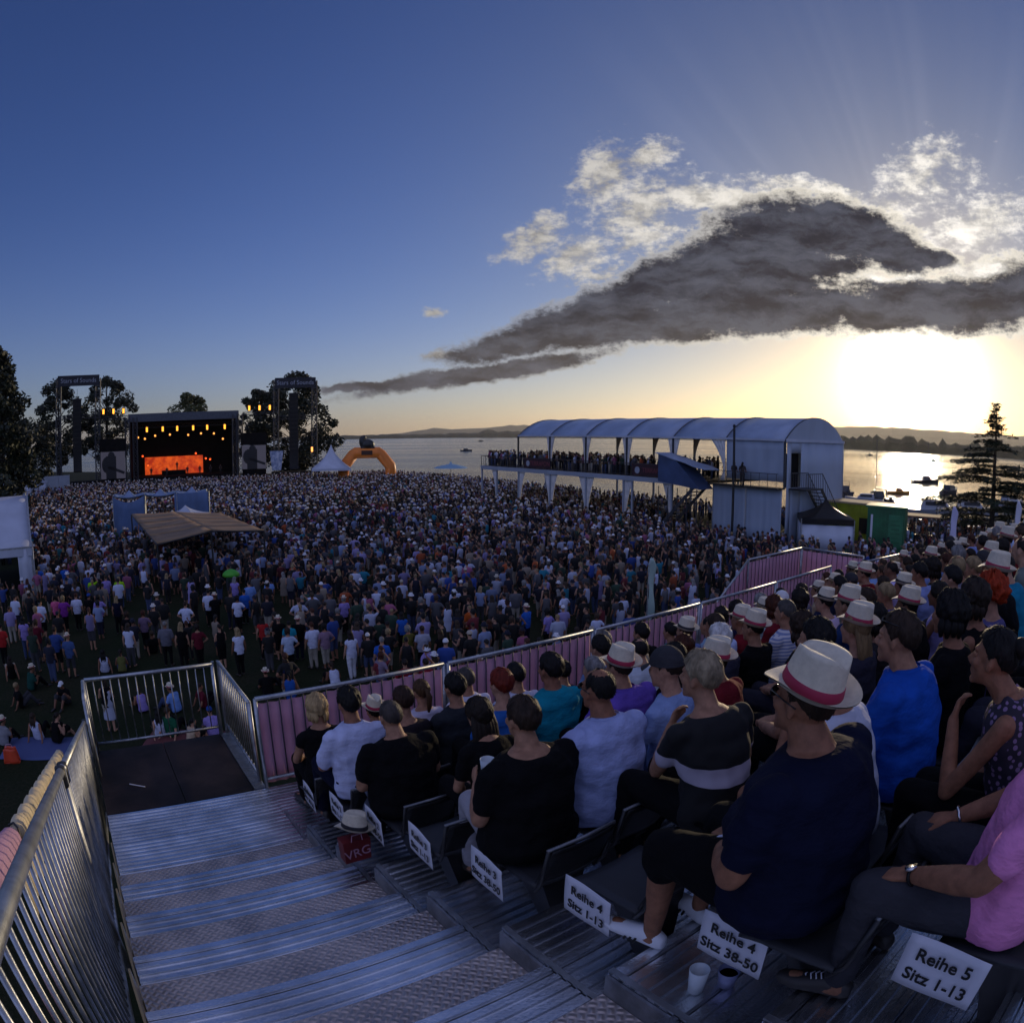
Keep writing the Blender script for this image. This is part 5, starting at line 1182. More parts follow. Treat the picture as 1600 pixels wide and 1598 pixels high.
def person_meshes(J, bulk=1., fem=False, voxel=.014, sleeve='short', legs='long', top='shirt', seed=0, fingers=True, folds=True, shoes=True):
    """one continuous body plus the clothes that follow it"""
    b = MB(); lim = 1 + (bulk - 1) * .6; lf = .90 if fem else 1.; up = J['up']
    loft(b, torso_rings(J, bulk, fem, -.004, -.10, .50))
    caps(b, J['neck'] + J['Rl'] @ Vector((0, 0, -.04)), J['T'] @ Vector((0, -.02, -.055)), .062 * lf * lim, .057 * lf, 12)
    head_shapes(b, J['T'], fem)
    for k, s in (('l', -1), ('r', 1)):
        sh, el, wr = J['sh' + k], J['el' + k], J['wr' + k]
        b.ball(sh + J['Rl'] @ Vector((-s * .014, 0, -.004)), .055 * lf * lim, 10, 8)
        caps(b, sh, el, .050 * lf * lim, .040 * lf * lim); m = el.lerp(wr, .3); caps(b, el, m, .039 * lf * lim, .041 * lf * lim); caps(b, m, wr, .041 * lf * lim, .027 * lf)
        f, p, sd, cu = J['hd' + k]; hand_shapes(b, wr, f, p, sd, cu, .95 * lf)
        hp, kn, an, to = J['hp' + k], J['kn' + k], J['an' + k], J['to' + k]
        caps(b, hp, hp.lerp(kn, .5), .088 * lim, .076 * lim, 12); caps(b, hp.lerp(kn, .5), kn, .076 * lim, .056, 12); m = kn.lerp(an, .32); caps(b, kn, m, .054, .056, 12); caps(b, m, an, .056, .036, 12)
        caps(b, an + Vector((0, -.02, -.035)), to, .036, .032)
    body = remesh(b, voxel, 2 if voxel > .01 else 3)
    parts = {'body': body}
    c = MB(); inf = .015 + .03 * max(0., bulk - 1.05)
    r = torso_rings(J, bulk, fem, inf, -.10, .485 if not fem else .465)
    if J['hip'].z > .8: # standing: the hem hangs over the hips
        h0 = r[0]; r = [(Vector(h0[0]) + Vector((0, 0, -.05 if top != 'dress' else -.42)), h0[1] * (1.06 if top != 'dress' else 1.25), h0[2] * (1.08 if top != 'dress' else 1.3), h0[3], h0[4])] + r
    loft(c, r)
    if sleeve != 'none':
        f = {'short': .62, 'long': 1., 'cap': .25, 'half': .85}[sleeve]
        for k, s in (('l', -1), ('r', 1)):
            sh, el, wr = J['sh' + k], J['el' + k], J['wr' + k]
            c.ball(sh + J['Rl'] @ Vector((-s * .016, 0, -.002)), .064 * lf * lim, 10, 8)
            caps(c, sh, sh.lerp(el, f), .062 * lf * lim, (.060 if sleeve != 'long' else .052) * lf * lim)
            if sleeve == 'long': caps(c, el, el.lerp(wr, .93), .052 * lf * lim, .036 * lf)
    else:
        for s in (-1, 1): c.tube([up(s * .075, .07, .36), up(s * .085, -.02, .475), up(s * .075, -.10, .36)], .022, 8)
    parts['shirt'] = remesh(c, max(.011, voxel), 5 if voxel < .02 else 2, (.011, 6.5, seed) if voxel < .02 else None)
    if top != 'dress' or J['hip'].z < .8:
        t = MB(); f = 1.0; hr = torso_rings(J, bulk, fem, .010, -.10, .065)
        if len(hr) > 1: loft(t, hr)
        for k in 'lr':
            hp, kn, an = J['hp' + k], J['kn' + k], J['an' + k]
            if legs == 'none': continue
            caps(t, hp, hp.lerp(kn, .5), .102 * lim, .092 * lim, 12); kk = kn if legs != 'mini' else hp.lerp(kn, .6); caps(t, hp.lerp(kn, .5 if legs != 'mini' else .3), kk, .091 * lim, .074 if legs != 'shorts' else .086, 12)
            if legs == 'shorts': caps(t, kn, kn.lerp(an, .16), .084, .082, 12)
            if legs == 'long': caps(t, kn, kn.lerp(an, .5), .072, .066, 12); caps(t, kn.lerp(an, .5), kn.lerp(an, .93), .066, .058, 12)
            if legs == 'capri': caps(t, kn, kn.lerp(an, .62), .072, .062, 12)
        parts['trousers'] = remesh(t, max(.012, voxel), 3, (.006, 8., seed + 5) if voxel < .016 else None)
    if shoes:
        for k in 'lr':
            d = MB(); an, to = J['an' + k], J['to' + k]; h = (to - an); h.z = 0; h.normalize(); hl = an - h * .035; hl.z = an.z - .085 + .045
            base = to.z - .035
            x = Vector((h.y, -h.x, 0)); tl = Vector((to.x, to.y, base + .032))
            loft(d, [(Vector((hl.x, hl.y, base + .04)) - h * .03, .026, .03, x, Za), (Vector((hl.x, hl.y, base + .045)), .037, .045, x, Za), (Vector((an.x, an.y, base + .05)) + h * .03, .038, .05, x, Za), (Vector((an.x, an.y, base + .04)) + h * .10, .043, .038, x, Za), (tl - h * .01, .044, .032, x, Za), (tl + h * .035, .034, .026, x, Za), (tl + h * .055, .016, .015, x, Za)], 12)
            parts['shoe' + k] = remesh(d, max(.010, voxel * .8), 2)
    return parts
SKIN = [hx('9c7259'), hx('8b5f47'), hx('a87e66'), hx('76503b')]
def setcol(o, c): o.color = (c[0], c[1], c[2], 1)
def link(name, me, mats, parent=None, col=None):
    o = bpy.data.objects.new(name, me); me.name = name; me.materials.clear()
    for m in (mats if isinstance(mats, list) else [mats]): me.materials.append(m)
    C.objects.link(o)
    if parent: o.parent = parent
    if col: setcol(o, col)
    return o
def join_eyes(body, J, fem):
    """eyeballs and irises become part of the body mesh"""
    e = eyes(J['T'], fem); n = len(body.vertices); bm = bmesh.new(); bm.from_mesh(body); vs = [bm.verts.new(p) for p in e.v]
    for f, m in zip(e.f, e.m):
        fc = bm.faces.new([vs[i] for i in dict.fromkeys(f)]) if len(set(f)) > 2 else None
        if fc: fc.material_index = m + 1; fc.smooth = True
    bm.to_mesh(body); bm.free()
def collar_part(J, bulk):
    up, Rl = J['up'], J['Rl']; x, y = Rl @ Xa, Rl @ Ya; b = MB()
    def f(u, v):
        a = .35 + u * (2 * math.pi - .70); d = x * math.sin(a) * (.074 + .020 * (1 - v)) * (1 + (bulk - 1) * .5) + y * math.cos(a) * (.066 + .020 * (1 - v)) * (1 + (bulk - 1) * .5)
        return up(0, -.004, .500 - .040 * (1 - v) - .035 * max(0, math.cos(a))) + d
    b.sheet(f, 28, 3, .005, Rl @ Za); return b
def person(label, J, group, col=(.5, .5, .5), leg=(.02, .02, .03), hair=('short', (.02, .014, .01)), hat=None, skin=0, bulk=1., fem=False, voxel=.014, sleeve='short', legs='long', top='shirt', seed=0, shoe='dark', glasses=False, tufts=160, stripes=None, hatcol=None, face=True, collar=False):
    P = person_meshes(J, bulk, fem, voxel, sleeve, legs, top, seed)
    if face: join_eyes(P['body'], J, fem)
    root = link('person', P['body'], [M['skin'], M['eye_w'], M['eye_b']], None, SKIN[skin])
    tag(root, label, 'person', group)
    sm = M['cloth'] if not stripes else stripes
    link('shirt' if top != 'dress' else 'dress', P['shirt'], sm, root, col)
    if collar: link('collar', collar_part(J, bulk).mesh('collar', sm, True), sm, root, col)
    if 'trousers' in P: link('trousers' if legs in ('long', 'capri') else 'shorts', P['trousers'], M['cloth'], root, leg)
    for k in 'lr':
        if 'shoe' + k in P: link('shoe', P['shoe' + k], M['white_leather'] if shoe == 'white' else M['shoe'], root)
    hs = .93 if fem else 1.
    if hair and hair[0] != 'none':
        hm = hair_mesh(hair[0], J['T'], seed, tufts, hs).mesh('hair', M['hair'], True); link('hair', hm, M['hair'], root, hair[1])
    if hat in ('fedora', 'dark_band'):
        a, bd = hat_parts(J['T'], 'fedora', hs * 1.03); h = link('hat', a.mesh('hat', M['straw'], True), M['straw'], root); link('hat_band', bd.mesh('hat_band', M['band'], True), M['band'] if hat == 'fedora' else M['band2'], h)
    if hat == 'cap':
        a = cap_part(J['T']); link('cap', a.mesh('cap', M['cloth'], True), M['cloth'], root, hatcol or (.02, .02, .03))
    if glasses:
        b = MB(); T = J['T']; z = {True: .012, 'top': .085}[glasses]; yy = {True: .092, 'top': .070}[glasses]
        for s in (-1, 1): b.ball(T @ Vector((s * .032, yy, z)), (.027, .008, .020), 10, 6, T.to_3x3()); b.tube([T @ Vector((s * .058, yy - .005, z + .008)), T @ Vector((s * .082, .02, z + .008)), T @ Vector((s * .084, -.03, z))], .0028, 5)
        b.tube([T @ Vector((-.03, yy + .004, z + .008)), T @ Vector((.03, yy + .004, z + .008))], .003, 5); link('sunglasses', b.mesh('sunglasses', M['glass_dark'], True), M['glass_dark'], root)
    return root

def decimated(me, ratio):
    o = bpy.data.objects.new('tmp', me); q = o.modifiers.new('d', 'DECIMATE'); q.ratio = ratio; m = evaluated(o); bpy.data.objects.remove(o); return m
def as_template(root, ratio):
    """a light copy of a finished person: points, faces and a part number per point"""
    V, Fc, pid = [], [], []
    def grab(o, k, rt):
        m = decimated(o.data, rt) if rt < 1 else o.data; n = len(V)
        V.extend(tuple(v.co) for v in m.vertices); Fc.extend(tuple(i + n for i in p.vertices) for p in m.polygons); pid.extend([k] * len(m.vertices))
    grab(root, 2, ratio)
    for c in root.children:
        n = c.name.split('.')[0]
        k = {'shirt': 1, 'dress': 1, 'trousers': 0, 'shorts': 0, 'hair': 3, 'hat': 4, 'cap': 4, 'shoe': 5}.get(n)
        if k is None or (k == 5): continue
        grab(c, k, ratio if k < 3 else min(1., ratio * 1.2))
    return np.array(V), Fc, np.array(pid)
# ---------------------------------------------------------------- seated audience
BLK, DNV, WHT, LBL = (.0045, .0045, .0055), (.005, .007, .022), (.62, .62, .66), (.26, .36, .62)
DKH, BRH, BLD, GRY, REDH, WHH = (.006, .005, .0045), (.026, .015, .009), (.36, .25, .12), (.22, .21, .20), (.13, .014, .006), (.55, .54, .52)
JEAN, GREYT, SAND = (.04, .06, .13), (.040, .040, .046), (.30, .27, .22)
def striped(name, c1, c2, freq, lo=.5):
    m = bpy.data.materials.new(name); m.use_nodes = True; t = NT(m.node_tree); b = t.n['Principled BSDF']; b.inputs['Roughness'].default_value = .85
    sp = t.new('ShaderNodeSeparateXYZ'); t.l.new(t.new('ShaderNodeTexCoord').outputs['Object'], sp.inputs[0])
    f = t.math('GREATER_THAN', t.math('FRACT', t.math('MULTIPLY', sp.outputs[2], freq)), lo)
    t.set(b.inputs['Base Color'], t.mix(f, (*c1, 1), (*c2, 1))); return m
STR_B = striped('blue white stripes', (.20, .26, .45), (.60, .60, .64), 34.)
def wide_band(name, c1, c2, z0, z1):
    m = bpy.data.materials.new(name); m.use_nodes = True; t = NT(m.node_tree); b = t.n['Principled BSDF']; b.inputs['Roughness'].default_value = .85
    sp = t.new('ShaderNodeSeparateXYZ'); t.l.new(t.new('ShaderNodeTexCoord').outputs['Object'], sp.inputs[0])
    f = t.math('MULTIPLY', t.math('GREATER_THAN', sp.outputs[2], z0), t.math('LESS_THAN', sp.outputs[2], z1))
    t.set(b.inputs['Base Color'], t.mix(f, (*c1, 1), (*c2, 1))); return m
BANDM = wide_band('black top with a pale band', BLK, (.42, .38, .46), .70, .79)
def dotted(name, c1, c2, sc_):
    m = bpy.data.materials.new(name); m.use_nodes = True; t = NT(m.node_tree); b = t.n['Principled BSDF']; b.inputs['Roughness'].default_value = .85
    v = t.new('ShaderNodeTexVoronoi'); t.l.new(t.new('ShaderNodeTexCoord').outputs['Object'], v.inputs['Vector']); v.inputs['Scale'].default_value = sc_
    t.set(b.inputs['Base Color'], t.mix(t.rng(v.outputs['Distance'], .30, .36), (*c2, 1), (*c1, 1))); return m
FLOR = dotted('dark floral print', (.02, .015, .03), (.22, .14, .26), 34.)
SEATED = []      # (row, place along it, block) already taken
def seat_person(k, u, z, label, wd=None, chair_lab=None, blk=1, turn_all=0., ds=0., **kw):
    sk = {q: kw.pop(q) for q in ('arms', 'lean', 'yaw', 'pitch', 'roll', 'legs_pose', 'turn') if q in kw}
    if 'legs_pose' in sk: sk['legs'] = sk.pop('legs_pose')
    seed = int(u * 100 + k * 977); J = skeleton('sit', seed=seed, bulk=kw.get('bulk', 1.), fem=kw.get('fem', False), **sk)
    kw.setdefault('seed', seed % 97)
    p = person(label, J, 'people seated on the stand', **kw)
    hz = J['head'].z; s = max(.92, min(1.09, z / hz)); p.scale = (s, s, s)
    off = J['head'].y * s
    p.location = W(u, row_s(k) + .05 + ds, row_z(k) + .009); p.rotation_euler.z = RZ + turn_all
    SEATED.append((k, u, blk))
    place_chair(k, u if wd is None else wd, 'dark stand seat under the ' + chair_lab, 'seats of the grandstand', 1, ds - max(0, kw.get('bulk', 1.) - 1.2) * .24)
    return p
seat_person(1, 1.90, 1.30, ds=-.10, label= 'heavy person in navy t-shirt and black shorts wearing cream fedora, nearest the white shoe', chair_lab='navy shirted fedora wearer', col=(.006, .008, .024), leg=BLK, hair=('crop', BRH), hat='fedora', bulk=1.55, voxel=.0075, legs='shorts', shoe='white', glasses=True, lean=6, pitch=-6, yaw=6, skin=1, tufts=60)
seat_person(0, 1.95, 1.20, ds=-.14, label= 'person in pink polo and grey trousers with wristwatch, hands on knees, at right edge', chair_lab='pink polo wearer', col=(.72, .25, .50), leg=(.040, .040, .048), hair=('short', BRH), arms='knee', bulk=1.22, voxel=.0075, collar=True, lean=-5, skin=1, legs_pose='wide')
seat_person(0, 2.50, 1.10, 'dark haired person in floral sleeveless top resting chin on hand', chair_lab='floral top wearer', fem=True, col=(.03, .02, .04), stripes=FLOR, leg=BLK, hair=('bun', DKH), arms={'l': 'chin', 'r': 'lap'}, sleeve='none', voxel=.0075, lean=20, pitch=-4, skin=1, yaw=4)
seat_person(1, 3.05, 1.19, 'person in bright blue polo with sunglasses pushed up into brown hair', chair_lab='bright blue polo wearer', col=(.010, .075, .40), leg=GREYT, hair=('short', BRH), glasses='top', collar=True, bulk=1.32, voxel=.0085, lean=8, arms='knee', yaw=-2, sleeve='half', skin=0)
seat_person(3, 1.93, 1.19, 'stout short haired person in black t-shirt and light grey trousers holding a cup', chair_lab='black t-shirted cup holder', fem=True, col=BLK, leg=(.30, .29, .32), hair=('short', BRH), arms='hold', bulk=1.50, voxel=.0085, lean=4, skin=0)
seat_person(3, 2.47, 1.21, 'balding person in pale blue shirt and glasses', chair_lab='balding person in pale blue', col=(.34, .40, .66), leg=BLK, hair=('thin', DKH), collar=True, bulk=1.30, voxel=.0085, lean=6, sleeve='long', glasses=True, skin=1)
seat_person(5, 1.95, 1.13, 'bald broad person in black shirt and faded jeans at the aisle', chair_lab='bald jeans wearer', col=BLK, leg=(.12, .14, .20), hair=('crop', (.05, .04, .035)), bulk=1.45, voxel=.009, lean=12, pitch=6, skin=0)
seat_person(4, 2.22, 1.10, 'long dark haired person in a black top leaning forward', wd=2.38, chair_lab='long dark haired person', fem=True, col=BLK, leg=BLK, hair=('long', (.014, .009, .006)), lean=14, skin=0)
seat_person(6, 1.90, 1.28, 'dark haired person in a white shirt near the landing', chair_lab='white shirt near the landing', col=(.50, .54, .74), leg=DNV, hair=('short', DKH), bulk=1.08, voxel=.010, lean=4, skin=1, sleeve='half', collar=True)
seat_person(7, 1.86, 1.23, 'blonde person in a black top beside the front corner', chair_lab='blonde in black', fem=True, col=BLK, leg=BLK, hair=('bob', BLD), voxel=.011, sleeve='cap', skin=0)
seat_person(7, 2.42, 1.09, 'small person in a green top wearing a straw hat with red band', chair_lab='small green topped hat wearer', fem=True, col=(.02, .06, .05), leg=JEAN, hair=('short', DKH), hat='fedora', skin=0)
seat_person(6, 2.36, 1.21, 'brown haired person between the white shirt and the ponytail', chair_lab='brown haired person', fem=True, col=(.02, .016, .02), hair=('short', (.03, .014, .008)), skin=0)
seat_person(7, 2.93, 1.18, 'person with a brown ponytail in a pale top against the pink railing', chair_lab='ponytail wearer', fem=True, col=(.46, .44, .56), leg=JEAN, hair=('pony', (.06, .030, .012)), sleeve='cap', skin=0)
seat_person(6, 2.86, 1.22, 'dark haired person in a charcoal t-shirt', chair_lab='charcoal t-shirt wearer', col=(.022, .026, .032), leg=BLK, hair=('short', DKH), bulk=1.06)
seat_person(7, 3.44, 1.20, 'grey templed person in a white t-shirt against the pink railing', chair_lab='white t-shirt by the railing', col=(.55, .56, .68), leg=JEAN, hair=('crop', (.05, .045, .04)), skin=0)
seat_person(5, 2.82, 1.24, 'red haired person in a blue top', chair_lab='red haired person in blue', fem=True, col=(.020, .10, .34), leg=BLK, hair=('short', REDH), bulk=1.1, skin=2)
seat_person(5, 3.30, 1.26, 'dark haired person in a turquoise t-shirt', chair_lab='turquoise t-shirt wearer', col=(.006, .22, .30), leg=BLK, hair=('short', DKH), bulk=1.16, skin=1)
seat_person(6, 3.50, 1.20, 'person in a white t-shirt drinking, left of the turquoise one', chair_lab='white drinker', col=(.50, .50, .62), leg=JEAN, hair=('crop', DKH), arms={'l': 'chin', 'r': 'lap'}, skin=0)
seat_person(6, 4.05, 1.12, 'small dark haired person in a dark sleeveless top', chair_lab='small dark haired person', fem=True, col=(.02, .02, .04), hair=('short', DKH), sleeve='none', skin=0)
seat_person(6, 4.55, 1.25, 'dark haired person in a light blue shirt facing the stage', chair_lab='light blue shirt wearer', col=(.16, .28, .55), leg=DNV, hair=('short', DKH), sleeve='long')
seat_person(7, 5.30, 1.24, 'grey haired person in front of the pink railing', chair_lab='grey haired person at railing', col=(.10, .12, .22), hair=('short', (.12, .11, .10)), skin=0)
seat_person(4, 3.36, 1.20, 'person in a violet shirt wearing a cream fedora with red band', chair_lab='violet shirt wearer', col=(.13, .075, .40), leg=BLK, hair=('crop', BRH), hat='fedora', collar=True, bulk=1.36, voxel=.010, sleeve='half', lean=4)
seat_person(7, 5.95, 1.22, 'dark haired person in dark clothes at the railing, right of the grey haired one', chair_lab='dark person at railing', col=BLK, hair=('short', DKH))
seat_person(4, 3.92, 1.16, 'long dark haired person behind the violet shirt', chair_lab='long haired person behind violet', fem=True, col=BLK, hair=('long', DKH))
seat_person(6, 5.88, 1.17, 'person in a brown wide hat with a light blue backpack strap', chair_lab='brown hat wearer', col=(.14, .20, .42), leg=DNV, hair=('crop', BRH), hat='dark_band')
seat_person(4, 4.50, 1.19, 'white haired person with thick swept hair', chair_lab='white haired person', col=(.03, .03, .05), hair=('side', WHH), skin=2)
seat_person(2, 2.52, 1.20, 'grey blonde short haired person in black top with pale band, hand at mouth', chair_lab='banded black top wearer', fem=True, col=BLK, stripes=BANDM, leg=BLK, hair=('side', (.24, .19, .12)), arms={'l': 'chin', 'r': 'lap'}, bulk=1.12, voxel=.0095, lean=14, turn=-14, yaw=-8, skin=0)
seat_person(4, 5.02, 1.18, 'person in black wearing a straw hat behind the white haired one', chair_lab='straw hatted person in black', col=BLK, hair=('crop', DKH), hat='fedora')
seat_person(4, 5.58, 1.22, 'grey haired person in a blue and white striped shirt', chair_lab='striped shirt wearer', col=(.4, .4, .5), stripes=STR_B, leg=JEAN, hair=('crop', (.06, .055, .05)), bulk=1.1)
seat_person(3, 4.58, 1.16, 'curly brown haired person in dark clothes', chair_lab='curly haired person', fem=True, col=BLK, hair=('wavy', BRH))
seat_person(2, 3.42, 1.22, 'dark haired person in a lavender shirt behind the big fedora', chair_lab='lavender shirt wearer', col=(.36, .32, .56), leg=BLK, hair=('short', DKH), bulk=1.1)
seat_person(2, 3.98, 1.18, 'blonde ponytailed person wearing a small straw hat', chair_lab='blonde ponytailed hat wearer', fem=True, col=(.03, .03, .05), hair=('long', (.20, .13, .06)), hat='fedora', skin=2)
seat_person(3, 5.40, 1.20, 'person in a dark blue top wearing a cream fedora, far middle rows', chair_lab='dark blue fedora wearer', col=(.01, .03, .10), hair=('crop', DKH), hat='fedora')
seat_person(2, 4.62, 1.08, 'dark haired person in sunglasses leaning on one hand', chair_lab='sunglasses wearer', fem=True, col=(.02, .018, .02), hair=('bob', DKH), glasses=True, arms={'l': 'chin', 'r': 'lap'}, lean=14, yaw=-6, sleeve='cap', skin=1)
seat_person(1, 3.66, 1.20, 'dark bobbed person behind the bright blue polo', chair_lab='dark bobbed person', fem=True, col=BLK, hair=('bob', DKH), skin=1)
seat_person(1, 4.18, 1.19, 'brown haired person in a black sleeveless top beside the red haired one', chair_lab='black sleeveless wearer', fem=True, col=BLK, hair=('bob', (.02, .013, .009)), sleeve='none', skin=1)
seat_person(1, 4.70, 1.13, 'person with bushy bright red hair', chair_lab='bushy red haired person', fem=True, col=(.10, .09, .22), hair=('curly', (.30, .030, .006)), skin=2)
seat_person(0, 3.40, 1.18, 'person with dark wavy hair at the right edge', chair_lab='wavy haired person at right edge', fem=True, col=(.04, .02, .05), stripes=FLOR, hair=('wavy', DKH))
seat_person(1, 2.45, 1.16, 'person with raised hand at the face half hidden by the navy shirt', chair_lab='half hidden person beside navy', fem=True, col=(.50, .52, .62), leg=WHT, hair=('short', BRH), arms={'l': 'chin', 'r': 'lap'}, lean=18, legs='mini', legs_pose='std', skin=1, sleeve='cap')
for k, u, n in ((4, 1.86, 'empty grey stand seat beside the sign reading Reihe 3 Sitz 1-13'), (2, 1.93, 'empty grey stand seat beside the sign reading Reihe 4 Sitz 1-13')):
    place_chair(k, u, n, 'seats of the grandstand')
# ---- templates for the people farther along the rows
rr = random.Random(21)
TS = []
for i, (fem, hair, hat, arms, bulk, sl) in enumerate(((False, 'short', None, 'lap', 1.05, 'short'), (True, 'bob', None, 'lap', 1., 'cap'), (False, 'crop', 'fedora', 'knee', 1.1, 'short'), (True, 'long', None, 'cross', 1., 'none'), (False, 'short', None, 'cross', 1.15, 'half'), (True, 'pony', None, 'lap', 1., 'cap'), (False, 'thin', None, 'lap', 1.2, 'short'), (True, 'side', 'dark_band', 'lap', 1.05, 'short'), (False, 'crop', 'cap', 'knee', 1., 'short'), (True, 'wavy', None, 'lap', 1., 'short'))):
    J = skeleton('sit', arms, rr.uniform(0, 12), rr.uniform(-12, 12), rr.uniform(-4, 5), 0, bulk, fem, seed=i)
    TS.append((person('x', J, 'people seated on the stand', hair=(hair, DKH), hat=hat, fem=fem, bulk=bulk, sleeve=sl, voxel=.017, seed=i, tufts=110), J, fem, hair, hat))
PAL = [('white', (.50, .53, .68), 5), ('light blue', (.22, .32, .58), 4), ('dark navy', (.010, .014, .04), 4), ('black', BLK, 6), ('royal blue', (.015, .06, .30), 3), ('grey', (.16, .16, .18), 3), ('lavender', (.30, .26, .48), 2), ('dark red', (.16, .012, .018), 2), ('turquoise', (.01, .20, .26), 1), ('beige', (.36, .30, .22), 2), ('dusky pink', (.40, .14, .24), 1), ('dark green', (.015, .05, .025), 1)]
PALW = [p for p in PAL for _ in range(p[2])]
HCOL = [('dark', DKH), ('dark', (.012, .009, .007)), ('dark', (.007, .006, .006)), ('brown', (.026, .015, .009)), ('brown', (.040, .023, .012)), ('dark', (.014, .009, .007)), ('blonde', (.24, .17, .085)), ('grey', (.18, .175, .17)), ('auburn', (.050, .014, .006))]
def recolour(root, col, leg, hc, sk, capc=(.02, .02, .03)):
    setcol(root, sk)
    for c in root.children:
        n = c.name.split('.')[0]
        if n in ('shirt', 'dress'): setcol(c, col)
        elif n in ('trousers', 'shorts'): setcol(c, leg)
        elif n == 'hair': setcol(c, hc)
        elif n == 'cap': setcol(c, capc)
def proj_az(v): return math.degrees(math.atan2(v.x, v.y))
PENDING = []     # (base label, object): made unique further down
tuse = [0] * len(TS)
def fill_seat(k, u, blk):
    i = rr.randrange(len(TS)); root, J, fem, hair, hat = TS[i]
    o = root if not tuse[i] else copy_tree(root); tuse[i] += 1
    nm, col, _ = rr.choice(PALW); hn, hc = rr.choice(HCOL); leg = rr.choice([BLK, DNV, JEAN, GREYT, SAND])
    recolour(o, tuple(c * rr.uniform(.8, 1.15) for c in col), leg, hc, rr.choice(SKIN), rr.choice([BLK, WHT, GREYT]))
    Wf, rz = (W, RZ) if blk == 1 else (W2, RZ - BEND)
    o.location = Wf(u, row_s(k) + rr.uniform(.0, .08), row_z(k) + .009); s = rr.uniform(.94, 1.05); o.scale = (s, s, s); o.rotation_euler = (0, 0, rz + rr.uniform(-.14, .14))
    hd = 'straw fedora' if hat == 'fedora' else 'dark-banded hat' if hat == 'dark_band' else 'cap' if hat == 'cap' else {'thin': 'balding head', 'long': 'long %s hair' % hn, 'pony': '%s ponytail' % hn, 'bob': '%s bob' % hn, 'wavy': 'wavy %s hair' % hn, 'side': '%s swept hair' % hn}.get(hair, 'short %s hair' % hn)
    PENDING.append(('seated person in %s top with %s, %s' % (nm, hd, 'far along stand' if blk == 1 else 'on the far block'), o)); SEATED.append((k, u, blk))
    return o
for k in range(7, -1, -1):
    u = 6.45 + .1 * (k % 3)
    while u < 12.6:
        if rr.random() < .93 and u > 5.6 + (7 - k) * .12 - (0 if k > 4 else .9):
            fill_seat(k, u, 1)
        u += rr.uniform(.50, .58)
for k, us_ in ((5, (3.85, 4.4, 4.95, 5.5, 6.05)), (6, (5.1, 5.35 + .6)), (3, (5.95, 3.05, 3.6)), (2, (5.2, 5.75, 6.2)), (1, (5.3, 5.9)), (0, (4.0, 4.6, 5.2))):
    for u in us_:
        if all(abs(u - q[1]) > .44 or q[0] != k for q in SEATED): fill_seat(k, u, 1)
for k in range(7, 2, -1):
    u = .5
    while u < 8.:
        if rr.random() < .85: fill_seat(k, u, 2)
        u += rr.uniform(.52, .62)
# ---------------------------------------------------------------- people standing on the lawn
STP = []
def stand_tpl(i, fem, hair, hat, arms, bulk, sl, legs, top='shirt', pose='stand', lean=0., hc=DKH):
    J = skeleton(pose, arms, lean, rr.uniform(-14, 14), rr.uniform(-3, 6), 0, bulk, fem, seed=i + 40)
    p = person('x', J, 'people standing on the lawn' if pose == 'stand' else 'people sitting on the lawn', hair=(hair, hc) if hair else None, hat=hat, fem=fem, bulk=bulk, sleeve=sl, legs=legs, top=top, voxel=.026, seed=i + 40, tufts=30, face=False)
    STP.append((p, fem, hair, hat, top, legs, pose)); return p
for i, a in enumerate(((False, 'short', None, 'hang', 1.08, 'short', 'long'), (True, 'long', None, 'hang', 1., 'cap', 'long'), (False, 'crop', 'fedora', 'cross', 1.1, 'short', 'long'), (True, 'pony', None, 'hold', 1., 'none', 'shorts'), (False, 'short', None, 'hips', 1.05, 'short', 'shorts'), (True, 'bob', 'fedora', 'hang', 1.05, 'short', 'long'), (False, 'crop', 'cap', 'hang', 1.1, 'short', 'shorts'), (True, 'long', None, 'cross', 1., 'none', 'none', 'dress'), (False, 'thin', None, 'hang', 1.2, 'half', 'long'), (True, 'wavy', None, {'l': 'hang', 'r': 'hips'}, 1.05, 'short', 'capri'), (False, 'short', None, {'l': 'hang', 'r': 'up'}, 1., 'short', 'long'), (True, 'bun', None, 'hang', .98, 'none', 'none', 'dress'), (False, 'crop', 'fedora', 'hang', 1.05, 'short', 'shorts'))):
    stand_tpl(i, *a)
N_ST = len(STP)
for i, a in enumerate(((False, 'crop', 'fedora', 'knee', 1.05, 'short', 'long', 'shirt', 'ground', 14), (True, 'long', None, 'prop', 1., 'none', 'capri', 'shirt', 'ground', -14), (False, 'short', None, 'prop', 1.05, 'short', 'long', 'shirt', 'ground', -10), (True, 'pony', None, 'knee', 1., 'none', 'shorts', 'shirt', 'ground', 16), (False, 'crop', 'cap', 'knee', 1., 'short', 'shorts', 'shirt', 'ground', 12))):
    stand_tpl(20 + i, *a)
suse = [0] * len(STP)
LEGN = [('black', BLK), ('navy', DNV), ('denim', JEAN), ('grey', GREYT), ('sand', SAND), ('black', BLK), ('denim', (.08, .11, .2))]
STAGE_C = polar(-27.6, D_ST)
TAKEN = []
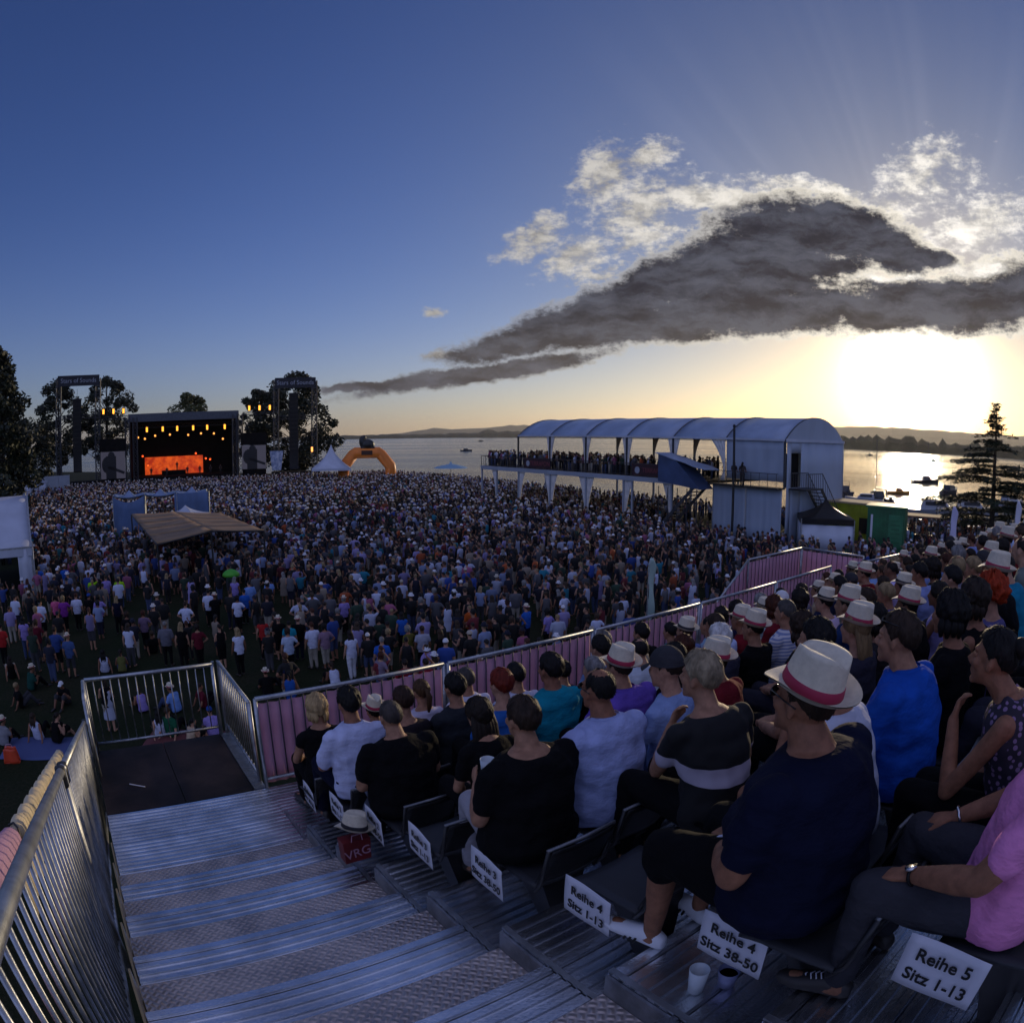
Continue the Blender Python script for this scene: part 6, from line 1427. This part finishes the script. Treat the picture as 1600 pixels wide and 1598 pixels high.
def put(x, y, i=None, nm=None, col=None, leg=None, hc=None, rz=None, scale=None, z=0.):
    i = rr.randrange(N_ST) if i is None else i
    root, fem, hair, hat, top, legs, pose = STP[i]
    o = root if not suse[i] else copy_tree(root); suse[i] += 1
    if col is None: nm, col, _ = rr.choice(PALW); col = tuple(c * rr.uniform(.75, 1.2) for c in col)
    ln, lg = rr.choice(LEGN) if leg is None else leg; hn, hcc = rr.choice(HCOL) if hc is None else hc
    cn, cc = rr.choice([('white', WHT), ('dark', BLK), ('blue', (.02, .06, .25))])
    recolour(o, col, lg, hcc, rr.choice(SKIN), cc)
    o.location = (x, y, z); s = scale or rr.uniform(.93, 1.06); o.scale = (s, s, s)
    d = STAGE_C - Vector((x, y, 0)); o.rotation_euler = (0, 0, math.atan2(-d.x, d.y) + (rr.gauss(0, .45) if rz is None else rz))
    hd = 'straw hat' if hat == 'fedora' else '%s cap' % cn if hat == 'cap' else {'thin': 'balding', 'long': 'long %s hair' % hn, 'pony': '%s ponytail' % hn, 'bun': '%s bun' % hn, 'wavy': 'wavy %s hair' % hn}.get(hair, 'short %s hair' % hn)
    body = '%s dress' % nm if top == 'dress' else '%s top, %s %s' % (nm, ln, 'shorts' if legs == 'shorts' else 'trousers')
    us_ = (x * DR.x + y * DR.y, x * DS.x + y * DS.y)
    zone = 'on open lawn' if us_[0] < 8 and us_[1] < 38 else 'past the railing' if us_[0] > 8 and us_[1] < 26 else 'in the crowd'
    if pose == 'ground': PENDING.append(('person sitting %s, %s, %s' % (zone if zone != 'in the crowd' else 'on the grass', body, hd), o))
    else: PENDING.append(('standing person, %s, %s, %s' % (body, hd, zone), o))
    TAKEN.append((x, y)); return o
# people picked out in the photograph: position on the lawn, kind, clothes
def G_(px, py, h=0.):   # bearing and depression of a foot point, on the level lawn
    X = (px - 800) / 1075; Y = -(py - 799) / 1075; r = math.hypot(X, Y) + 1e-9; th = 2 * math.asin(r / 2)
    v = Vector((X / r * math.sin(th), math.cos(th), Y / r * math.sin(th))); c, s = math.cos(.110), math.sin(.110)
    v = Vector((v.x, c * v.y + s * v.z, -s * v.y + c * v.z)); t = (h - CAM_H) / v.z; return v.x * t, v.y * t
WH, BL, LB, OR, TQ, LI, DK, LV, RD, PK, MR = ('white', (.52, .55, .70)), ('bright blue', (.02, .10, .42)), ('light blue', (.16, .28, .58)), ('orange', (.42, .08, .015)), ('turquoise', (.01, .22, .30)), ('lime', (.25, .50, .01)), ('black', BLK), ('lilac', (.26, .20, .48)), ('red', (.35, .02, .02)), ('pink', (.55, .10, .22)), ('maroon', (.10, .01, .02))
SPEC = [(552, 1062, 1, WH, ('white', WHT)), (600, 1070, 0, BL, ('black', BLK)), (662, 1050, 0, ('striped grey', (.32, .33, .40)), ('black', BLK)), (735, 1010, 8, OR, ('black', BLK)), (423, 955, 0, LB, ('black', BLK)), (370, 955, 1, LV, ('denim', JEAN)), (393, 965, 8, LB, ('denim', JEAN)), (492, 1045, 0, WH, ('sand', SAND)), (511, 1045, 9, ('dusky', (.22, .14, .20)), ('sand', SAND)), (456, 1035, 0, TQ, ('navy', DNV)),
        (440, 1030, 12, DK, ('black', BLK)), (470, 1030, 2, DK, ('navy', DNV)), (630, 1020, 1, BL, ('black', BLK)), (690, 1060, 1, DK, ('black', BLK)), (765, 1040, 1, DK, ('black', BLK)), (640, 1050, 9, ('olive', (.10, .09, .02)), ('black', BLK)), (855, 1020, 9, LV, ('black', BLK)), (822, 1010, 2, BL, ('navy', DNV)), (788, 985, 8, WH, ('grey', GREYT)), (880, 985, 4, WH, ('black', BLK)),
        (148, 950, 10, LI, ('black', BLK)), (190, 950, 8, LI, ('denim', JEAN)), (170, 950, 0, LV, ('denim', JEAN)), (105, 930, 2, BL, ('black', BLK)), (65, 930, 4, BL, ('grey', GREYT)), (143, 930, 0, WH, ('navy', DNV)), (80, 935, 0, WH, ('black', BLK)), (70, 1000, 6, WH, ('black', BLK)), (125, 985, 0, WH, ('black', BLK)), (145, 985, 6, DK, ('black', BLK)), (92, 985, 9, PK, ('black', BLK)), (105, 990, 9, ('purple', (.20, .03, .25)), ('black', BLK)),
        (115, 1058, 12, ('steel blue', (.05, .09, .22)), ('grey', GREYT)), (95, 1050, 4, ('steel blue', (.03, .06, .20)), ('black', BLK)), (10, 1040, 0, RD, ('black', BLK)), (45, 1030, 1, LV, ('denim', JEAN)), (65, 1035, 9, MR, ('grey', GREYT)), (160, 990, 9, LV, ('black', BLK)), (205, 1020, 9, DK, ('sand', SAND)), (188, 990, 1, ('navy', DNV), ('black', BLK)), (230, 1015, 9, ('dusky', (.15, .1, .16)), ('black', BLK)),
        (265, 1040, 8, ('grey', (.12, .12, .15)), ('black', BLK)), (290, 1045, 1, DK, ('black', BLK)), (315, 1045, 9, MR, ('black', BLK)), (295, 1000, 4, WH, ('black', BLK)), (375, 990, 9, WH, ('black', BLK)), (378, 1055, 1, WH, ('black', BLK)), (350, 1045, 3, DK, ('black', BLK)), (330, 980, 0, WH, ('black', BLK)), (340, 985, 2, DK, ('black', BLK)), (385, 975, 0, BL, ('black', BLK)), (455, 1055, 9, ('white banded', (.35, .42, .55)), ('black', BLK)), (415, 1030, 1, RD, ('black', BLK)), (490, 980, 9, WH, ('black', BLK)), (540, 990, 5, LV, ('black', BLK))]
for px, py, i, (nm, col), leg in SPEC:
    x, y = G_(px, py); put(x, y, i, nm, col, leg, rz=rr.uniform(-.3, .3))
SITG = [(277, 1112, 0, LB, ('denim', JEAN), .9), (335, 1150, 4, LV, ('black', BLK), .2), (252, 1150, 1, WH, ('black', BLK), .2), (225, 1112, 3, LV, ('black', BLK), .5), (320, 1105, 2, MR, ('black', BLK), -1.2), (420, 1085, 0, DK, ('black', BLK), .1), (62, 1155, 1, WH, ('black', BLK), -.2), (50, 1078, 0, ('dark green', (.01, .05, .04)), ('black', BLK), -.8), (165, 1050, 1, WH, ('black', BLK), .2), (192, 1050, 3, ('olive', (.10, .10, .03)), ('denim', JEAN), .1), (105, 1100, 4, DK, ('grey', GREYT), 2.8), (35, 1105, 2, DK, ('grey', GREYT), -1.), (90, 1160, 3, DK, ('black', BLK), -.7), (8, 1165, 0, ('grey', (.2, .2, .22)), ('black', BLK), -.4), (270, 1150, 2, ('dark green', (.01, .08, .04)), ('black', BLK), -.5), (300, 1165, 3, ('beige', (.4, .3, .2)), ('black', BLK), -.9), (450, 1080, 1, DK, ('black', BLK), .6), (525, 1075, 3, WH, ('black', BLK), .2), (240, 1020, 2, DK, ('black', BLK), .3), (20, 1060, 1, DK, ('sand', SAND), .4)]
for px, py, i, (nm, col), leg, rz in SITG:
    x, y = G_(px, py); put(x, y, N_ST + i, nm, col, leg, rz=rz)
# things on the grass
def blanket(px, py, m, lab, w=1.6, l=1.3, rz=.4):
    x, y = G_(px, py); b = MB(); b.sheet(lambda u, v: ((u - .5) * w, (v - .5) * l, .03 + .015 * math.sin(u * 9 + v * 5)), 10, 8, .012, (0, 0, 1)); o = b.build('picnic_blanket', m, None, True, (x, y, 0)); o.rotation_euler.z = rz; tag(o, lab, 'blanket', 'picnic blankets on the lawn')
blanket(60, 1170, mat('blue_blanket', (.06, .08, .2), .9, bump=.4, bscale=6), 'dark blue picnic blanket under the left sitting people', 2.2, 1.5)
blanket(290, 1160, mat('dull_red_blanket', (.12, .03, .03), .9, bump=.4, bscale=6), 'dull red picnic blanket seen through the landing railing', 2.4, 1.6, .2)
x, y = G_(20, 1190); t = thing('shopping_bag', 'orange shopping bag lying on the lawn at the left edge', 'bag', (x, y, 0), .5)
b = MB(); b.sheet(lambda u, v: ((u - .5) * .5 * (1 - .3 * v), -.10 + .03 * math.sin(u * 7), .42 * v), 8, 6, .01, (0, 1, 0)); b.sheet(lambda u, v: ((u - .5) * .5 * (1 - .3 * v), .10 - .2 * v * 0 + .03 * math.sin(u * 6), .42 * v), 8, 6, .01, (0, -1, 0)); b.sheet(lambda u, v: ((u - .5) * .5, -.1 + .2 * v, .01), 4, 2, .01, (0, 0, 1)); b.build('bag_body', mat('orange_plastic', (.6, .06, .02), .5), t, True)
b = MB(); b.tube([(-.1, 0, .42), (-.08, 0, .52), (.08, 0, .52), (.1, 0, .42)], .01, 5); b.build('handle', M['pink'], t)
x, y = G_(365, 950); t = thing('umbrella', 'bright green open umbrella held up in the crowd beside the brown awning', 'umbrella', (x, y, 0))
b = MB(); b.lathe([(.45, 1.60), (.40, 1.74), (.26, 1.85), (.1, 1.91), (0, 1.92)], 12); b.build('canopy', mat('bright_green_nylon', (.05, .32, .015), .5), t, True)
b = MB(); b.tube([(0, 0, .9), (0, 0, 2.05)], .012, 6); b.build('shaft', M['steel'], t)
# ---- the rest of the lawn: near ones as individuals, the mass behind as one crowd
def occupied(x, y):
    p = Vector((x, y, 0)); u, s = p.dot(DR), p.dot(DS)
    if s < 9.5 and u > -2: return True
    q = p - G0; t, w = q.dot(GL), q.dot(GW)
    if -1 < t < 42 and -.6 < w < GB + 1: return True if (t > 25 or w < .2 or w > GB) else False
    for az, d, r in ((-29.7, 58.5, 3.0), (-32.2, 58.5, 2.6), (-27.2, 59, 2.6), (26.5, 49.5, 2.6), (31.9, 51.5, 2.2), (29.9, 55.5, 3.2), (-15.1, 117, 3.6), (34.8, 57, 1.6)):
        c = polar(az, d)
        if (c - p).length < r: return True
    if math.degrees(math.atan2(x, y)) < -41.2 and 38.5 < math.hypot(x, y) < 52: return True
    st_ = p - STAGE_C; a = R(-27.6); yl = st_.x * math.sin(a) + st_.y * math.cos(a)
    if yl > -5: return True
    for (x0, y0), (x1, y1) in zip(shore, shore[1:]):
        if x0 <= x <= x1 and y > y0 + (y1 - y0) * (x - x0) / (x1 - x0) - 2.5: return True
    return False
def density(x, y):
    u, s = x * DR.x + y * DR.y, x * DS.x + y * DS.y; d = math.hypot(x, y); az = math.degrees(math.atan2(x, y))
    if az < -38 and d > 88: return .25
    if u < 8:
        if s < 24: return .03
        if s < 33: return .16
        if s < 39: return .22 if 3 < u else .55
        if s < 45: return .85
        return 1.55
    if s < 22: return .8
    if s < 28: return 1.0
    if s < 34: return 1.35 if u > 12 else .6
    return 1.6
N_NEAR = 40
cand = []; cell = {}
rq = random.Random(99)
for _ in range(60000):
    az = rq.uniform(-44.5, 45); d = math.sqrt(rq.uniform(15 ** 2, 134 ** 2)); p = polar(az, d); x, y = p.x, p.y
    if rq.random() > density(x, y) / 1.6 or occupied(x, y): continue
    k = (int(x // .5), int(y // .5))
    if any((k[0] + i, k[1] + j) in cell for i, j in ((0, 0), (1, 0), (-1, 0), (0, 1), (0, -1))) and rq.random() < .92 or k in cell: continue
    if any((x - a) ** 2 + (y - c) ** 2 < .36 for a, c in TAKEN): continue
    cell[k] = 1; cand.append((d, x, y))
cand.sort()
near = [c for c in cand if c[0] > 17][:N_NEAR]; rest = cand[len(near):]
for d, x, y in near: put(x, y, None, rz=rr.gauss(0, .5))
# labels that single each one out: the same look is told apart by its place from left to right
words = ['first', 'second', 'third', 'fourth', 'fifth', 'sixth', 'seventh', 'eighth', 'ninth', 'tenth', 'eleventh', 'twelfth', 'thirteenth', 'fourteenth', 'fifteenth']
by = {}
for base, o in PENDING: by.setdefault(base, []).append(o)
for base, lst in by.items():
    lst.sort(key=lambda o: proj_az(o.location))
    for i, o in enumerate(lst): o['label'] = base if len(lst) == 1 else base + ', %s from left' % words[min(i, 14)]
for tpl, used in [(t[0], n) for t, n in zip(TS, tuse)] + [(t[0], n) for t, n in zip(STP, suse)]:
    if not used:
        for c in list(tpl.children_recursive) + [tpl]: bpy.data.objects.remove(c)
# chairs for everyone else who sits
for k, u, blk in SEATED[39:]:
    pass
# ---- the far crowd
def far_template(kind_):
    """rings of a small standing figure with a part number per vertex: 0 legs 1 top 2 skin 3 hair 4 hat"""
    b = MB(); pid = []
    def addp(fn, k): n0 = len(b.v); fn(); pid.extend([k] * (len(b.v) - n0))
    for s in (-1, 1): addp(lambda: b.tube([(s * .09, 0, 0), (s * .10, 0, .45), (s * .09, 0, .88)], [.06, .075, .10], 6), 0)
    addp(lambda: b.add([(math.cos(a) * w, math.sin(a) * d, z) for w, d, z in ((.17, .12, .82), (.15, .11, 1.08), (.19, .12, 1.32), (.18, .09, 1.42), (.06, .05, 1.48)) for a in np.linspace(0, 2 * math.pi, 9)[:-1]], [(i * 8 + j, i * 8 + (j + 1) % 8, (i + 1) * 8 + (j + 1) % 8, (i + 1) * 8 + j) for i in range(4) for j in range(8)]), 1)
    for s in (-1, 1):
        addp(lambda: b.tube([(s * .19, 0, 1.38), (s * .25, .0, 1.12)], [.06, .05], 5), 1)
        if kind_ == 'up' and s > 0: addp(lambda: b.tube([(s * .22, .02, 1.36), (s * .2, .15, 1.62), (s * .12, .2, 1.85)], [.045, .04, .03], 5), 2)
        else: addp(lambda: b.tube([(s * .25, 0, 1.12), (s * .22, .14, .92)], [.042, .03], 5), 2)
    addp(lambda: b.ball((0, .025, 1.585), (.072, .088, .11), 8, 6), 2)
    if kind_ in ('hat',): addp(lambda: b.lathe([(.17, 1.63), (.10, 1.645), (.088, 1.74), (.05, 1.755), (0, 1.74)], 10), 4)
    elif kind_ == 'cap': addp(lambda: b.lathe([(.092, 1.63), (.085, 1.70), (.04, 1.74), (0, 1.745)], 8), 4)
    elif kind_ == 'long': addp(lambda: (b.ball((0, -.012, 1.62), (.090, .098, .10), 8, 5), b.tube([(0, -.09, 1.62), (0, -.115, 1.5), (0, -.11, 1.33)], [.06, .085, .05], 6)), 3)
    else: addp(lambda: b.ball((0, -.016, 1.625), (.084, .094, .092), 8, 6), 3)
    return np.array(b.v), b.f, np.array(pid)
FT = {k: far_template(k) for k in ('short', 'long', 'hat', 'cap', 'up')}
def mass(name, items, z=0.):
    """items: (x, y, z, heading, height, kind, colours)"""
    V, F_, Cc = [], [], []; o = 0; loops = []; tot = []
    for x, y, zz, hd, hs, kd, cols in items:
        B, f, pid = FT[kd]; c, s = math.cos(hd), math.sin(hd)
        q = B * np.array([hs * cols[5], hs * cols[5], hs]); V.append(np.stack([q[:, 0] * c - q[:, 1] * s + x, q[:, 0] * s + q[:, 1] * c + y, q[:, 2] + zz], 1))
        Cc.append(np.array(cols[:5])[pid])
        loops.append(FL_[kd] + o); tot.append(FT_[kd]); o += len(B)
    V = np.concatenate(V); Cc = np.concatenate(Cc); loops = np.concatenate(loops); tot = np.concatenate(tot)
    me = bpy.data.meshes.new(name); me.vertices.add(len(V)); me.vertices.foreach_set('co', V.astype(np.float32).ravel())
    me.loops.add(len(loops)); me.loops.foreach_set('vertex_index', loops.astype(np.int32)); me.polygons.add(len(tot))
    me.polygons.foreach_set('loop_start', np.concatenate([[0], np.cumsum(tot)[:-1]]).astype(np.int32))
    me.polygons.foreach_set('use_smooth', np.ones(len(tot), bool))
    me.update(calc_edges=True); at = me.color_attributes.new('col', 'FLOAT_COLOR', 'POINT'); at.data.foreach_set('color', np.concatenate([Cc, np.ones((len(Cc), 1))], 1).astype(np.float32).ravel())
    me.materials.append(M['crowd']); ob = bpy.data.objects.new(name, me); C.objects.link(ob); return ob
M['crowd'] = mat('crowd_clothing', (.5, .5, .5), .85, attr='col')
FL_ = {k: np.array([i for f in v[1] for i in f]) for k, v in FT.items()}; FT_ = {k: np.array([len(f) for f in v[1]]) for k, v in FT.items()}
FPAL = [(.50, .54, .70)] * 6 + [(.22, .28, .46)] * 2 + [BLK] * 18 + [DNV] * 5 + [(.02, .06, .28)] * 2 + [(.10, .10, .11)] * 6 + [(.28, .24, .46)] * 2 + [(.14, .012, .02)] * 2 + [(.01, .18, .26)] + [(.32, .26, .2)] * 3 + [(.36, .10, .2)] + [(.02, .05, .03)] * 2 + [(.40, .08, .02)] * 1
HATC = [(.48, .43, .35), (.52, .49, .45), (.38, .33, .26), (.56, .55, .54)]
def rand_item(x, y, z, hat_p=.30, dark=0.):
    r = rq.random(); kd = 'hat' if r < hat_p else 'cap' if r < hat_p + .06 else 'long' if r < hat_p + .30 else 'up' if r < hat_p + .36 else 'short'
    d = STAGE_C - Vector((x, y, 0)); col = rq.choice(FPAL); k = rq.uniform(.5, 1.05)
    cols = [rq.choice([BLK, DNV, JEAN, GREYT, SAND]), tuple(c * k for c in col), rq.choice(SKIN), rq.choice(HCOL)[1], rq.choice(HATC) if kd == 'hat' else rq.choice([WHT, BLK, DNV]), rq.uniform(.95, 1.2)]
    return (x, y, z, math.atan2(-d.x, d.y) + rq.gauss(0, .35), rq.uniform(.90, 1.06), kd, cols)
for i, (root, *_) in enumerate(STP[:N_ST]):
    V, f, pid = as_template(root, .30); n = 'mid%d' % i; FT[n] = (V, f, pid); FL_[n] = np.array([j for q in f for j in q]); FT_[n] = np.array([len(q) for q in f])
def crowd_item(d, x, y):
    it = list(rand_item(x, y, 0., 0.15 if d < 60 else .30))
    if d < 52: it[5] = 'mid%d' % rq.randrange(N_ST); it[6] = it[6][:5] + [1.]
    return tuple(it)
kind(mass('festival_crowd', [crowd_item(*q) for q in rest]), 'stuff')
tp = []
for _ in range(270):
    t, w = rq.uniform(.4, 31), (rq.random() ** 1.9) * 6.5 + .35; p = G(t, w, 0); tp.append(rand_item(p.x, p.y, GD, .05))
kind(mass('terrace_crowd', tp), 'stuff')
def extra(lab, p, rz, cols, kd='short', grp=None):
    o = mass('person', [(0, 0, 0, 0, 1., kd, cols)]); o.location = p; o.rotation_euler.z = rz; tag(o, lab, 'person', grp)
OR_ = [(.02, .015, .015), (.03, .02, .02), SKIN[1], DKH, BLK, 1.05]
for i, (x, y, z) in enumerate(((-6.6, 1.5, 1.8), (-3.4, .8, 1.8), (-1.4, 6.6, 2.6), (.7, 1.0, 1.8), (3.2, 1.4, 1.8), (5.4, 2.5, 1.8), (7.4, 2.2, 1.8))):
    extra('dark musician on the stage, %s from the left' % ordn[i], st.matrix_basis @ Vector((x, y, z)), R(27.6 + 180), OR_, 'short', 'musicians on the stage')
extra('dark person on the pavilion balcony left of the black pole', G(36.2, -.6, GD), R(-60), OR_, 'short', 'people on the pavilion balcony')
extra('dark person on the pavilion balcony right of the black pole', G(37.0, -.62, GD), R(-40), OR_, 'long', 'people on the pavilion balcony')
# ---------------------------------------------------------------- small things on the stand
def cup(u, s, z, m, lab, h=.13, r=.042, fill=None):
    t = thing('cup', lab, 'cup', W(u, s, z)); b = MB(); b.lathe([(r * .72, 0), (r, h), (r * .95, h), (r * .68, .006), (0, .006)], 20); b.build('cup_wall', m, t, True)
    if fill: b = MB(); b.lathe([(r * .90, h * .7), (0, h * .7)], 20); b.build('drink', fill, t)
M['cupw'] = mat('milky_plastic', (.52, .58, .62), .35, spec=.5); M['cupb'] = mat('bluish_plastic', (.22, .24, .40), .35)
cup(1.69, 1.09, -2.09, M['cupw'], 'tall milky plastic cup on the stand floor beside the white shoe')
cup(1.80, 1.02, -2.09, M['cupb'], 'low bluish plastic cup with dark drink beside the milky cup', .09, .046, M['black_plastic'])
# hat resting on a red bag by the aisle
t = thing('paper_bag', 'red bag with pink letters standing at the aisle under a hat', 'bag', W(1.60, 4.05, row_z(5) + .20), RZ)
t.location = W(1.52, 3.98, -2.98 + .0); t.scale = (.72, .72, .72); b = MB()
b.hexa([(-.14, -.07, 0), (.14, -.07, 0), (.14, .07, 0), (-.14, .07, 0), (-.15, -.075, .26), (.15, -.075, .26), (.15, .075, .26), (-.15, .075, .26)]); b.build('bag_body', mat('dark_red_paper', (.16, .012, .014), .6, var=.3), t)
b = MB(); b.tube([(-.06, -.08, .26), (-.05, -.085, .34), (.05, -.085, .34), (.06, -.08, .26)], .006, 5); b.build('handle', M['pink'], t)
bg = bpy.data.objects.new('bag_print', text('bag_print', 'VRG', .15, frame3((0, -.078, .11), (1, 0, .1), (0, 0, 1)), M['pink'], t, .002).data) if False else text('lettering', 'VRG', .15, frame3((0, -.080, .11), (1, 0, .12), (0, 0, 1)), M['pink'], t, .002)
a, bd = hat_parts(Matrix.Identity(4)); h = link('straw_hat', a.mesh('straw_hat', M['straw'], True), M['straw']); tag(h, 'cream straw hat resting on the red bag at the aisle', 'hat'); link('hat_band', bd.mesh('hat_band', M['band2'], True), M['band2'], h)
h.location = W(1.52, 3.98, -2.98 + .215); h.rotation_euler = (R(-8), R(10), 1.2)
# wrist wear and shoe details, parented to the people who wear them
def find(txt): return next(o for o in bpy.data.objects if o.get('category') == 'person' and txt in o.get('label', ''))
def wear(o, wr, el, m, dial=None, r=.031):
    a = (Vector(wr) - Vector(el)).normalized(); x = a.cross(Za).normalized(); y = x.cross(a); b = MB(); c = Vector(wr) - a * .012
    b.tube([c + (x * math.cos(q) + y * math.sin(q)) * r for q in np.linspace(0, 2 * math.pi, 17)], .006, 6); w = b.build('wristwatch' if dial else 'wristband', m, o, True)
    if dial: b = MB(); Mx = frame3(c + (y * .8 - x * .45).normalized() * (r + .004), a, x); b.lathe([(0, -.004), (.019, -.004), (.020, .003), (.017, .006), (0, .006)], 18, Mx @ Matrix.Rotation(0, 4, 'X')); b.build('dial', dial, w, True)
JP = skeleton('sit', 'knee', -5, seed=int(1.95 * 100), bulk=1.22, legs='wide'); JN = skeleton('sit', 'lap', 6, 6, -6, seed=int(1.90 * 100 + 977), bulk=1.55)
pk, nv = find('pink polo'), find('navy t-shirt')
wear(pk, JP['wrl'], JP['ell'], M['black_plastic'], M['steel']); wear(pk, JP['wrr'], JP['elr'], M['steel'], None, .032)
wear(nv, JN['wrl'], JN['ell'], mat('pale_wristband', (.55, .60, .75), .6), None, .036)
# stripes and laces
def shoe_bits(o, J, k, stripe, lace):
    an, to = J['an' + k], J['to' + k]; h = (to - an); h.z = 0; h.normalize(); x = Vector((h.y, -h.x, 0)); s = -1
    if stripe:
        b = MB()
        for i in range(3):
            c = Vector((an.x, an.y, to.z - .035)) + h * (.045 + i * .022) + x * (-.041); b.beam(c + Vector((0, 0, .012)) + h * .012, c + Vector((0, 0, .062)) - h * .004 + x * .012, .010, .006, x)
        b.build('shoe_stripes', M['ink'], o)
    if lace:
        b = MB()
        for i in range(5):
            c = Vector((an.x, an.y, to.z + .052 - i * .007)) + h * (.055 + i * .018); b.tube([c - x * .022, c + Vector((0, 0, .006)) + h * .01, c + x * .022], .003, 5)
        b.tube([c, c + x * .04 - h * .02 - Vector((0, 0, .02)), c + x * .05 - h * .03 - Vector((0, 0, .04))], .0025, 4); b.build('laces', M['paper'], o)
for k in 'lr': shoe_bits(nv, JN, k, True, False); shoe_bits(pk, JP, k, False, True)
bt = find('holding a cup'); JB = skeleton('sit', 'hold', 4, seed=int(193 + 3 * 977), bulk=1.50, fem=True)
b = MB(); p = (JB['wrl'] + JB['wrr']) / 2 + Vector((0, .09, .0)); b.lathe([(.032, -.05), (.043, .07), (.040, .07), (.030, -.045), (0, -.045)], 18, Matrix.Translation(bt.matrix_basis @ p)); tag(b.build('cup', M['cupw'], None, True), 'plastic cup held by the stout person in black', 'cup')
bpy.data.scenes.remove(TMP)
